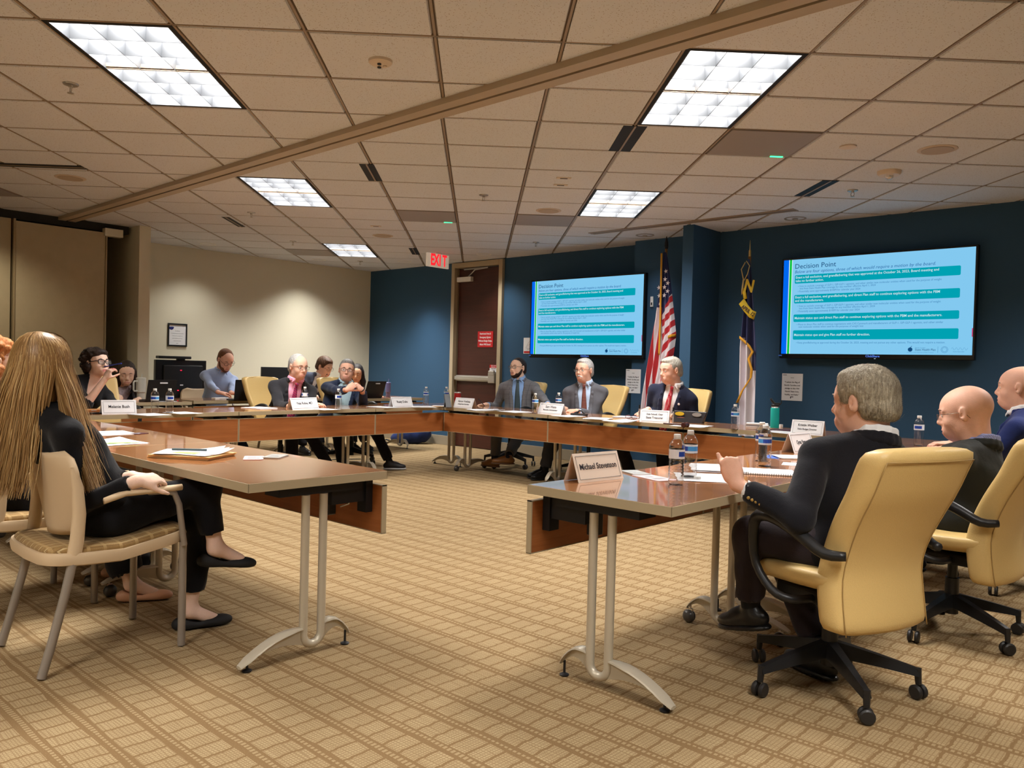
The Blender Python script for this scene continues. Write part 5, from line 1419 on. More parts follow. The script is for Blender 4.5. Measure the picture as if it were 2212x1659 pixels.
    if brow is not None:
        m = MB()
        for q in (-1, 1):
            m.tube([H(.0985 * hs, .014 * q * hs, .023 * hs) - o, H(.0975 * hs, .030 * q * hs, .0275 * hs) - o, H(.084 * hs, .048 * q * hs, .023 * hs) - o], [.0030, .0034, .0014], 6)
        m.build('eyebrow', brow, root, smooth=True)
    if glass is not None: glasses(root, H, hs, **glass)
    out.update(root=root, H=H, T=T, nb=nb, arms=arms, o=o, TLn=TLn)
    return out


def J_hit(J, T, l, c): return J.hit(T(.36, l, c), -T.f) - T.f * .002


def strands(hr, H, hs, hair_ob, root, m_hair, n, L, wd, curl=.25, flow='back', seed=1):
    """fine locks lying on the hair: thin ribbons following the head, combed back and down"""
    Vv, F = hr.mesh(.008); C3 = Vv[F]; c = C3.mean(1); nn = np.cross(C3[:, 2] - C3[:, 0], C3[:, 3] - C3[:, 1]); nn /= np.linalg.norm(nn, axis=1)[:, None] + 1e-9
    q = (c - H.o) @ H.A.T; r = np.random.RandomState(seed); keep = np.nonzero((q * ((nn @ H.A.T))).sum(1) > 0)[0]
    idx = r.choice(keep, n); Vs, Fs = [], []; o = par_loc(root)
    for i in idx:
        p = c[i].copy(); no = nn[i]; Q = q[i]
        if flow == 'back': d = H.f * (-1.0 if Q[2] > .05 * hs else -.35) + H.u * (-.2 if Q[2] > .06 * hs else -1) + H.l * (.5 * Q[1] / .08)
        elif flow == 'side': d = H.f * (-.5) + H.u * (-.6 if Q[2] < .06 * hs else -.1) + H.l * (-.8 if Q[2] > .03 * hs else 0)
        else: d = r.normal(size=3)
        d = d + r.normal(size=3) * curl; d = nrm(d - no * (d @ no)); l = L * (.6 + .8 * r.rand()); k = 5
        p = p + no * (.0012 + .003 * r.rand()); sd_ = nrm(np.cross(d, no)); cu = r.normal() * .9
        ctr = H(-.014 * hs, 0, .02 * hs)
        for j in range(k):
            t = j / (k - 1); w_ = wd * (1 - .75 * t); Vs += [p - sd_ * w_ - o, p + sd_ * w_ - o]
            d = nrm(d + sd_ * cu * .25 - nrm(p - ctr) * (.10 + .12 * (l / .04)) ); p = p + d * l / (k - 1)
            e = p - ctr
        b = len(Vs) - 2 * k; Fs += [(b + 2 * j, b + 2 * j + 1, b + 2 * j + 3, b + 2 * j + 2) for j in range(k - 1)]
    return mesh_np('hair_locks', np.array(Vs), np.array(Fs), m_hair, hair_ob) if hair_ob.parent is None else _sub(np.array(Vs), np.array(Fs), m_hair, hair_ob)


def _sub(V_, F_, m, par):
    ob = mesh_np('hair_locks', V_, F_, m, par); ob['kind'] = 'stuff'; return ob


HAIRA = {'curly': .002, 'bald': .0005, 'fringe': .001, 'long': .0015}
def hair_sdf(style, H, hs, seed=1):
    s = SDF(); g = lambda a, b, c: H(a * hs, b * hs, c * hs); E = lambda c, r, k=.02, op=1: s.ell(g(*c), H.A, [x * hs for x in r], k * hs, op); rs = np.random.RandomState(seed)
    if style in ('short', 'side', 'thick', 'receding'):
        t = {'short': .004, 'side': .006, 'thick': .012, 'receding': .004}[style]
        E((-.014, 0, .032), (.099 + t, .077 + t, .088 + t * 1.1), .01); E((-.05, 0, -.03), (.062 + t, .066 + t * .8, .055), .03)
        if style in ('side', 'thick'): E((.030, .0, .092), (.055, .055, .024), .02)
        if style == 'receding': E((.085, 0, .050), (.072, .062, .085), .012, -1)
        E((.104, 0, -.006), (.078, .080, .084 if style != 'receding' else .098), .012, -1)
        for q in (-1, 1):
            E((.036, .085 * q, -.060), (.066, .045, .058), .010, -1); E((.002, .090 * q, -.006), (.024, .022, .036), .006, -1)
        E((-.01, 0, -.135), (.14, .14, .080), .015, -1)
    elif style == 'fringe':
        t = .004
        E((-.018, 0, .012), (.097 + t, .079 + t, .062), .01); E((-.05, 0, -.03), (.062 + t, .066 + t, .05), .03); E((.02, 0, .10), (.125, .09, .078), .015, -1); E((.10, 0, -.02), (.095, .085, .12), .012, -1)
        for q in (-1, 1): E((.002, .090 * q, -.006), (.026, .022, .036), .006, -1)
        E((-.01, 0, -.135), (.14, .14, .075), .015, -1)
    elif style == 'curly':
        E((-.025, 0, .035), (.105, .088, .098), .02); E((.045, 0, .085), (.05, .07, .035), .02)
        for k in range(64):
            v = rs.normal(size=3); v /= np.linalg.norm(v); 
            if v[2] < -.55: v[2] *= -1
            c = (-.03 + v[0] * .105, v[1] * .098, .028 + v[2] * .100)
            if c[0] > .02 and c[2] < .062: continue
            E(c, (.022, .022, .020), .008)
        for q in (-1, 1):
            for k in range(5): E((-.045 + .012 * k, .085 * q, -.035 - .012 * (k % 2)), (.024, .022, .028), .01)
        E((-.085, 0, -.05), (.045, .07, .045), .02)
        E((.110, 0, -.020), (.075, .062, .078), .01, -1)
    elif style in ('long', 'longdark'):
        E((-.018, 0, .034), (.106, .086, .095), .02)
        for q in (-1, 1):
            s.cap(g(-.01, .066 * q, .01), g(-.005, .082 * q, -.12), .032 * hs, .034 * hs, .03); s.cap(g(-.005, .082 * q, -.12), g(.03, .088 * q, -.22), .034 * hs, .022 * hs, .03)
        s.cap(g(-.06, 0, .0), g(-.075, 0, -.20), .065 * hs, .05 * hs, .03)
        E((.112, 0, -.022), (.085, .062, .088), .012, -1)
    return s
# ---------------------------------------------------------------- people
import time as _t
_t0 = _t.time()
def suit(name, c, amp=.08, stripes=None): return fabric_mat(name, c, amp, 350, stripes=stripes)
M_trd = suit('trouser_dark', s2l(30, 28, 32)); M_shoeb = mat('shoe_black', (.008, .008, .009), .3); M_sole = mat('sole_grey', (.35, .35, .36), .6); M_sock = mat('sock_black', (.008, .008, .01), .9)
HZ = .53
def tie_stripe(name, a, b, per=.02, vert=False):
    m = mat(name, a, .5); n = N(m); tc = n.new('ShaderNodeTexCoord'); sp = n.new('ShaderNodeSeparateXYZ'); n.l(tc.outputs['Object'], sp.inputs[0])
    v = n.math('ADD', sp.outputs[2], n.math('MULTIPLY', n.math('ADD', sp.outputs[0], sp.outputs[1]), .7 if not vert else 0)); f = n.math('LESS_THAN', n.math('FRACT', n.math('DIVIDE', v, per)), .45)
    n.l(n.mix(f, a, b), n.b.inputs['Base Color']); return m
def tie_dots(name, a, b, per=.014):
    m = mat(name, a, .5); n = N(m); tc = n.new('ShaderNodeTexCoord'); v = n.new('ShaderNodeTexVoronoi'); v.inputs['Scale'].default_value = 1 / per; v.inputs['Randomness'].default_value = 0
    n.l(tc.outputs['Object'], v.inputs['Vector']); n.l(n.mix(n.math('LESS_THAN', v.outputs['Distance'], .30), a, b), n.b.inputs['Base Color']); return m
M_blk = mat('frame_plastic', (.01, .01, .012), .25); M_wire = mat('wire_frame', (.15, .12, .09), .25, metal=.8)
HM = {k: hair_mat(k, s2l(*a), s2l(*b)) for k, a, b in (('silver', (140, 134, 124), (206, 200, 186)), ('white', (150, 146, 142), (210, 208, 206)), ('dark', (26, 18, 16), (60, 42, 34)), ('brown', (58, 40, 30), (104, 76, 56)),
      ('redbrown', (92, 54, 34), (136, 88, 56)), ('greybrown', (104, 96, 92), (160, 152, 146)), ('salt', (84, 84, 88), (170, 168, 166)), ('blackhair', (14, 11, 11), (38, 28, 26)), ('sandy', (118, 106, 90), (204, 194, 172)), ('blond', (138, 102, 60), (176, 136, 84)), ('ginger', (150, 88, 46), (206, 140, 84)))}
M_browd = mat('brow_dark', s2l(50, 36, 30), .8); M_browg = mat('brow_grey', s2l(150, 130, 115), .8)
def L2(a1, t1, a2, t2, **k): return [dict(ank=V3(*a1), toe=t1, **k), dict(ank=V3(*a2), toe=t2, **k)]
tan = s2l
# --- back row under the left screen
pdl = person('man in navy suit with red dotted tie, head turned to his right', (-4.36, 7.08, HZ), -72, pt(1449, 800, 6.95), head_yaw=-38, head_pitch=-6, skin='ruddy', hs=1.10, jowl=.010,
       m_top=suit('navy_suit', s2l(34, 38, 58)), m_shirt=M_shirtw, m_tie=tie_dots('tie_red_dots', s2l(170, 24, 44), s2l(230, 200, 200)), m_leg=M_trd, sh_w=.205, belly=.02,
       Lh=dict(w=pt(1478, 893, 6.93), d=(-.7, -.5, 0)), Rh=dict(w=pt(1400, 884, 6.80), d=(-.3, -.9, -.35), n=(-.2, 0, -1), curl=(.5, .55, .6, .6)),
       legs=L2((-4.15, 6.72, .09), (.2, -1, 0), (-4.55, 6.80, .09), (-.2, -1, 0)), m_shoe=M_shoeb, hair='side', m_hair=HM['silver'], strand=(900, .03, .0012, .2, 'side'), brow=M_browg, look=(.8, -.3, -.5), seed=3)
person('man with white moustache and grey suit, hands on the table', (-5.42, 7.16, HZ), -62, pt(1262, 800, 7.02), head_yaw=-22, skin='ruddy', hs=1.09, jowl=.006, head_pitch=0,
       m_top=suit('grey_suit', s2l(92, 92, 98)), m_shirt=fabric_mat('shirt_pale_blue', s2l(176, 196, 222), .03, 400), m_tie=tie_stripe('tie_maroon', s2l(88, 34, 32), s2l(140, 92, 78), .012, True), m_leg=suit('trouser_grey', s2l(60, 62, 68)), sh_w=.205, belly=.03,
       Lh=dict(w=pt(1245, 888, 6.78), d=(-1, -.35, 0), n=(-.2, .3, -1), curl=(.35, .4, .5, .5)), Rh=dict(w=pt(1222, 884, 6.80), d=(-.25, -1, .15), n=(.8, 0, -.5), curl=(.6, .6, .6, .6)),
       legs=[dict(ank=pz(1172, 1015, .09), toe=(-.35, -.9, -.12)), dict(ank=V3(-5.55, 6.6, .09), toe=(-.2, -1, 0))], m_shoe=M_shoeb, sock=M_sock, hair='side', m_hair=HM['white'], strand=(900, .035, .0012, .3, 'back'), brow=M_browg, beard='moustache', m_beard=HM['white'], glass=dict(col=M_wire, w=.024, hgt=.013, round_=.7, low=.004, rim=.0014), look=(.9, .1, .1), seed=5)
person('dark bearded man in grey plaid jacket writing with a pen', (-6.47, 7.20, HZ), -58, pt(1119, 795, 7.12), head_yaw=-30, head_pitch=4, skin='fair', hs=1.03,
       m_top=suit('plaid_jacket', s2l(112, 112, 116), .10, stripes=[(0, .055, .07, s2l(70, 72, 80)), (2, .055, .07, s2l(72, 74, 82))]), m_shirt=fabric_mat('shirt_sky', s2l(140, 176, 226), .03, 400), m_tie=mat('tie_slate', s2l(58, 76, 84), .5), m_leg=suit('trouser_mid_grey', s2l(96, 94, 92)), sh_w=.20, belly=.015,
       Lh=dict(w=pt(1188, 878, 6.98), d=(-.8, -.5, -.2)), Rh=dict(w=pt(1050, 874, 6.83), d=(-.6, -.75, -.15), n=(.3, -.2, -1), curl=(.6, .75, .9, .9)),
       legs=[dict(ank=V3(*pz(1080, 1016, .09)), toe=(-.75, -.65, 0)), dict(ank=V3(*pz(1068, 993, .13)), toe=(-.95, -.15, -.1))], m_shoe=mat('shoe_brown', s2l(128, 84, 40), .45), m_sole=mat('sole_brown', s2l(90, 60, 34), .6), sock=mat('sock_navy', s2l(14, 18, 32), .9),
       hair='short', m_hair=HM['dark'], strand=(700, .02, .001, .15, 'back'), brow=M_browd, beard='short', m_beard=HM['dark'], glass=dict(col=M_blk, w=.025, hgt=.016, round_=.6, rim=.0017), look=(.9, -.1, .25), seed=7)
# --- left side of the ring
person('man in dark suit with pink shirt and striped tie, speaking', (-7.72, 4.72, HZ), -16, ps(644, 792, -7.42), head_yaw=16, head_pitch=-7, skin='ruddy', hs=1.10, jowl=.016,
       m_top=suit('charcoal_suit', s2l(44, 44, 48)), m_shirt=fabric_mat('shirt_pink', s2l(242, 170, 196), .03, 400), m_tie=tie_stripe('tie_red_stripe', s2l(196, 44, 62), s2l(92, 54, 120), .026), m_leg=M_trd, sh_w=.215, belly=.05,
       Lh=dict(w=ps(668, 874, -7.12), d=(.55, .6, .1), n=(0, 0, -1), curl=(.2, .25, .3, .3)), Rh=dict(w=ps(628, 878, -7.12), d=(.9, .3, 0), curl=(.4,) * 4),
       legs=L2((-7.25, 4.55, .09), (1, .1, 0), (-7.15, 4.95, .09), (1, .3, 0)), m_shoe=M_shoeb, hair='receding', m_hair=HM['white'], strand=(700, .025, .0011, .2, 'side'), brow=M_browg, glass=dict(col=M_wire, w=.025, hgt=.015, rim=.0013, low=.003), look=(.9, .1, -.1), seed=9)
prd = person('man with clasped hands under his chin, navy jacket and dark framed glasses', (-7.78, 5.42, HZ), -22, ps(749, 800, -7.58), head_yaw=-14, head_pitch=2, head_roll=6, skin='ruddy', hs=1.06, jowl=.010,
       m_top=suit('navy_blazer', s2l(34, 44, 66)), m_shirt=fabric_mat('shirt_mint', s2l(176, 204, 216), .03, 400), top='jacket_open', m_leg=M_trd, sh_w=.205, belly=.03,
       Lh=dict(w=ps(783, 842, -7.20), d=(-.1, -.80, .55), n=(-.8, -.3, -.3), curl=(.55, .6, .6, .6), thumb=(.7, .4, .4)), Rh=dict(w=ps(750, 842, -7.18), d=(.1, .80, .55), n=(-.8, .3, -.3), curl=(.5, .5, .55, .55), thumb=(.7, .4, .4)),
       legs=[dict(ank=pz(842, 998, .09), toe=(.55, .85, 0)), dict(ank=V3(-7.2, 5.15, .09), toe=(1, .1, 0))], m_shoe=mat('sneaker_black', (.012, .012, .015), .5), m_sole=mat('sole_white', (.55, .55, .56), .5), sock=M_sock, hair='side', m_hair=HM['salt'], strand=(700, .028, .0011, .2, 'side'), brow=M_browd, glass=dict(col=mat('frame_brown', s2l(70, 34, 26), .25), w=.025, hgt=.016, rim=.0018), look=(.9, -.1, .25), seed=11)
pm = person('woman with short curly dark hair and thick black glasses holding a blue pen', (-7.78, 2.50, HZ), 2, ps(209, 785, -7.55), head_yaw=14, head_pitch=8, skin='pale', hs=1.04, male=False, top='top', sleeve='short', low_neck=True,
       m_top=suit('black_top', s2l(24, 24, 28)), m_leg=M_trd, sh_w=.175, belly=.01,
       Lh=dict(w=V3(-7.1, 2.85, .78), d=(.6, -.5, 0)), Rh=dict(w=ps(226, 820, -7.34), d=(.15, .35, .85), n=(-.3, .85, -.1), hint=(1.3, .3, -1.4), curl=(.55, .6, .65, .7), thumb=(.6, .3, .7)),
       legs=L2((-7.3, 2.4, .09), (1, 0, 0), (-7.3, 2.65, .09), (1, .1, 0)), m_shoe=M_shoeb, hair='curly', m_hair=HM['dark'], strand=(900, .03, .0013, 1.0, 'curl'), brow=M_browd, glass=dict(col=M_blk, w=.027, hgt=.019, round_=.5, rim=.0030), look=(.85, .3, .3), seed=13)
# --- second row along the cream wall
person('woman with long dark hair and patterned blouse writing, behind the white tumbler', (-9.30, 3.40, HZ), -8, ps(273, 806, -9.15), head_yaw=-8, head_pitch=-16, skin='fair', hs=1.08, male=False, top='jacket_open',
       m_top=suit('navy_cardigan', s2l(26, 28, 40)), m_shirt=fabric_mat('floral_blouse', s2l(150, 136, 142), .5, 60), m_leg=M_trd, sh_w=.175,
       Lh=dict(w=ps(300, 862, -8.80), d=(.6, -.5, 0)), Rh=dict(w=ps(246, 851, -8.85), d=(.8, .4, -.25), n=(0, 0, -1), curl=(.6, .6, .7, .7)), legs=L2((-8.85, 3.3, .09), (1, 0, 0), (-8.85, 3.5, .09), (1, 0, 0)), m_shoe=M_shoeb,
       hair='longdark', m_hair=HM['dark'], eyes_open=False, brow=M_browd, seed=15)
person('bearded balding man in pale blue shirt typing at a laptop', (-9.62, 4.86, HZ), -6, ps(487, 777, -9.42), head_yaw=4, head_pitch=-30, skin='ruddy', hs=1.10, top='shirt',
       m_top=fabric_mat('shirt_chambray', s2l(158, 174, 208), .05, 300), m_leg=suit('jeans', s2l(40, 50, 74)), sh_w=.20,
       Lh=dict(w=ps(498, 853, -9.02), d=(.3, .95, -.1), n=(0, 0, -1), curl=(.3, .35, .4, .4)), Rh=dict(w=ps(478, 855, -8.98), d=(.25, .95, -.1), n=(0, 0, -1), curl=(.3, .35, .4, .4)),
       legs=L2((-9.0, 4.7, .09), (1, 0, 0), (-9.0, 5.0, .09), (1, .2, 0)), m_shoe=M_shoeb, hair='receding', m_hair=HM['redbrown'], strand=(500, .02, .001, .15, 'back'), eyes_open=False, brow=M_browd, beard='full', m_beard=HM['redbrown'], glass=dict(col=M_blk, w=.024, hgt=.017, round_=.9, rim=.0016), seed=17)
person('man with dark hair and goatee in grey suit bending forward, behind the pink shirted man', (-9.55, 6.02, HZ), -10, ps(701, 792, -9.12), head_yaw=22, head_pitch=-22, skin='fair', hs=1.08,
       m_top=suit('steel_suit', s2l(70, 76, 92)), m_shirt=M_shirtw, m_tie=mat('tie_dark', s2l(40, 46, 66), .5), m_leg=M_trd, sh_w=.20,
       Lh=dict(w=V3(-8.95, 6.25, .78), d=(.8, -.4, 0)), Rh=dict(w=V3(-8.95, 5.85, .78), d=(.8, .4, 0)), legs=L2((-9.0, 5.8, .09), (1, 0, 0), (-9.0, 6.1, .09), (1, 0, 0)), m_shoe=M_shoeb,
       hair='thick', m_hair=HM['brown'], strand=(700, .03, .0012, .25, 'back'), eyes_open=False, brow=M_browd, beard='goatee', m_beard=HM['brown'], glass=dict(col=M_wire, w=.024, hgt=.015, rim=.0012), seed=19)
person('woman with long dark hair half hidden behind the man with clasped hands', (-9.55, 6.78, HZ), -40, ps(771, 806, -9.2), head_yaw=-6, head_pitch=-14, skin='tan', hs=1.02, male=False, top='top', m_top=suit('dark_plum_top', s2l(50, 44, 56)), m_leg=M_trd, sh_w=.17,
       Lh=dict(w=V3(-8.95, 6.95, .78), d=(.8, -.4, 0)), Rh=dict(w=V3(-8.95, 6.65, .78), d=(.8, .4, 0)), legs=L2((-9.0, 6.6, .09), (1, 0, 0), (-9.0, 6.8, .09), (1, 0, 0)), m_shoe=M_shoeb,
       hair='longdark', m_hair=HM['blackhair'], brow=M_browd, look=(.85, 0, -.4), seed=21)
# --- right side, seen from behind
pmi = person('grey haired man seen from behind in black blazer with raised thumb', (-1.08, 3.12, HZ + .01), 146, pt(1866, 868, 3.20), head_yaw=26, head_pitch=-3, skin='ruddy', hs=1.10, jowl=.008, hb=.0048, hj=.010,
       m_top=suit('black_blazer', s2l(24, 24, 30), .06), m_shirt=M_shirtw, m_leg=suit('brown_trousers', s2l(44, 36, 40), .1), sh_w=.252, belly=.02,
       Lh=dict(hint=(.9, -.3, -.7), w=pz(1592, 1046, .785), d=(-.36, -.05, .93), n=(-.35, .93, 0), curl=(.95, 1.2, 1.3, 1.3), thumb=(1.0, .1, .25), tcurl=.0), Rh=dict(w=V3(-1.44, 3.48, .70), d=(-.8, -.4, 0)),
       legs=[dict(knee=V3(-1.41, 2.94, .575), ank=V3(-1.44, 3.02, .26), toe=(-.75, .2, -.35), up=(-.25, -.1, .95), hem=.05), dict(knee=V3(-1.46, 3.22, .545), ank=V3(-1.20, 3.16, .10), toe=(-.9, .3, 0), hem=.07)], m_shoe=M_shoeb, m_sole=M_shoeb, sock=M_sock,
       hair='thick', m_hair=HM['sandy'], strand=(5200, .035, .0010, .42, 'back'), brow=M_browg, seed=23)
person('bald man in rimless glasses and dark green jacket with striped collar', (-.98, 4.34, HZ), 172, pt(2086, 892, 4.42), head_yaw=12, head_pitch=-10, skin='ruddy', hs=1.12, jowl=.014, hb=.0055, chest_lift=.015,
       m_top=suit('dark_green_jacket', s2l(30, 32, 30), .08), m_shirt=fabric_mat('striped_shirt', s2l(112, 120, 176), .05, 300, stripes=[(0, .006, .4, s2l(180, 184, 214)), (1, .006, .4, s2l(180, 184, 214))]), m_leg=M_trd, sh_w=.21, belly=.04,
       Lh=dict(w=V3(-1.42, 4.30, .76), d=(-.8, .4, 0)), Rh=dict(w=V3(-1.45, 4.75, .78), d=(-.8, -.4, 0)), legs=L2((-1.5, 4.2, .09), (-1, 0, 0), (-1.5, 4.5, .09), (-1, 0, 0)), m_shoe=M_shoeb, hair=None, brow=M_browg, glass=dict(col=M_wire, w=.023, hgt=.013, rim=.0010, low=.006), look=(.9, 0, -.3), seed=25)
person('bald man in bright navy suit at the right edge of the picture', (-.93, 5.50, HZ), 176, pt(2203, 838, 5.52), head_yaw=8, skin='ruddy', hs=1.08, jowl=.010, m_top=suit('bright_navy_suit', s2l(34, 46, 96)), m_shirt=M_shirtw, m_tie=mat('tie_dark', s2l(40, 46, 66)), m_leg=suit('bright_navy_suit', s2l(34, 46, 96)), sh_w=.21, belly=.02,
       Lh=dict(w=V3(-1.35, 5.35, .77), d=(-.8, .4, 0)), Rh=dict(w=V3(-1.40, 5.75, .78), d=(-.8, -.4, 0)), legs=L2((-1.5, 5.4, .09), (-1, 0, 0), (-1.5, 5.7, .09), (-1, 0, 0)), m_shoe=M_shoeb, brow=M_browg, seed=27)
# --- blonde woman at lower left, seen from behind
M_knit = suit('black_knit', s2l(16, 16, 20), .08)
pb = person('woman with very long blond hair seen from behind in black sweater and trousers', (-3.49, 1.30, .56), 92, V3(*(CAM + ray(96, 800) * 3.22)), head_yaw=42, skin='pale', hs=1.03, male=False, top='top', m_top=M_knit, m_leg=M_knit, sh_w=.18, hb=.0052, hj=.010, Rs=(0, 0, -.035), Ls=(0, 0, -.035),
       Rh=dict(hint=(.15, .3, -1), w=CAM + ray(296, 1040) * 3.16, d=(-.15, .75, .05), n=(-.5, .1, -.8), curl=(.45, .5, .5, .5)), Lh=dict(hint=(-.3, .3, -1), w=CAM + ray(285, 1030) * 3.30, d=(.55, .6, 0), n=(.2, .1, -.95), curl=(.4,) * 4),
       legs=[dict(ank=pz(408, 1318, .085) , toe=(.25, .9, 0), hem=.085, cuff=.050), dict(knee=V3(-3.33, 1.66, .64), ank=ps(466, 1184, -3.30), toe=(.22, .9, -.05), up=(.05, .12, .98), hem=.06, cuff=.050)],
       m_shoe=mat('flat_black', (.01, .01, .011), .7), shoes='flat', bare_ankle=True, seed=29)
# her hair: a shaped core and long ribbons falling from the parting
Hb = pb['H']; ob = pb['o']; hc = SDF(); g_ = lambda a, b, c: Hb(a, b, c)
hc.ell(g_(-.022, 0, .034), Hb.A, [.108, .092, .098], .02); hc.ell(g_(-.055, 0, -.06), Hb.A, [.052, .074, .11], .03)
hc.cap(g_(-.055, .025, -.10), g_(-.06, .075, -.22), .046, .030, .04); hc.cap(g_(-.055, -.025, -.10), g_(-.055, .02, -.16), .046, .030, .04); hc.cap(g_(-.055, 0, -.1), g_(-.06, .04, -.20), .046, .030, .04)
hc.ell(g_(.115, 0, -.03), Hb.A, [.085, .060, .095], .01, -1)
hb_ = hc.build('hair', HM['blond'], pb['root'], .008, origin=ob)
rs = np.random.RandomState(4); Vs, Fs, Ms = [], [], []
for i in range(8200):
    ph = rs.uniform(-2.55, 2.55); part = rs.uniform(-.06, .085)   # ph = 0 is the back of the head
    dirv = -Hb.f * math.cos(ph) + Hb.l * math.sin(ph)
    p = g_(-.022 + part * .9 * math.cos(min(1.2, abs(ph))) * 0 + part, 0, .137 - .9 * part * part) + dirv * .004; top0 = p.copy(); ctr = g_(-.022, 0, .03)
    Lh_ = .50 + .10 * rs.rand() - .07 * abs(ph) * (1 if abs(ph) > 1.6 else 0); k = 18; rr = rs.uniform(.965, 1.03); wv = rs.uniform(0, 6.28); wa = rs.uniform(0, .010); swing = rs.normal() * .016
    pts = []
    for j in range(k):
        t = j / (k - 1); s_ = t * (Lh_ + .16)
        if s_ < .20:   # over the skull
            a = s_ / .20 * 1.57; R_ = .124 * rr
            q = ctr + dirv * (math.sin(a) * R_ * (1.0 - .14 * abs(math.sin(ph)))) + Hb.u * (math.cos(a) * R_ * .98) + Hb.f * part * .55 * math.cos(a) ** 2
            last = q
        else:
            d_ = s_ - .20; q = last - Hb.u * d_ * .985 + dirv * (-.020 * min(1, d_ / .2) + .02 * math.sin(d_ * 9) * .4) - Hb.f * (.10 * d_ if abs(ph) < 1.6 else .05 * d_) + Hb.l * (swing * d_ * 3 + .06 * d_ * math.sin(ph) + (.24 if ph > -.95 else -.26) * max(0, d_ - .04) + .006 * min(1, d_ * 8) * math.sin(wv + s_ * 14)) + dirv * wa * min(1, d_ * 6) * math.sin(wv + s_ * 10)
        pts.append(q)
    w_ = rs.uniform(.0008, .0017); b = len(Vs)
    for j in range(k):
        d = pts[min(j + 1, k - 1)] - pts[max(j - 1, 0)]; out_ = nrm(pts[j] - (ctr - Hb.u * max(0, (ctr - pts[j]) @ Hb.u))); sd_ = nrm(np.cross(d, out_)); ww = w_ * (1 - .7 * max(0, j / (k - 1) - .6) / .4)
        Vs += [pts[j] - sd_ * ww - ob, pts[j] + sd_ * ww - ob]
    Fs += [(b + 2 * j, b + 2 * j + 1, b + 2 * j + 3, b + 2 * j + 2) for j in range(k - 1)]; Ms += [int(rs.choice(3, p=[.45, .35, .20]))] * (k - 1)
hl_ = mesh_np('hair_locks', np.array(Vs), np.array(Fs), [mat('blond_a', s2l(172, 134, 84), .40, spec=.5), mat('blond_b', s2l(148, 112, 68), .42, spec=.5), mat('blond_c', s2l(204, 172, 120), .38, spec=.5)], hb_, Ms); hl_['kind'] = 'stuff'
person('woman in houndstooth coat with ginger hair, cut by the left edge', (-4.40, 1.14, .54), 92, V3(*(CAM + ray(-22, 782) * 3.85)), head_yaw=10, skin='pale', hs=1.03, male=False, top='top', m_top=fabric_mat('houndstooth', s2l(150, 112, 84), .3, 200, stripes=[(0, .022, .5, s2l(20, 14, 12)), (2, .022, .5, s2l(20, 14, 12)), (1, .022, .5, s2l(40, 26, 20))]), m_leg=M_knit, sh_w=.18, hb=.007, hj=.012,
       Rh=dict(w=V3(-4.25, 1.52, .66), d=(-.3, .8, 0)), Lh=dict(w=V3(-4.48, 1.50, .66), d=(.3, .8, 0)), legs=[dict(ank=V3(-4.52, 1.75, .085), toe=(.1, 1, 0), cuff=.065), dict(ank=V3(*pz(285, 1262, .085)), toe=(.45, .85, 0), cuff=.08, hem=.09)], m_shoe=mat('pump_nude', s2l(220, 170, 140), .35), shoes='flat', bare_ankle=True,
       hair='curly', m_hair=HM['ginger'], seed=31)
# small parts: sleeve buttons, lapel pin, wrist watch
_, sh_, el_, wr_, _h = pmi['arms'][0]; d_ = nrm(el_ - wr_); out_ = nrm(V3(.25, -.9, -.35)); bt = MB()
for k in range(4):
    c = wr_ + d_ * (.060 + .016 * k) + out_ * .047 - pmi['o']; bt = MB(); n0 = 0
    bt.lathe([(.001, -.003), (.006, -.002), (.007, .001), (.004, .004), (.001, .004)], n=10); bt.xf(Matrix.Translation(tuple(map(float, c))) @ Vector(tuple(map(float, out_))).to_track_quat('Z', 'Y').to_matrix().to_4x4()); bt.build('cuff_button', mat('brass', (.6, .42, .15)), pmi['root'], smooth=True)
q_ = J_hit(pdl['jacket'], pdl['T'], .105, pdl['TLn'] - .13) - pdl['o'] + pdl['T'].f * .012
MB().lathe([(.001, 0), (.011, 0), (.012, .003), (.001, .005)], n=12).xf(Matrix.Translation(tuple(map(float, q_))) @ Vector(tuple(map(float, pdl['T'].f))).to_track_quat('Z', 'Y').to_matrix().to_4x4()).build('lapel_pin', M_paper, pdl['root'], smooth='auto')
_, sh_, el_, wr_, _h = prd['arms'][0]; dd_ = nrm(_h['d']); u_ = nrm(np.cross(dd_, [0, 0, 1])); v_ = np.cross(dd_, u_)
MB().tube([wr_ + dd_ * .004 + (u_ * math.cos(a) * .034 + v_ * math.sin(a) * .030) - prd['o'] for a in np.linspace(0, 2 * PI, 17)], .006, 6, sq=1.0).build('wrist_watch', M_black, prd['root'], smooth=True)
print('PERSON', _t.time() - _t0)
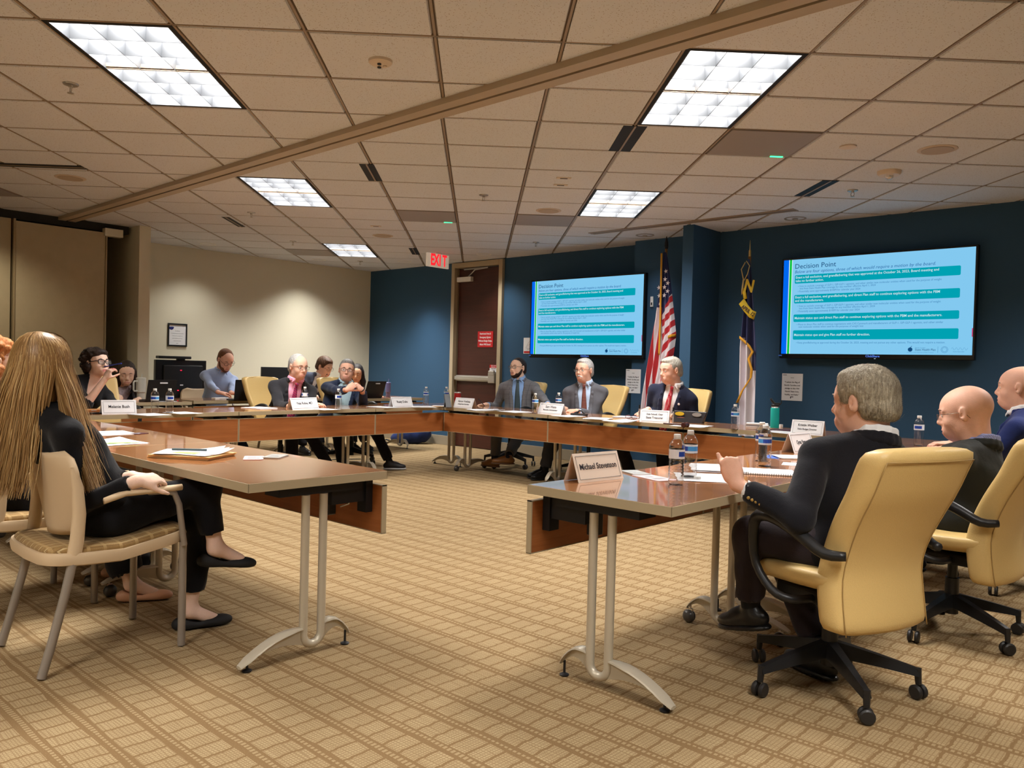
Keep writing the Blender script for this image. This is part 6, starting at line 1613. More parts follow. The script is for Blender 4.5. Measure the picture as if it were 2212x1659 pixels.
# ---------------------------------------------------------------- things on the tables
def tentcard(label, pl_, pr_, lines, h=.112, z=ZT, size=None, sx=.9, tint=None, deep=.085, back=1):
    a, b = pz(*pl_, z), pz(*pr_, z); c = (a + b) / 2; d = b - a; w_ = np.linalg.norm(d[:2]); rot = math.atan2(d[1], d[0])
    t = thing('name_placard', label, 'placard', (c[0], c[1], z + .0005), rot, 'folded name placards')
    hw = w_ / 2; m_ = M_paper if tint is None else tint
    MB().hexa([(-hw, 0, 0), (hw, 0, 0), (hw, .0008, 0), (-hw, .0008, 0), (-hw, deep / 2, h), (hw, deep / 2, h), (hw, deep / 2 + .0008, h), (-hw, deep / 2 + .0008, h)]).build('front_panel', m_, t)
    MB().hexa([(-hw, deep - .0008, 0), (hw, deep - .0008, 0), (hw, deep, 0), (-hw, deep, 0), (-hw, deep / 2, h), (hw, deep / 2, h), (hw, deep / 2 + .0008, h), (-hw, deep / 2 + .0008, h)]).build('rear_panel', m_, t)
    tilt = math.atan2(deep / 2, h); L_ = math.hypot(h, deep / 2)
    f = lambda x, q: (x, q * deep / 2 - .0012, q * h)
    br = MB()
    for (x0, q0, x1, q1) in ((-hw + .014, .10, hw - .014, .10), (-hw + .014, .90, hw - .014, .90), (-hw + .014, .10, -hw + .014, .90), (hw - .014, .10, hw - .014, .90)):
        br.tube([f(x0, q0), f(x1, q1)], .0007, 4)
    br.build('printed_border', mat('border_ink', (.05, .05, .06), .8), t)
    n = len(lines)
    for k, s in enumerate(lines):
        q = .52 + ((n - 1) / 2 - k) * .27
        sz = size or min(.036, w_ * 1.55 / max(8, len(s)))
        text('lettering', s, sz, f(0, q), (PI / 2 - tilt, 0, 0), M_ink, t, off=.0003, sx=sx)
    return t
tentcard('white placard before the curly haired woman with the pen, leftmost placard', (220.3, 894.7), (295.7, 893.6), ['Melanie Bush'])
tentcard('white placard ending in MD before the pink shirted man', (632.2, 885.3), (689.4, 882.9), ['Pete Robie, MD'])
tentcard('small white placard near the corner, right of the man with clasped hands', (849.4, 880.3), (892.9, 879.2), ['Rusty Duke'])
tentcard('two line white placard beside the red tumbler', (979, 880), (1019, 883), ['Aaron Vodicka', 'Acting Board Secretary'])
tentcard('white placard with the line Executive Administrator', (1161, 893), (1212, 897), ['Sam Watts', 'Executive Administrator'])
tentcard('white placard with the line State Treasurer', (1381.5, 911.4), (1444, 914.5), ['Dale Folwell, Chair', 'State Treasurer'])
tentcard('white placard with the line State Budget Director', (1707, 937), (1777, 942), ['Kristin Walker', 'State Budget Director'])
tentcard('turned white placard half hidden by the grey haired man, one line', (1716, 980), (1762, 975), ['Cyrus Vernon'], h=.118, sx=.7, size=.034)
tentcard('large nearest placard at the corner of the front right table', (1250, 1044), (1347, 1033), ['Michael Stevenson'], h=.115, tint=mat('paper_warm', s2l(236, 222, 206), .5), size=.036, sx=.86)

# water bottles
M_pet = mat('clear_plastic', (1, 1, 1), .03, trans=1.0, ior=1.5, spec=.7); M_lblu = mat('label_blue', s2l(30, 70, 170), .4); M_lwht = mat('label_white', s2l(225, 232, 240), .4); M_lsky = mat('label_sky', s2l(70, 150, 215), .4); M_wat = mat('bottle_water', (1, 1, 1), .0, trans=1.0, ior=1.2)
def bottle_proto(label, blue):
    t = thing('water_bottle', label, 'bottle', (0, 0, 0), 0, 'small plastic water bottles')
    prof = [(.001, .004), (.012, .001), (.026, 0), (.031, .006), (.032, .014)]
    for k in range(7): z = .018 + k * .0125; prof += [(.0325, z), (.0300, z + .006)]
    prof += [(.0325, .106), (.0315, .110), (.0315, .146), (.0325, .150), (.0320, .160), (.027, .174), (.018, .186), (.0128, .192), (.0125, .197)]
    inn = [(max(.001, r - .0007), min(z + .0007, .1965)) for r, z in reversed(prof)]
    MB().lathe(prof + inn, n=20).build('bottle_body', M_pet, t, smooth=True)
    MB().lathe([(.0138, .190), (.0145, .191), (.0145, .206), (.0135, .208), (.001, .208)], n=20).build('cap', M_white, t, smooth='auto')
    l = MB()
    for k in range(20):
        a0, a1 = 2 * PI * k / 20, 2 * PI * (k + 1) / 20
        for z0, z1, mi in ((.109, .118, 0), (.118, .138, 1 if (k // 5) % 2 == blue else (0 if blue else 2)), (.138, .147, 0)):
            l.m(mi).add([(.0326 * math.cos(a0), .0326 * math.sin(a0), z0), (.0326 * math.cos(a1), .0326 * math.sin(a1), z0), (.0326 * math.cos(a1), .0326 * math.sin(a1), z1), (.0326 * math.cos(a0), .0326 * math.sin(a0), z1)], [(0, 1, 2, 3)])
    l.build('label_band', [M_lwht, M_lblu, M_lsky], t, fixn=False)
    return t
bp = [bottle_proto('nearest water bottle with blue band, left of the pair on the front right table', 1), bottle_proto('water bottle just behind the nearest one, sky blue label', 0)]
def put(t, px, py, rot=0, z=ZT, label=None):
    p = pz(px, py, z)
    if label is None: t.location = (p[0], p[1], z + .0005); t.rotation_euler = (0, 0, rot); return t
    return dup(t, (p[0], p[1], z + .0005), rot, label)
put(bp[0], 1460, 1047, .8); put(bp[1], 1489, 1031, .2)
for px, py, k, lb in ((1651, 1007, 1, 'water bottle by the spiral notebook, nearer of two'), (1644, 996, 0, 'water bottle by the spiral notebook, farther of two'), (1587, 927.5, 1, 'water bottle on the back table before the navy and white flag'),
                      (1984, 963, 0, 'water bottle standing alone between the grey haired and the bald man'), (1155.5, 893, 1, 'water bottle left of the administrator placard'), (1206, 890, 1, 'water bottle behind the administrator placard'),
                      (920, 873, 1, 'water bottle right of the corner one line placard, left one'), (964, 872.4, 1, 'water bottle beside the black phone stand'), (730.6, 884.5, 0, 'water bottle before the man with clasped hands'), (658, 879, 0, 'water bottle behind the MD placard'),
                      (334, 892.5, 1, 'water bottle right of the leftmost placard, left of two'), (366, 892, 0, 'water bottle right of the leftmost placard, right of two')):
    put(bp[k], px, py, .3 + px * .37, label=lb)

# papers
def sheet(label, px, py, rot, w_=.216, l_=.279, n=1, name='paper_sheet', cat='paper', lines=True, m_=None, z=ZT, curl=0, thick=.0008, group='loose papers on the tables'):
    p = pz(px, py, z); t = thing(name, label, cat, (p[0], p[1], z + .0004), math.radians(rot), group)
    for k in range(n):
        r = random.Random(px * 7 + k); dx, dy, a = (r.uniform(-.012, .012), r.uniform(-.012, .012), r.uniform(-.10, .10)) if k else (0, 0, 0)
        g = MB(); P = []
        for j in range(7):
            P.append([])
            for i in range(7):
                u, v = i / 6 - .5, j / 6 - .5; x, y = u * w_ + dx, v * l_ + dy; P[-1].append((x * math.cos(a) - y * math.sin(a), x * math.sin(a) + y * math.cos(a), .0006 + k * .0018 + curl * (max(0, u + v - .2) ** 2 + .4 * max(0, -u + v - .3) ** 2)))
        g.grid(P).build('sheet' if n > 1 else 'page', m_ or M_paper, t, smooth=True, solid=thick, fixn=False)
    if lines:
        tl = MB(); r = random.Random(px)
        for k in range(9):
            y = l_ / 2 - .04 - k * .024; tl.box(-w_ / 2 + .025, y, .0012 + n * .0018, w_ / 2 - .025 - r.random() * .07, y + .004, .0014 + n * .0018)
        tl.build('printed_lines', mat('grey_ink', (.3, .3, .32)), t)
    return t
sheet('loose papers below the two left bottles', 322, 896, 100, n=2); sheet('paper sheet right of the two left bottles', 395, 892, 96)
sheet('paper behind the MD placard', 700, 884, 95); sheet('papers in front of the man with clasped hands', 828, 880, 100, n=3); sheet('papers right of the corner one line placard', 912, 879, 60, n=3, w_=.26)
sheet('thick packet hanging over the table edge by the red tumbler placard', 1048, 887, -25, n=6, curl=.02, w_=.23, l_=.34); sheet('papers before the man in grey plaid jacket', 1112, 890, 85, n=3, w_=.25)
sheet('papers left of the treasurer placard', 1290, 905, 20, n=4); sheet('curled papers before the treasurer placard', 1345, 911, -15, n=4, curl=.05, w_=.24); sheet('papers under the gavel, right of the treasurer placard', 1495, 921, 10, n=4, w_=.28)
sheet('paper by the administrator placard', 1228, 899, 0, n=2); sheet('folder with papers by the budget director placard', 1690, 934, 80, n=2)
sheet('white booklet page on the front right table, nearer', 1530, 1033, 30, n=2, w_=.26); sheet('white booklet page on the front right table, farther', 1548, 1014, 35, n=6, w_=.24); sheet('papers by the turned placard', 1722, 990, 40, n=5, w_=.22, l_=.16, lines=False)
sheet('blue paper under the papers by the turned placard', 1692, 988, 40, w_=.22, m_=mat('paper_blue', s2l(60, 90, 160), .6), lines=False, l_=.18); sheet('small white slip before the grey haired man', 1712, 1003, 20, w_=.10, l_=.14, lines=False)
sheet('papers on the second left front table, farther', 240, 936, 92, n=2, w_=.24); sheet('papers with green highlighting on the second left front table', 243, 957, 95, n=3, w_=.25, curl=.02)
p = pz(262, 960, ZT); t = thing('paper_clip_strip', 'green highlighted strip on the papers by the blonde hair', 'paper', (p[0], p[1], ZT + .008), 1.4); MB().box(-.09, -.012, 0, .09, .012, .001).build('green_strip', mat('hilite', s2l(170, 240, 110), .6), t)
MB().box(-.06, .02, 0, .05, .026, .001).build('dark_stripe', M_ink, t)
# manila folders with papers, near left table
p = pz(414, 986, ZT); t = thing('folder_stack', 'stack of manila folders with white papers and a pen on top', 'folders', (p[0], p[1], ZT + .0005), math.radians(32))
for k in range(4):
    MB().box(-.155 + .004 * k, -.118 - .003 * k, .004 * k, .155 + .004 * k, .118, .004 * k + .0032).build('folder', M_manila, t)
for k, (a, dx) in enumerate(((.1, 0), (-.12, .02), (.28, -.01))):
    q = MB(); P = [[((i / 6 - .5) * .279, (j / 6 - .5) * .216, .018 + .0022 * k + .05 * max(0, i / 6 - .5 + j / 6 - .5 - .45) ** 1.5) for i in range(7)] for j in range(7)]
    o = q.grid(P).xf(Matrix.Rotation(a, 4, 'Z') @ Matrix.Translation((dx, 0, 0))).build('page', M_paper, t, smooth=True, solid=.001, fixn=False)
MB().box(-.05, -.085, .0235, .07, -.03, .0245).build('green_highlight', mat('hilite', s2l(170, 240, 110), .6), t)
MB().tube([(-.10, -.005, .030), (.06, .03, .030)], .0055, 8).build('pen', mat('pen_dark', s2l(50, 70, 76), .4), t, smooth='auto')
def card(name, label, px, py, rot, w_, l_, m_, h=.003, cat='card', z=ZT):
    p = pz(px, py, z); t = thing(name, label, cat, (p[0], p[1], z + .0004), math.radians(rot)); pts = []
    r = min(w_, l_) * .12
    for cx, cy, a0 in ((w_ / 2 - r, l_ / 2 - r, 0), (-w_ / 2 + r, l_ / 2 - r, 90), (-w_ / 2 + r, -l_ / 2 + r, 180), (w_ / 2 - r, -l_ / 2 + r, 270)):
        for k in range(4): pts.append((cx + r * math.cos(math.radians(a0 + 30 * k)), cy + r * math.sin(math.radians(a0 + 30 * k))))
    MB().prism(pts, 0, h).build('card_face', m_, t); MB().box(-w_ * .3, -l_ * .25, h, w_ * .3, -l_ * .1, h + .0003).box(-w_ * .3, l_ * .05, h, w_ * .1, l_ * .15, h + .0003).build('print', mat('grey_ink', (.3, .3, .32)), t)
    return t
card('badge_card', 'pink edged badge card beside the manila folders', 548, 990, 58, .09, .15, mat('pink_card', s2l(224, 196, 200), .4)); card('luggage_tag', 'grey rounded tag near the end of the left front table', 595, 987, 40, .085, .15, mat('tag_grey', s2l(170, 170, 166), .35), .005)
card('luggage_tag', 'grey rounded badge holder right of the nearest placard', 1373, 1023, 62, .085, .15, mat('tag_grey', s2l(170, 170, 166), .35), .006); card('badge_card', 'red and white glossy card before the nearest bottles', 1412, 1033, 70, .10, .20, mat('pink_card', s2l(224, 196, 200), .3))
card('dark_badge', 'dark lanyard badge on the far left front table', 300, 937, 30, .07, .10, mat('maroon', s2l(70, 36, 44), .5))
p = pz(1506, 1036, ZT); t = thing('bottle_cap', 'white bottle cap lying by the nearest bottles', 'cap', (p[0], p[1], ZT)); MB().lathe([(.001, .001), (.015, 0), (.0155, .012), (.014, .015), (.001, .015)], n=18).build('cap_shell', M_white, t, smooth='auto')
# spiral notebooks
def notebook(label, px, py, rot, z=ZT, w_=.216, l_=.279, m2=None):
    p = pz(px, py, z); t = thing('spiral_notebook', label, 'notebook', (p[0], p[1], z + .0005), math.radians(rot), 'spiral notebooks')
    MB().box(-w_ / 2, -l_ / 2, 0, w_ / 2, l_ / 2, .007).build('page_block', m2 or M_paper, t, bevel=.001); MB().box(-w_ / 2 - .001, -l_ / 2 - .001, -.0003, w_ / 2, l_ / 2 + .001, .0008).build('cover', M_ink, t)
    s = MB()
    for k in range(26):
        y = -l_ / 2 + .012 + k * (l_ - .024) / 25; s.tube([(-w_ / 2 + .006 - .008 * math.sin(a) , y + .0015 * a / PI, .004 + .008 * math.cos(a)) for a in np.linspace(-.9, 3.4, 8)], .0011, 5)
    s.build('spiral_binding', M_black, t, smooth=True)
notebook('open spiral notebook by the grey haired man on the right tables', 1650, 1021, 120); notebook('spiral notebook left of the MD placard', 560, 882, -80, m2=M_paper); notebook('dark spiral notebook behind the treasurer placard', 1360, 902, 100)
# tumblers
def tumbler(name, label, px, py, r, h, m_, z=ZT, lid=None, straw=0, handle=False, taper=.8):
    p = pz(px, py, z); t = thing(name, label, 'tumbler', (p[0], p[1], z + .0003), 0.3)
    MB().lathe([(.001, .001), (r * taper * .95, 0), (r * taper, .004), (r * taper, h * .33), (r, h * .37), (r, h * .97), (r * .98, h)], n=28).build('cup_body', m_, t, smooth='auto')
    MB().lathe([(r * 1.02, h * .96), (r * 1.03, h * 1.02), (r * .9, h * 1.05), (.001, h * 1.05)], n=28).build('lid', lid or m_, t, smooth='auto')
    if straw: MB().tube([(0, 0, h * 1.0), (0, .01, h * 1.0 + straw)], .005, 8).build('straw', lid or m_, t, smooth='auto')
    if handle: MB().tube([(0, -r * .9, h * .88), (0, -r - .035, h * .88), (0, -r - .045, h * .82), (0, -r - .045, h * .48), (0, -r - .035, h * .42), (0, -r * .9, h * .42)], .0095, 10).build('handle', m_, t, smooth=True)
    return t
M_tw = mat('enamel_white', s2l(206, 206, 196), .35)
tumbler('handled_tumbler', 'tall white tumbler with handle and straw on the rear left table', 304, 864, .050, .235, M_tw, straw=.05, handle=True)
tumbler('purple_tumbler', 'slim grey purple tumbler with straw beside the rear laptop', 838, 858, .037, .20, mat('enamel_purple', s2l(96, 94, 134), .35), straw=.06)
t = tumbler('red_tumbler', 'red tumbler with steel rim beside the black phone stand', 988, 873, .042, .14, mat('enamel_red', s2l(170, 30, 34), .3), lid=M_steel, taper=.92)
p = pz(1673, 927, ZT); t = thing('sport_bottle', 'teal insulated bottle with black spout lid on the back table', 'bottle', (p[0], p[1], ZT), .5)
MB().lathe([(.001, .001), (.034, 0), (.036, .004), (.036, .012)], n=24).build('steel_base', M_steel, t, smooth='auto'); MB().lathe([(.036, .012), (.0365, .014), (.0365, .175), (.034, .183)], n=24).build('bottle_body', mat('enamel_teal', s2l(20, 170, 160), .4), t, smooth='auto')
MB().lathe([(.034, .183), (.031, .188), (.031, .196), (.001, .196)], n=24).build('steel_neck', M_steel, t, smooth='auto')
MB().lathe([(.034, .194), (.034, .208), (.028, .214), (.001, .214)], n=20).box(-.012, -.016, .205, .04, .016, .224).tube([(.0, 0, .212), (-.03, 0, .245), (-.038, 0, .262)], [.013, .011, .010], 8).tube([(.034, 0, .206), (.05, 0, .225), (.045, 0, .25)], .004, 6).build('spout_lid', M_black, t, smooth='auto', bevel=.002)
p = pz(1687, 923, ZT); t = thing('small_jar', 'tiny white jar right of the teal bottle', 'jar', (p[0], p[1], ZT)); MB().lathe([(.001, .001), (.016, 0), (.017, .022), (.015, .026), (.001, .026)], n=16).build('jar_body', M_white, t, smooth='auto')
p = pz(1638, 923, ZT); t = thing('book_pile', 'small pile of white booklets behind the bottles near the navy flag', 'booklets', (p[0], p[1], ZT), .4)
for k in range(3): MB().box(-.10, -.07, .0005 + k * .012, .10 - .01 * k, .07, .0115 + k * .012).build('booklet', M_paper if k % 2 == 0 else mat('paper_grey', (.3, .3, .32)), t, bevel=.001)
p = pz(1700, 931, ZT); t = thing('dark_folder', 'dark folder lying in front of the teal bottle', 'folder', (p[0], p[1], ZT), .2); MB().box(-.12, -.08, .0005, .12, .08, .010).build('folder_cover', mat('maroon', s2l(70, 36, 44)), t, bevel=.002)
# black phone stand
p = pz(966, 880, ZT); t = thing('phone_stand', 'black angled phone stand left of the red tumbler placard', 'stand', (p[0], p[1], ZT), 1.2)
MB().hexa([(-.035, -.05, 0), (.035, -.05, 0), (.035, -.04, 0), (-.035, -.04, 0), (-.035, .02, .15), (.035, .02, .15), (.035, .03, .15), (-.035, .03, .15)]).build('phone', M_black, t, bevel=.003)
MB().hexa([(-.012, .07, 0), (.012, .07, 0), (.012, .08, 0), (-.012, .08, 0), (-.012, .01, .11), (.012, .01, .11), (.012, .02, .11), (-.012, .02, .11)]).box(-.03, -.055, 0, .03, .08, .005).build('stand_leg', M_dark, t)
p = pz(950, 878, ZT); t = thing('manila_packet', 'tan open packet behind the black phone stand', 'packet', (p[0], p[1], ZT), .7); MB().box(-.09, -.06, .0005, .09, .06, .006).build('packet_cover', M_manila, t, bevel=.001); MB().box(-.08, -.05, .006, .085, .055, .0085).build('page', M_paper, t)
# conference microphones
for px, py, lb in ((1381, 905, 'slim silver upright microphone left of the treasurer placard'), (1454, 912, 'slim silver upright microphone right of the treasurer placard')):
    p = pz(px, py, ZT); t = thing('upright_microphone', lb, 'microphone', (p[0], p[1], ZT), 0, 'upright microphones'); MB().tube([(0, 0, 0), (0, 0, .135)], .0085, 12).build('mic_body', M_steel, t, smooth='auto'); MB().tube([(0, 0, .10), (0, 0, .137)], .009, 12).box(-.002, -.0095, .05, .002, -.008, .07).build('mic_grille', M_dark, t)
p = pz(1251, 898, ZT); t = thing('conference_phone', 'black low clip device on the table before the man with white moustache', 'device', (p[0], p[1], ZT), .1)
MB().box(-.09, -.025, 0, .09, .025, .022).build('base', M_black, t, bevel=.004); MB().tube([(-.03, 0, .02), (0, 0, .05), (.03, 0, .05), (.06, 0, .024)], .009, 8).tube([(-.06, .01, .02), (-.02, .01, .035)], .011, 8).build('clip_arm', M_black, t, smooth='auto')
# dark plaque with round seals and gavel
p = pz(1487, 913, ZT); t = thing('desk_plaque', 'dark desk plaque with gold and silver oval seals', 'plaque', (p[0], p[1], ZT), math.radians(6))
MB().hexa([(-.15, -.03, 0), (.14, -.03, 0), (.14, .04, 0), (-.15, .04, 0), (-.15, .01, .105), (.17, .01, .105), (.17, .03, .105), (-.15, .03, .105)]).build('plaque_board', mat('plaque_dark', (.02, .018, .02), .3), t, bevel=.003)
def oval(cx, cz, rx, rz, m_, nm): MB().prism([(cx + rx * math.cos(a), cz + rz * math.sin(a)) for a in np.linspace(0, 2 * PI, 20, False)], -.014, -.006, 'y').build(nm, m_, t)
oval(-.085, .078, .045, .018, M_gold2, 'gold_seal'); oval(.085, .078, .045, .018, mat('seal_silver', s2l(150, 152, 150), .4), 'silver_seal'); oval(-.07, .035, .05, .014, mat('seal_pink', s2l(140, 90, 80), .5), 'rose_seal')
p = pz(1480, 919, ZT + .02); t = thing('gavel', 'dark wooden gavel lying before the desk plaque', 'gavel', (p[0] - .03, p[1], ZT + .024), .1); M_gav = mat('gavel_wood', s2l(70, 34, 30), .35)
MB().tube([(-.17, 0, 0), (-.02, 0, 0), (.02, 0, .0)], [.006, .007, .010], 10).build('gavel_handle', M_gav, t, smooth='auto'); MB().tube([(.03, -.045, 0), (.03, -.035, 0), (.03, -.02, 0), (.03, .02, 0), (.03, .035, 0), (.03, .045, 0)], [.019, .023, .018, .018, .023, .019], 14).build('gavel_head', M_gav, t, smooth='auto')
p = pz(1373, 907, ZT); t = thing('reading_glasses', 'folded dark red reading glasses by the treasurer placard', 'glasses', (p[0] - .05, p[1], ZT + .012), .4)
g = MB()
for sx in (-1, 1): g.tube([(sx * .032 + .026 * math.cos(a), 0, .012 + .016 * math.sin(a)) for a in np.linspace(0, 2 * PI, 17)], .0025, 6).tube([(sx * .058, 0, .014), (sx * .05, .05, .006), (-sx * .03, .07, .002)], .002, 6)
g.tube([(-.006, 0, .014), (.006, 0, .014)], .0025, 6).build('frame', mat('frame_red', s2l(90, 26, 40), .3), t, smooth=True)
# pens
def pen(label, a, b, m_, r=.0045):
    a, b = np.array(a, float), np.array(b, float); t = thing('pen', label, 'pen', tuple((a + b) / 2)); d = (b - a) / 2
    MB().tube([-d * .86, d], r, 10).build('barrel', m_, t, smooth='auto'); MB().tube([-d, -d * .86], [r * .25, r], 10).build('tip', M_steel, t, smooth='auto'); return t
pen('blue pen held at the mouth by the curly haired woman', ps(222, 793, -7.30), ps(262, 785, -7.12), mat('pen_blue', s2l(40, 60, 170), .4), .005)
pen('pen held by the man in grey plaid jacket', pt(1048, 878, 6.78), pt(1033, 861, 6.74), M_dark)
pen('white pen held by the woman behind the white tumbler', ps(259, 860, -8.70), ps(243, 842, -8.80), M_white)
# wallet / phone by the far left
p = pz(200, 888, ZT); t = thing('wooden_tray', 'tan wooden case on the table before the curly haired woman', 'case', (p[0], p[1], ZT), 1.5); MB().box(-.09, -.04, .0005, .09, .04, .018).build('case_body', mat('tan_case', s2l(176, 120, 66), .4), t, bevel=.006); MB().box(-.02, -.041, .006, .02, -.0395, .012).build('clasp', M_steel, t)
p = pz(207, 893, ZT); t = thing('mobile_phone', 'black phone left of the leftmost placard', 'phone', (p[0] + .03, p[1], ZT), .2); MB().box(-.035, -.07, .0005, .035, .07, .009).build('phone_body', M_black, t, bevel=.003); MB().box(-.031, -.064, .009, .031, .064, .0095).build('phone_glass', mat('phone_glass', (.01, .01, .012), .05), t)
# laptops on the rear tables
def laptop(label, px, py, rot, z=ZT, openang=18, w_=.34):
    p = pz(px, py, z); t = thing('laptop', label, 'laptop', (p[0], p[1], z + .0005), math.radians(rot), 'black laptops on the rear tables')
    MB().box(-w_ / 2, -.24, 0, w_ / 2, 0, .018).build('keyboard_base', M_black, t, bevel=.003)
    a = math.radians(openang); s_, c_ = math.sin(a), math.cos(a)
    MB().hexa([(-w_ / 2, 0, .012), (w_ / 2, 0, .012), (w_ / 2, .012, .012), (-w_ / 2, .012, .012), (-w_ / 2, .235 * s_, .012 + .235 * c_), (w_ / 2, .235 * s_, .012 + .235 * c_), (w_ / 2, .235 * s_ + .008, .012 + .235 * c_), (-w_ / 2, .235 * s_ + .008, .012 + .235 * c_)]).build('lid', mat('laptop_lid', (.012, .012, .014), .5), t, bevel=.002)
    MB().box(-.05, .216 * s_ + .010, .195 * c_ + .01, .03, .216 * s_ + .014, .21 * c_ + .01).build('lid_sticker', M_paper, t)
    k_ = MB()
    for j in range(5):
        for i in range(13): k_.box(-w_ / 2 + .03 + i * .0215, -.05 - j * .022, .018, -w_ / 2 + .047 + i * .0215, -.034 - j * .022, .0195)
    k_.build('keys', M_dark, t)
    return t
laptop('black laptop of the bearded man, lid toward the ring', 535, 866, -96, w_=.33, openang=10); laptop('black laptop with white sticker beside the white tumbler', 345, 868, -92, w_=.30); laptop('black laptop of the half hidden woman, beside the purple tumbler', 805, 860, -84, openang=20)
sheet('white papers on the rear left table behind the bottles', 348, 867, 90, n=4, z=ZT, w_=.24); sheet('papers under the writing hand of the dark haired woman', 262, 866, 90, n=2)
p = pz(475, 864, ZT); t = thing('white_box', 'small white flat box on the rear table before the bearded man', 'box', (p[0], p[1], ZT), -1.6); MB().box(-.08, -.05, .0005, .08, .05, .028).build('box_shell', M_white, t, bevel=.003); MB().box(-.06, .05, .010, .03, .0505, .016).build('box_print', mat('grey_ink', (.3, .3, .32)), t)
# monitor back on a cart, with camera bar, beside the cream wall
t = thing('cart_monitor', 'large black monitor seen from behind with small red and blue lights', 'monitor', (-10.05, 4.655, 0), PI / 2)
MB().box(-.33, -.03, .62, .33, .03, 1.185).build('monitor_shell', mat('tv_black', (.006, .006, .007)), t, bevel=.006); MB().box(-.24, -.06, .68, .27, -.03, 1.12).build('rear_housing', M_black, t, bevel=.01)
MB().box(-.30, -.05, 1.20, .12, .05, 1.235).build('camera_bar', M_black, t, bevel=.008); MB().box(-.05, -.02, 1.18, .05, .02, 1.205).build('bar_mount', M_dark, t)
MB().box(-.06, -.02, .05, .06, .04, .66).box(-.30, -.25, 0, .30, .25, .05).build('cart_base', M_dark, t, bevel=.006)
for (x, z, nm, c) in ((-.02, 1.055, 'red_led', (1, .02, .06)), (-.055, .80, 'red_led', (1, .02, .06)), (.115, .80, 'blue_led', (.05, .1, 1)), (.175, .80, 'red_led', (1, .02, .06)), (.14, .75, 'blue_led', (.05, .1, 1)), (.175, .75, 'red_led', (1, .02, .06))):
    MB().box(x - (.022 if nm == 'blue_led' and z > .78 else .010), -.0625, z - .006, x + (.022 if nm == 'blue_led' and z > .78 else .010), -.0595, z + .006).build('indicator_light', emis(nm, c, 1.2), t)
MB().box(-.03, -.062, .86, .01, -.0595, .875).build('port_label', M_paper, t)
t = thing('desk_monitor', 'black monitor behind the pink shirted man, partly hidden', 'monitor', (-9.95, 6.02, ZT), PI / 2 - .1); MB().box(-.27, -.02, .12, .27, .02, .385).build('monitor_shell', M_black, t, bevel=.005); MB().box(-.03, -.01, .01, .03, .02, .14).box(-.11, -.09, 0, .11, .09, .012).build('stand', M_dark, t)
# backpack on the floor
p = pz(935, 955, 0); bk_ = SDF(); t = thing('backpack', 'navy backpack lying on the floor by the door', 'backpack', (p[0], p[1] - .42, 0), 0)
o_ = V3(p[0], p[1] - .42, 0); ax_ = [nrm(V3(.74, .67, .12)), nrm(V3(-.67, .74, 0)), nrm(V3(-.1, -.08, 1))]
bk_.ell(o_ + V3(0, 0, .12), ax_, [.23, .15, .13], .03); bk_.ell(o_ + V3(.10, .10, .15), ax_, [.15, .14, .13], .04); bk_.ell(o_ + V3(-.08, -.16, .09), ax_, [.16, .07, .09], .03); bk_.plane(o_ + V3(0, 0, .004), V3(0, 0, -1))
M_bp = fabric_mat('backpack_navy', s2l(30, 42, 84), .15, 200); bk_.build('bag_body', M_bp, t, .012, deform=folds(.010, 24, 3))
MB().tube([(-.22, -.20, .02), (-.30, -.27, .05), (-.33, -.30, .02), (-.27, -.26, .01)], .012, 6).build('strap', M_black, t, smooth=True)
MB().tube([(-.12, -.22, .16), (-.14, -.25, .20), (-.02, -.14, .24)], .009, 6).build('strap', M_black, t, smooth=True)
MB().tube([(-.17, -.22, .08), (-.02, -.16, .17), (.10, -.06, .19)], .004, 5).build('zip_line', M_steel, t, smooth=True)
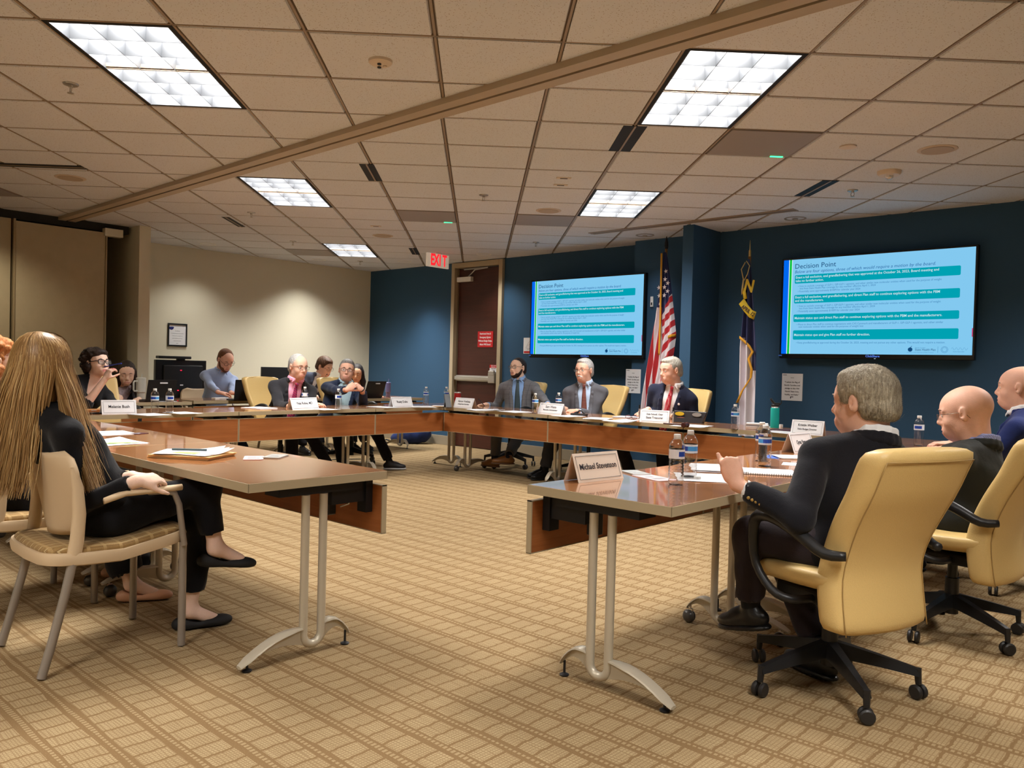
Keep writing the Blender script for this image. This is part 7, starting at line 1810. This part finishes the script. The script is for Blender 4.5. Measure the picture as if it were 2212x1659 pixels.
# dark bag and shoes under the left row, cables
t = thing('floor_bag', 'black bag on the floor under the left front table', 'bag', (-4.72, 1.86, 0)); b2 = SDF(); b2.ell(V3(-4.72, 1.86, .11), None, [.20, .12, .12], .03); b2.ell(V3(-4.60, 1.86, .06), None, [.2, .10, .07], .03); b2.plane(V3(0, 0, .004), V3(0, 0, -1))
b2.build('bag_body', fabric_mat('bag_black', s2l(22, 22, 26), .1), t, .014, deform=folds(.008, 22, 8)); MB().tube([(-.1, 0, .2), (-.06, -.02, .28), (.04, -.02, .28), (.08, 0, .2)], .008, 6).build('handle', M_black, t, smooth=True)
t = thing('cable', 'thin black cable on the floor behind the ring of tables', 'cable', (-8.3, 4.6, 0)); MB().tube([(0, 0, .005), (.1, .3, .005), (-.05, .6, .005), (.1, .9, .005), (0, 1.2, .005), (.15, 1.5, .005)], .005, 6).build('cable_run', M_black, t, smooth=True)
# lapel pin and wrist watch
# low cable hook and outlet under the near tables
for (x, y, rz, lb) in ((-2.98, 2.06, 0, 'power adapter and cord hanging under the left front table'), (-1.93, 2.62, PI / 2, 'power adapter and cord hanging under the right front table')):
    t = thing('power_adapter', lb, 'adapter', (x, y, .60), rz, 'adapters under the near tables'); MB().box(-.03, -.02, -.07, .03, .02, .07).build('adapter_body', M_black, t, bevel=.005); MB().tube([(0, .02, .07), (.02, .05, .09), (.10, .06, .06), (.08, .05, -.02), (.02, .05, -.04)], .003, 6).build('cord', M_white if rz == 0 else M_dark, t, smooth=True)
    MB().lathe([(.001, 0), (.004, .004), (.004, .02), (.001, .022)], (-.06, .02, .05), 8).build('cable_clip', M_white, t)
# task chairs of the staff row: beige shells like the guest chairs but on the far side
for lb, x, y, a in (('beige guest chair of the dark haired writing woman', -9.42, 3.40, -90), ('beige guest chair of the bearded man', -9.78, 4.86, -90), ('beige guest chair of the man bending forward', -9.75, 6.0, -90), ('beige guest chair of the half hidden woman', -9.75, 6.76, -90)):
    dup(gc, (x, y, 0), math.radians(a), lb, 'beige stacking guest chairs')
# ---------------------------------------------------------------- turn lettering curves into meshes
bpy.context.view_layer.update()
_dg = bpy.context.evaluated_depsgraph_get()
for o in [o for o in SC.objects if o.type == 'FONT']:
    me = bpy.data.meshes.new_from_object(o.evaluated_get(_dg))
    q = bpy.data.objects.new('lettering', me); COL.objects.link(q); q.parent = o.parent; q.matrix_local = o.matrix_local
    bpy.data.objects.remove(o)
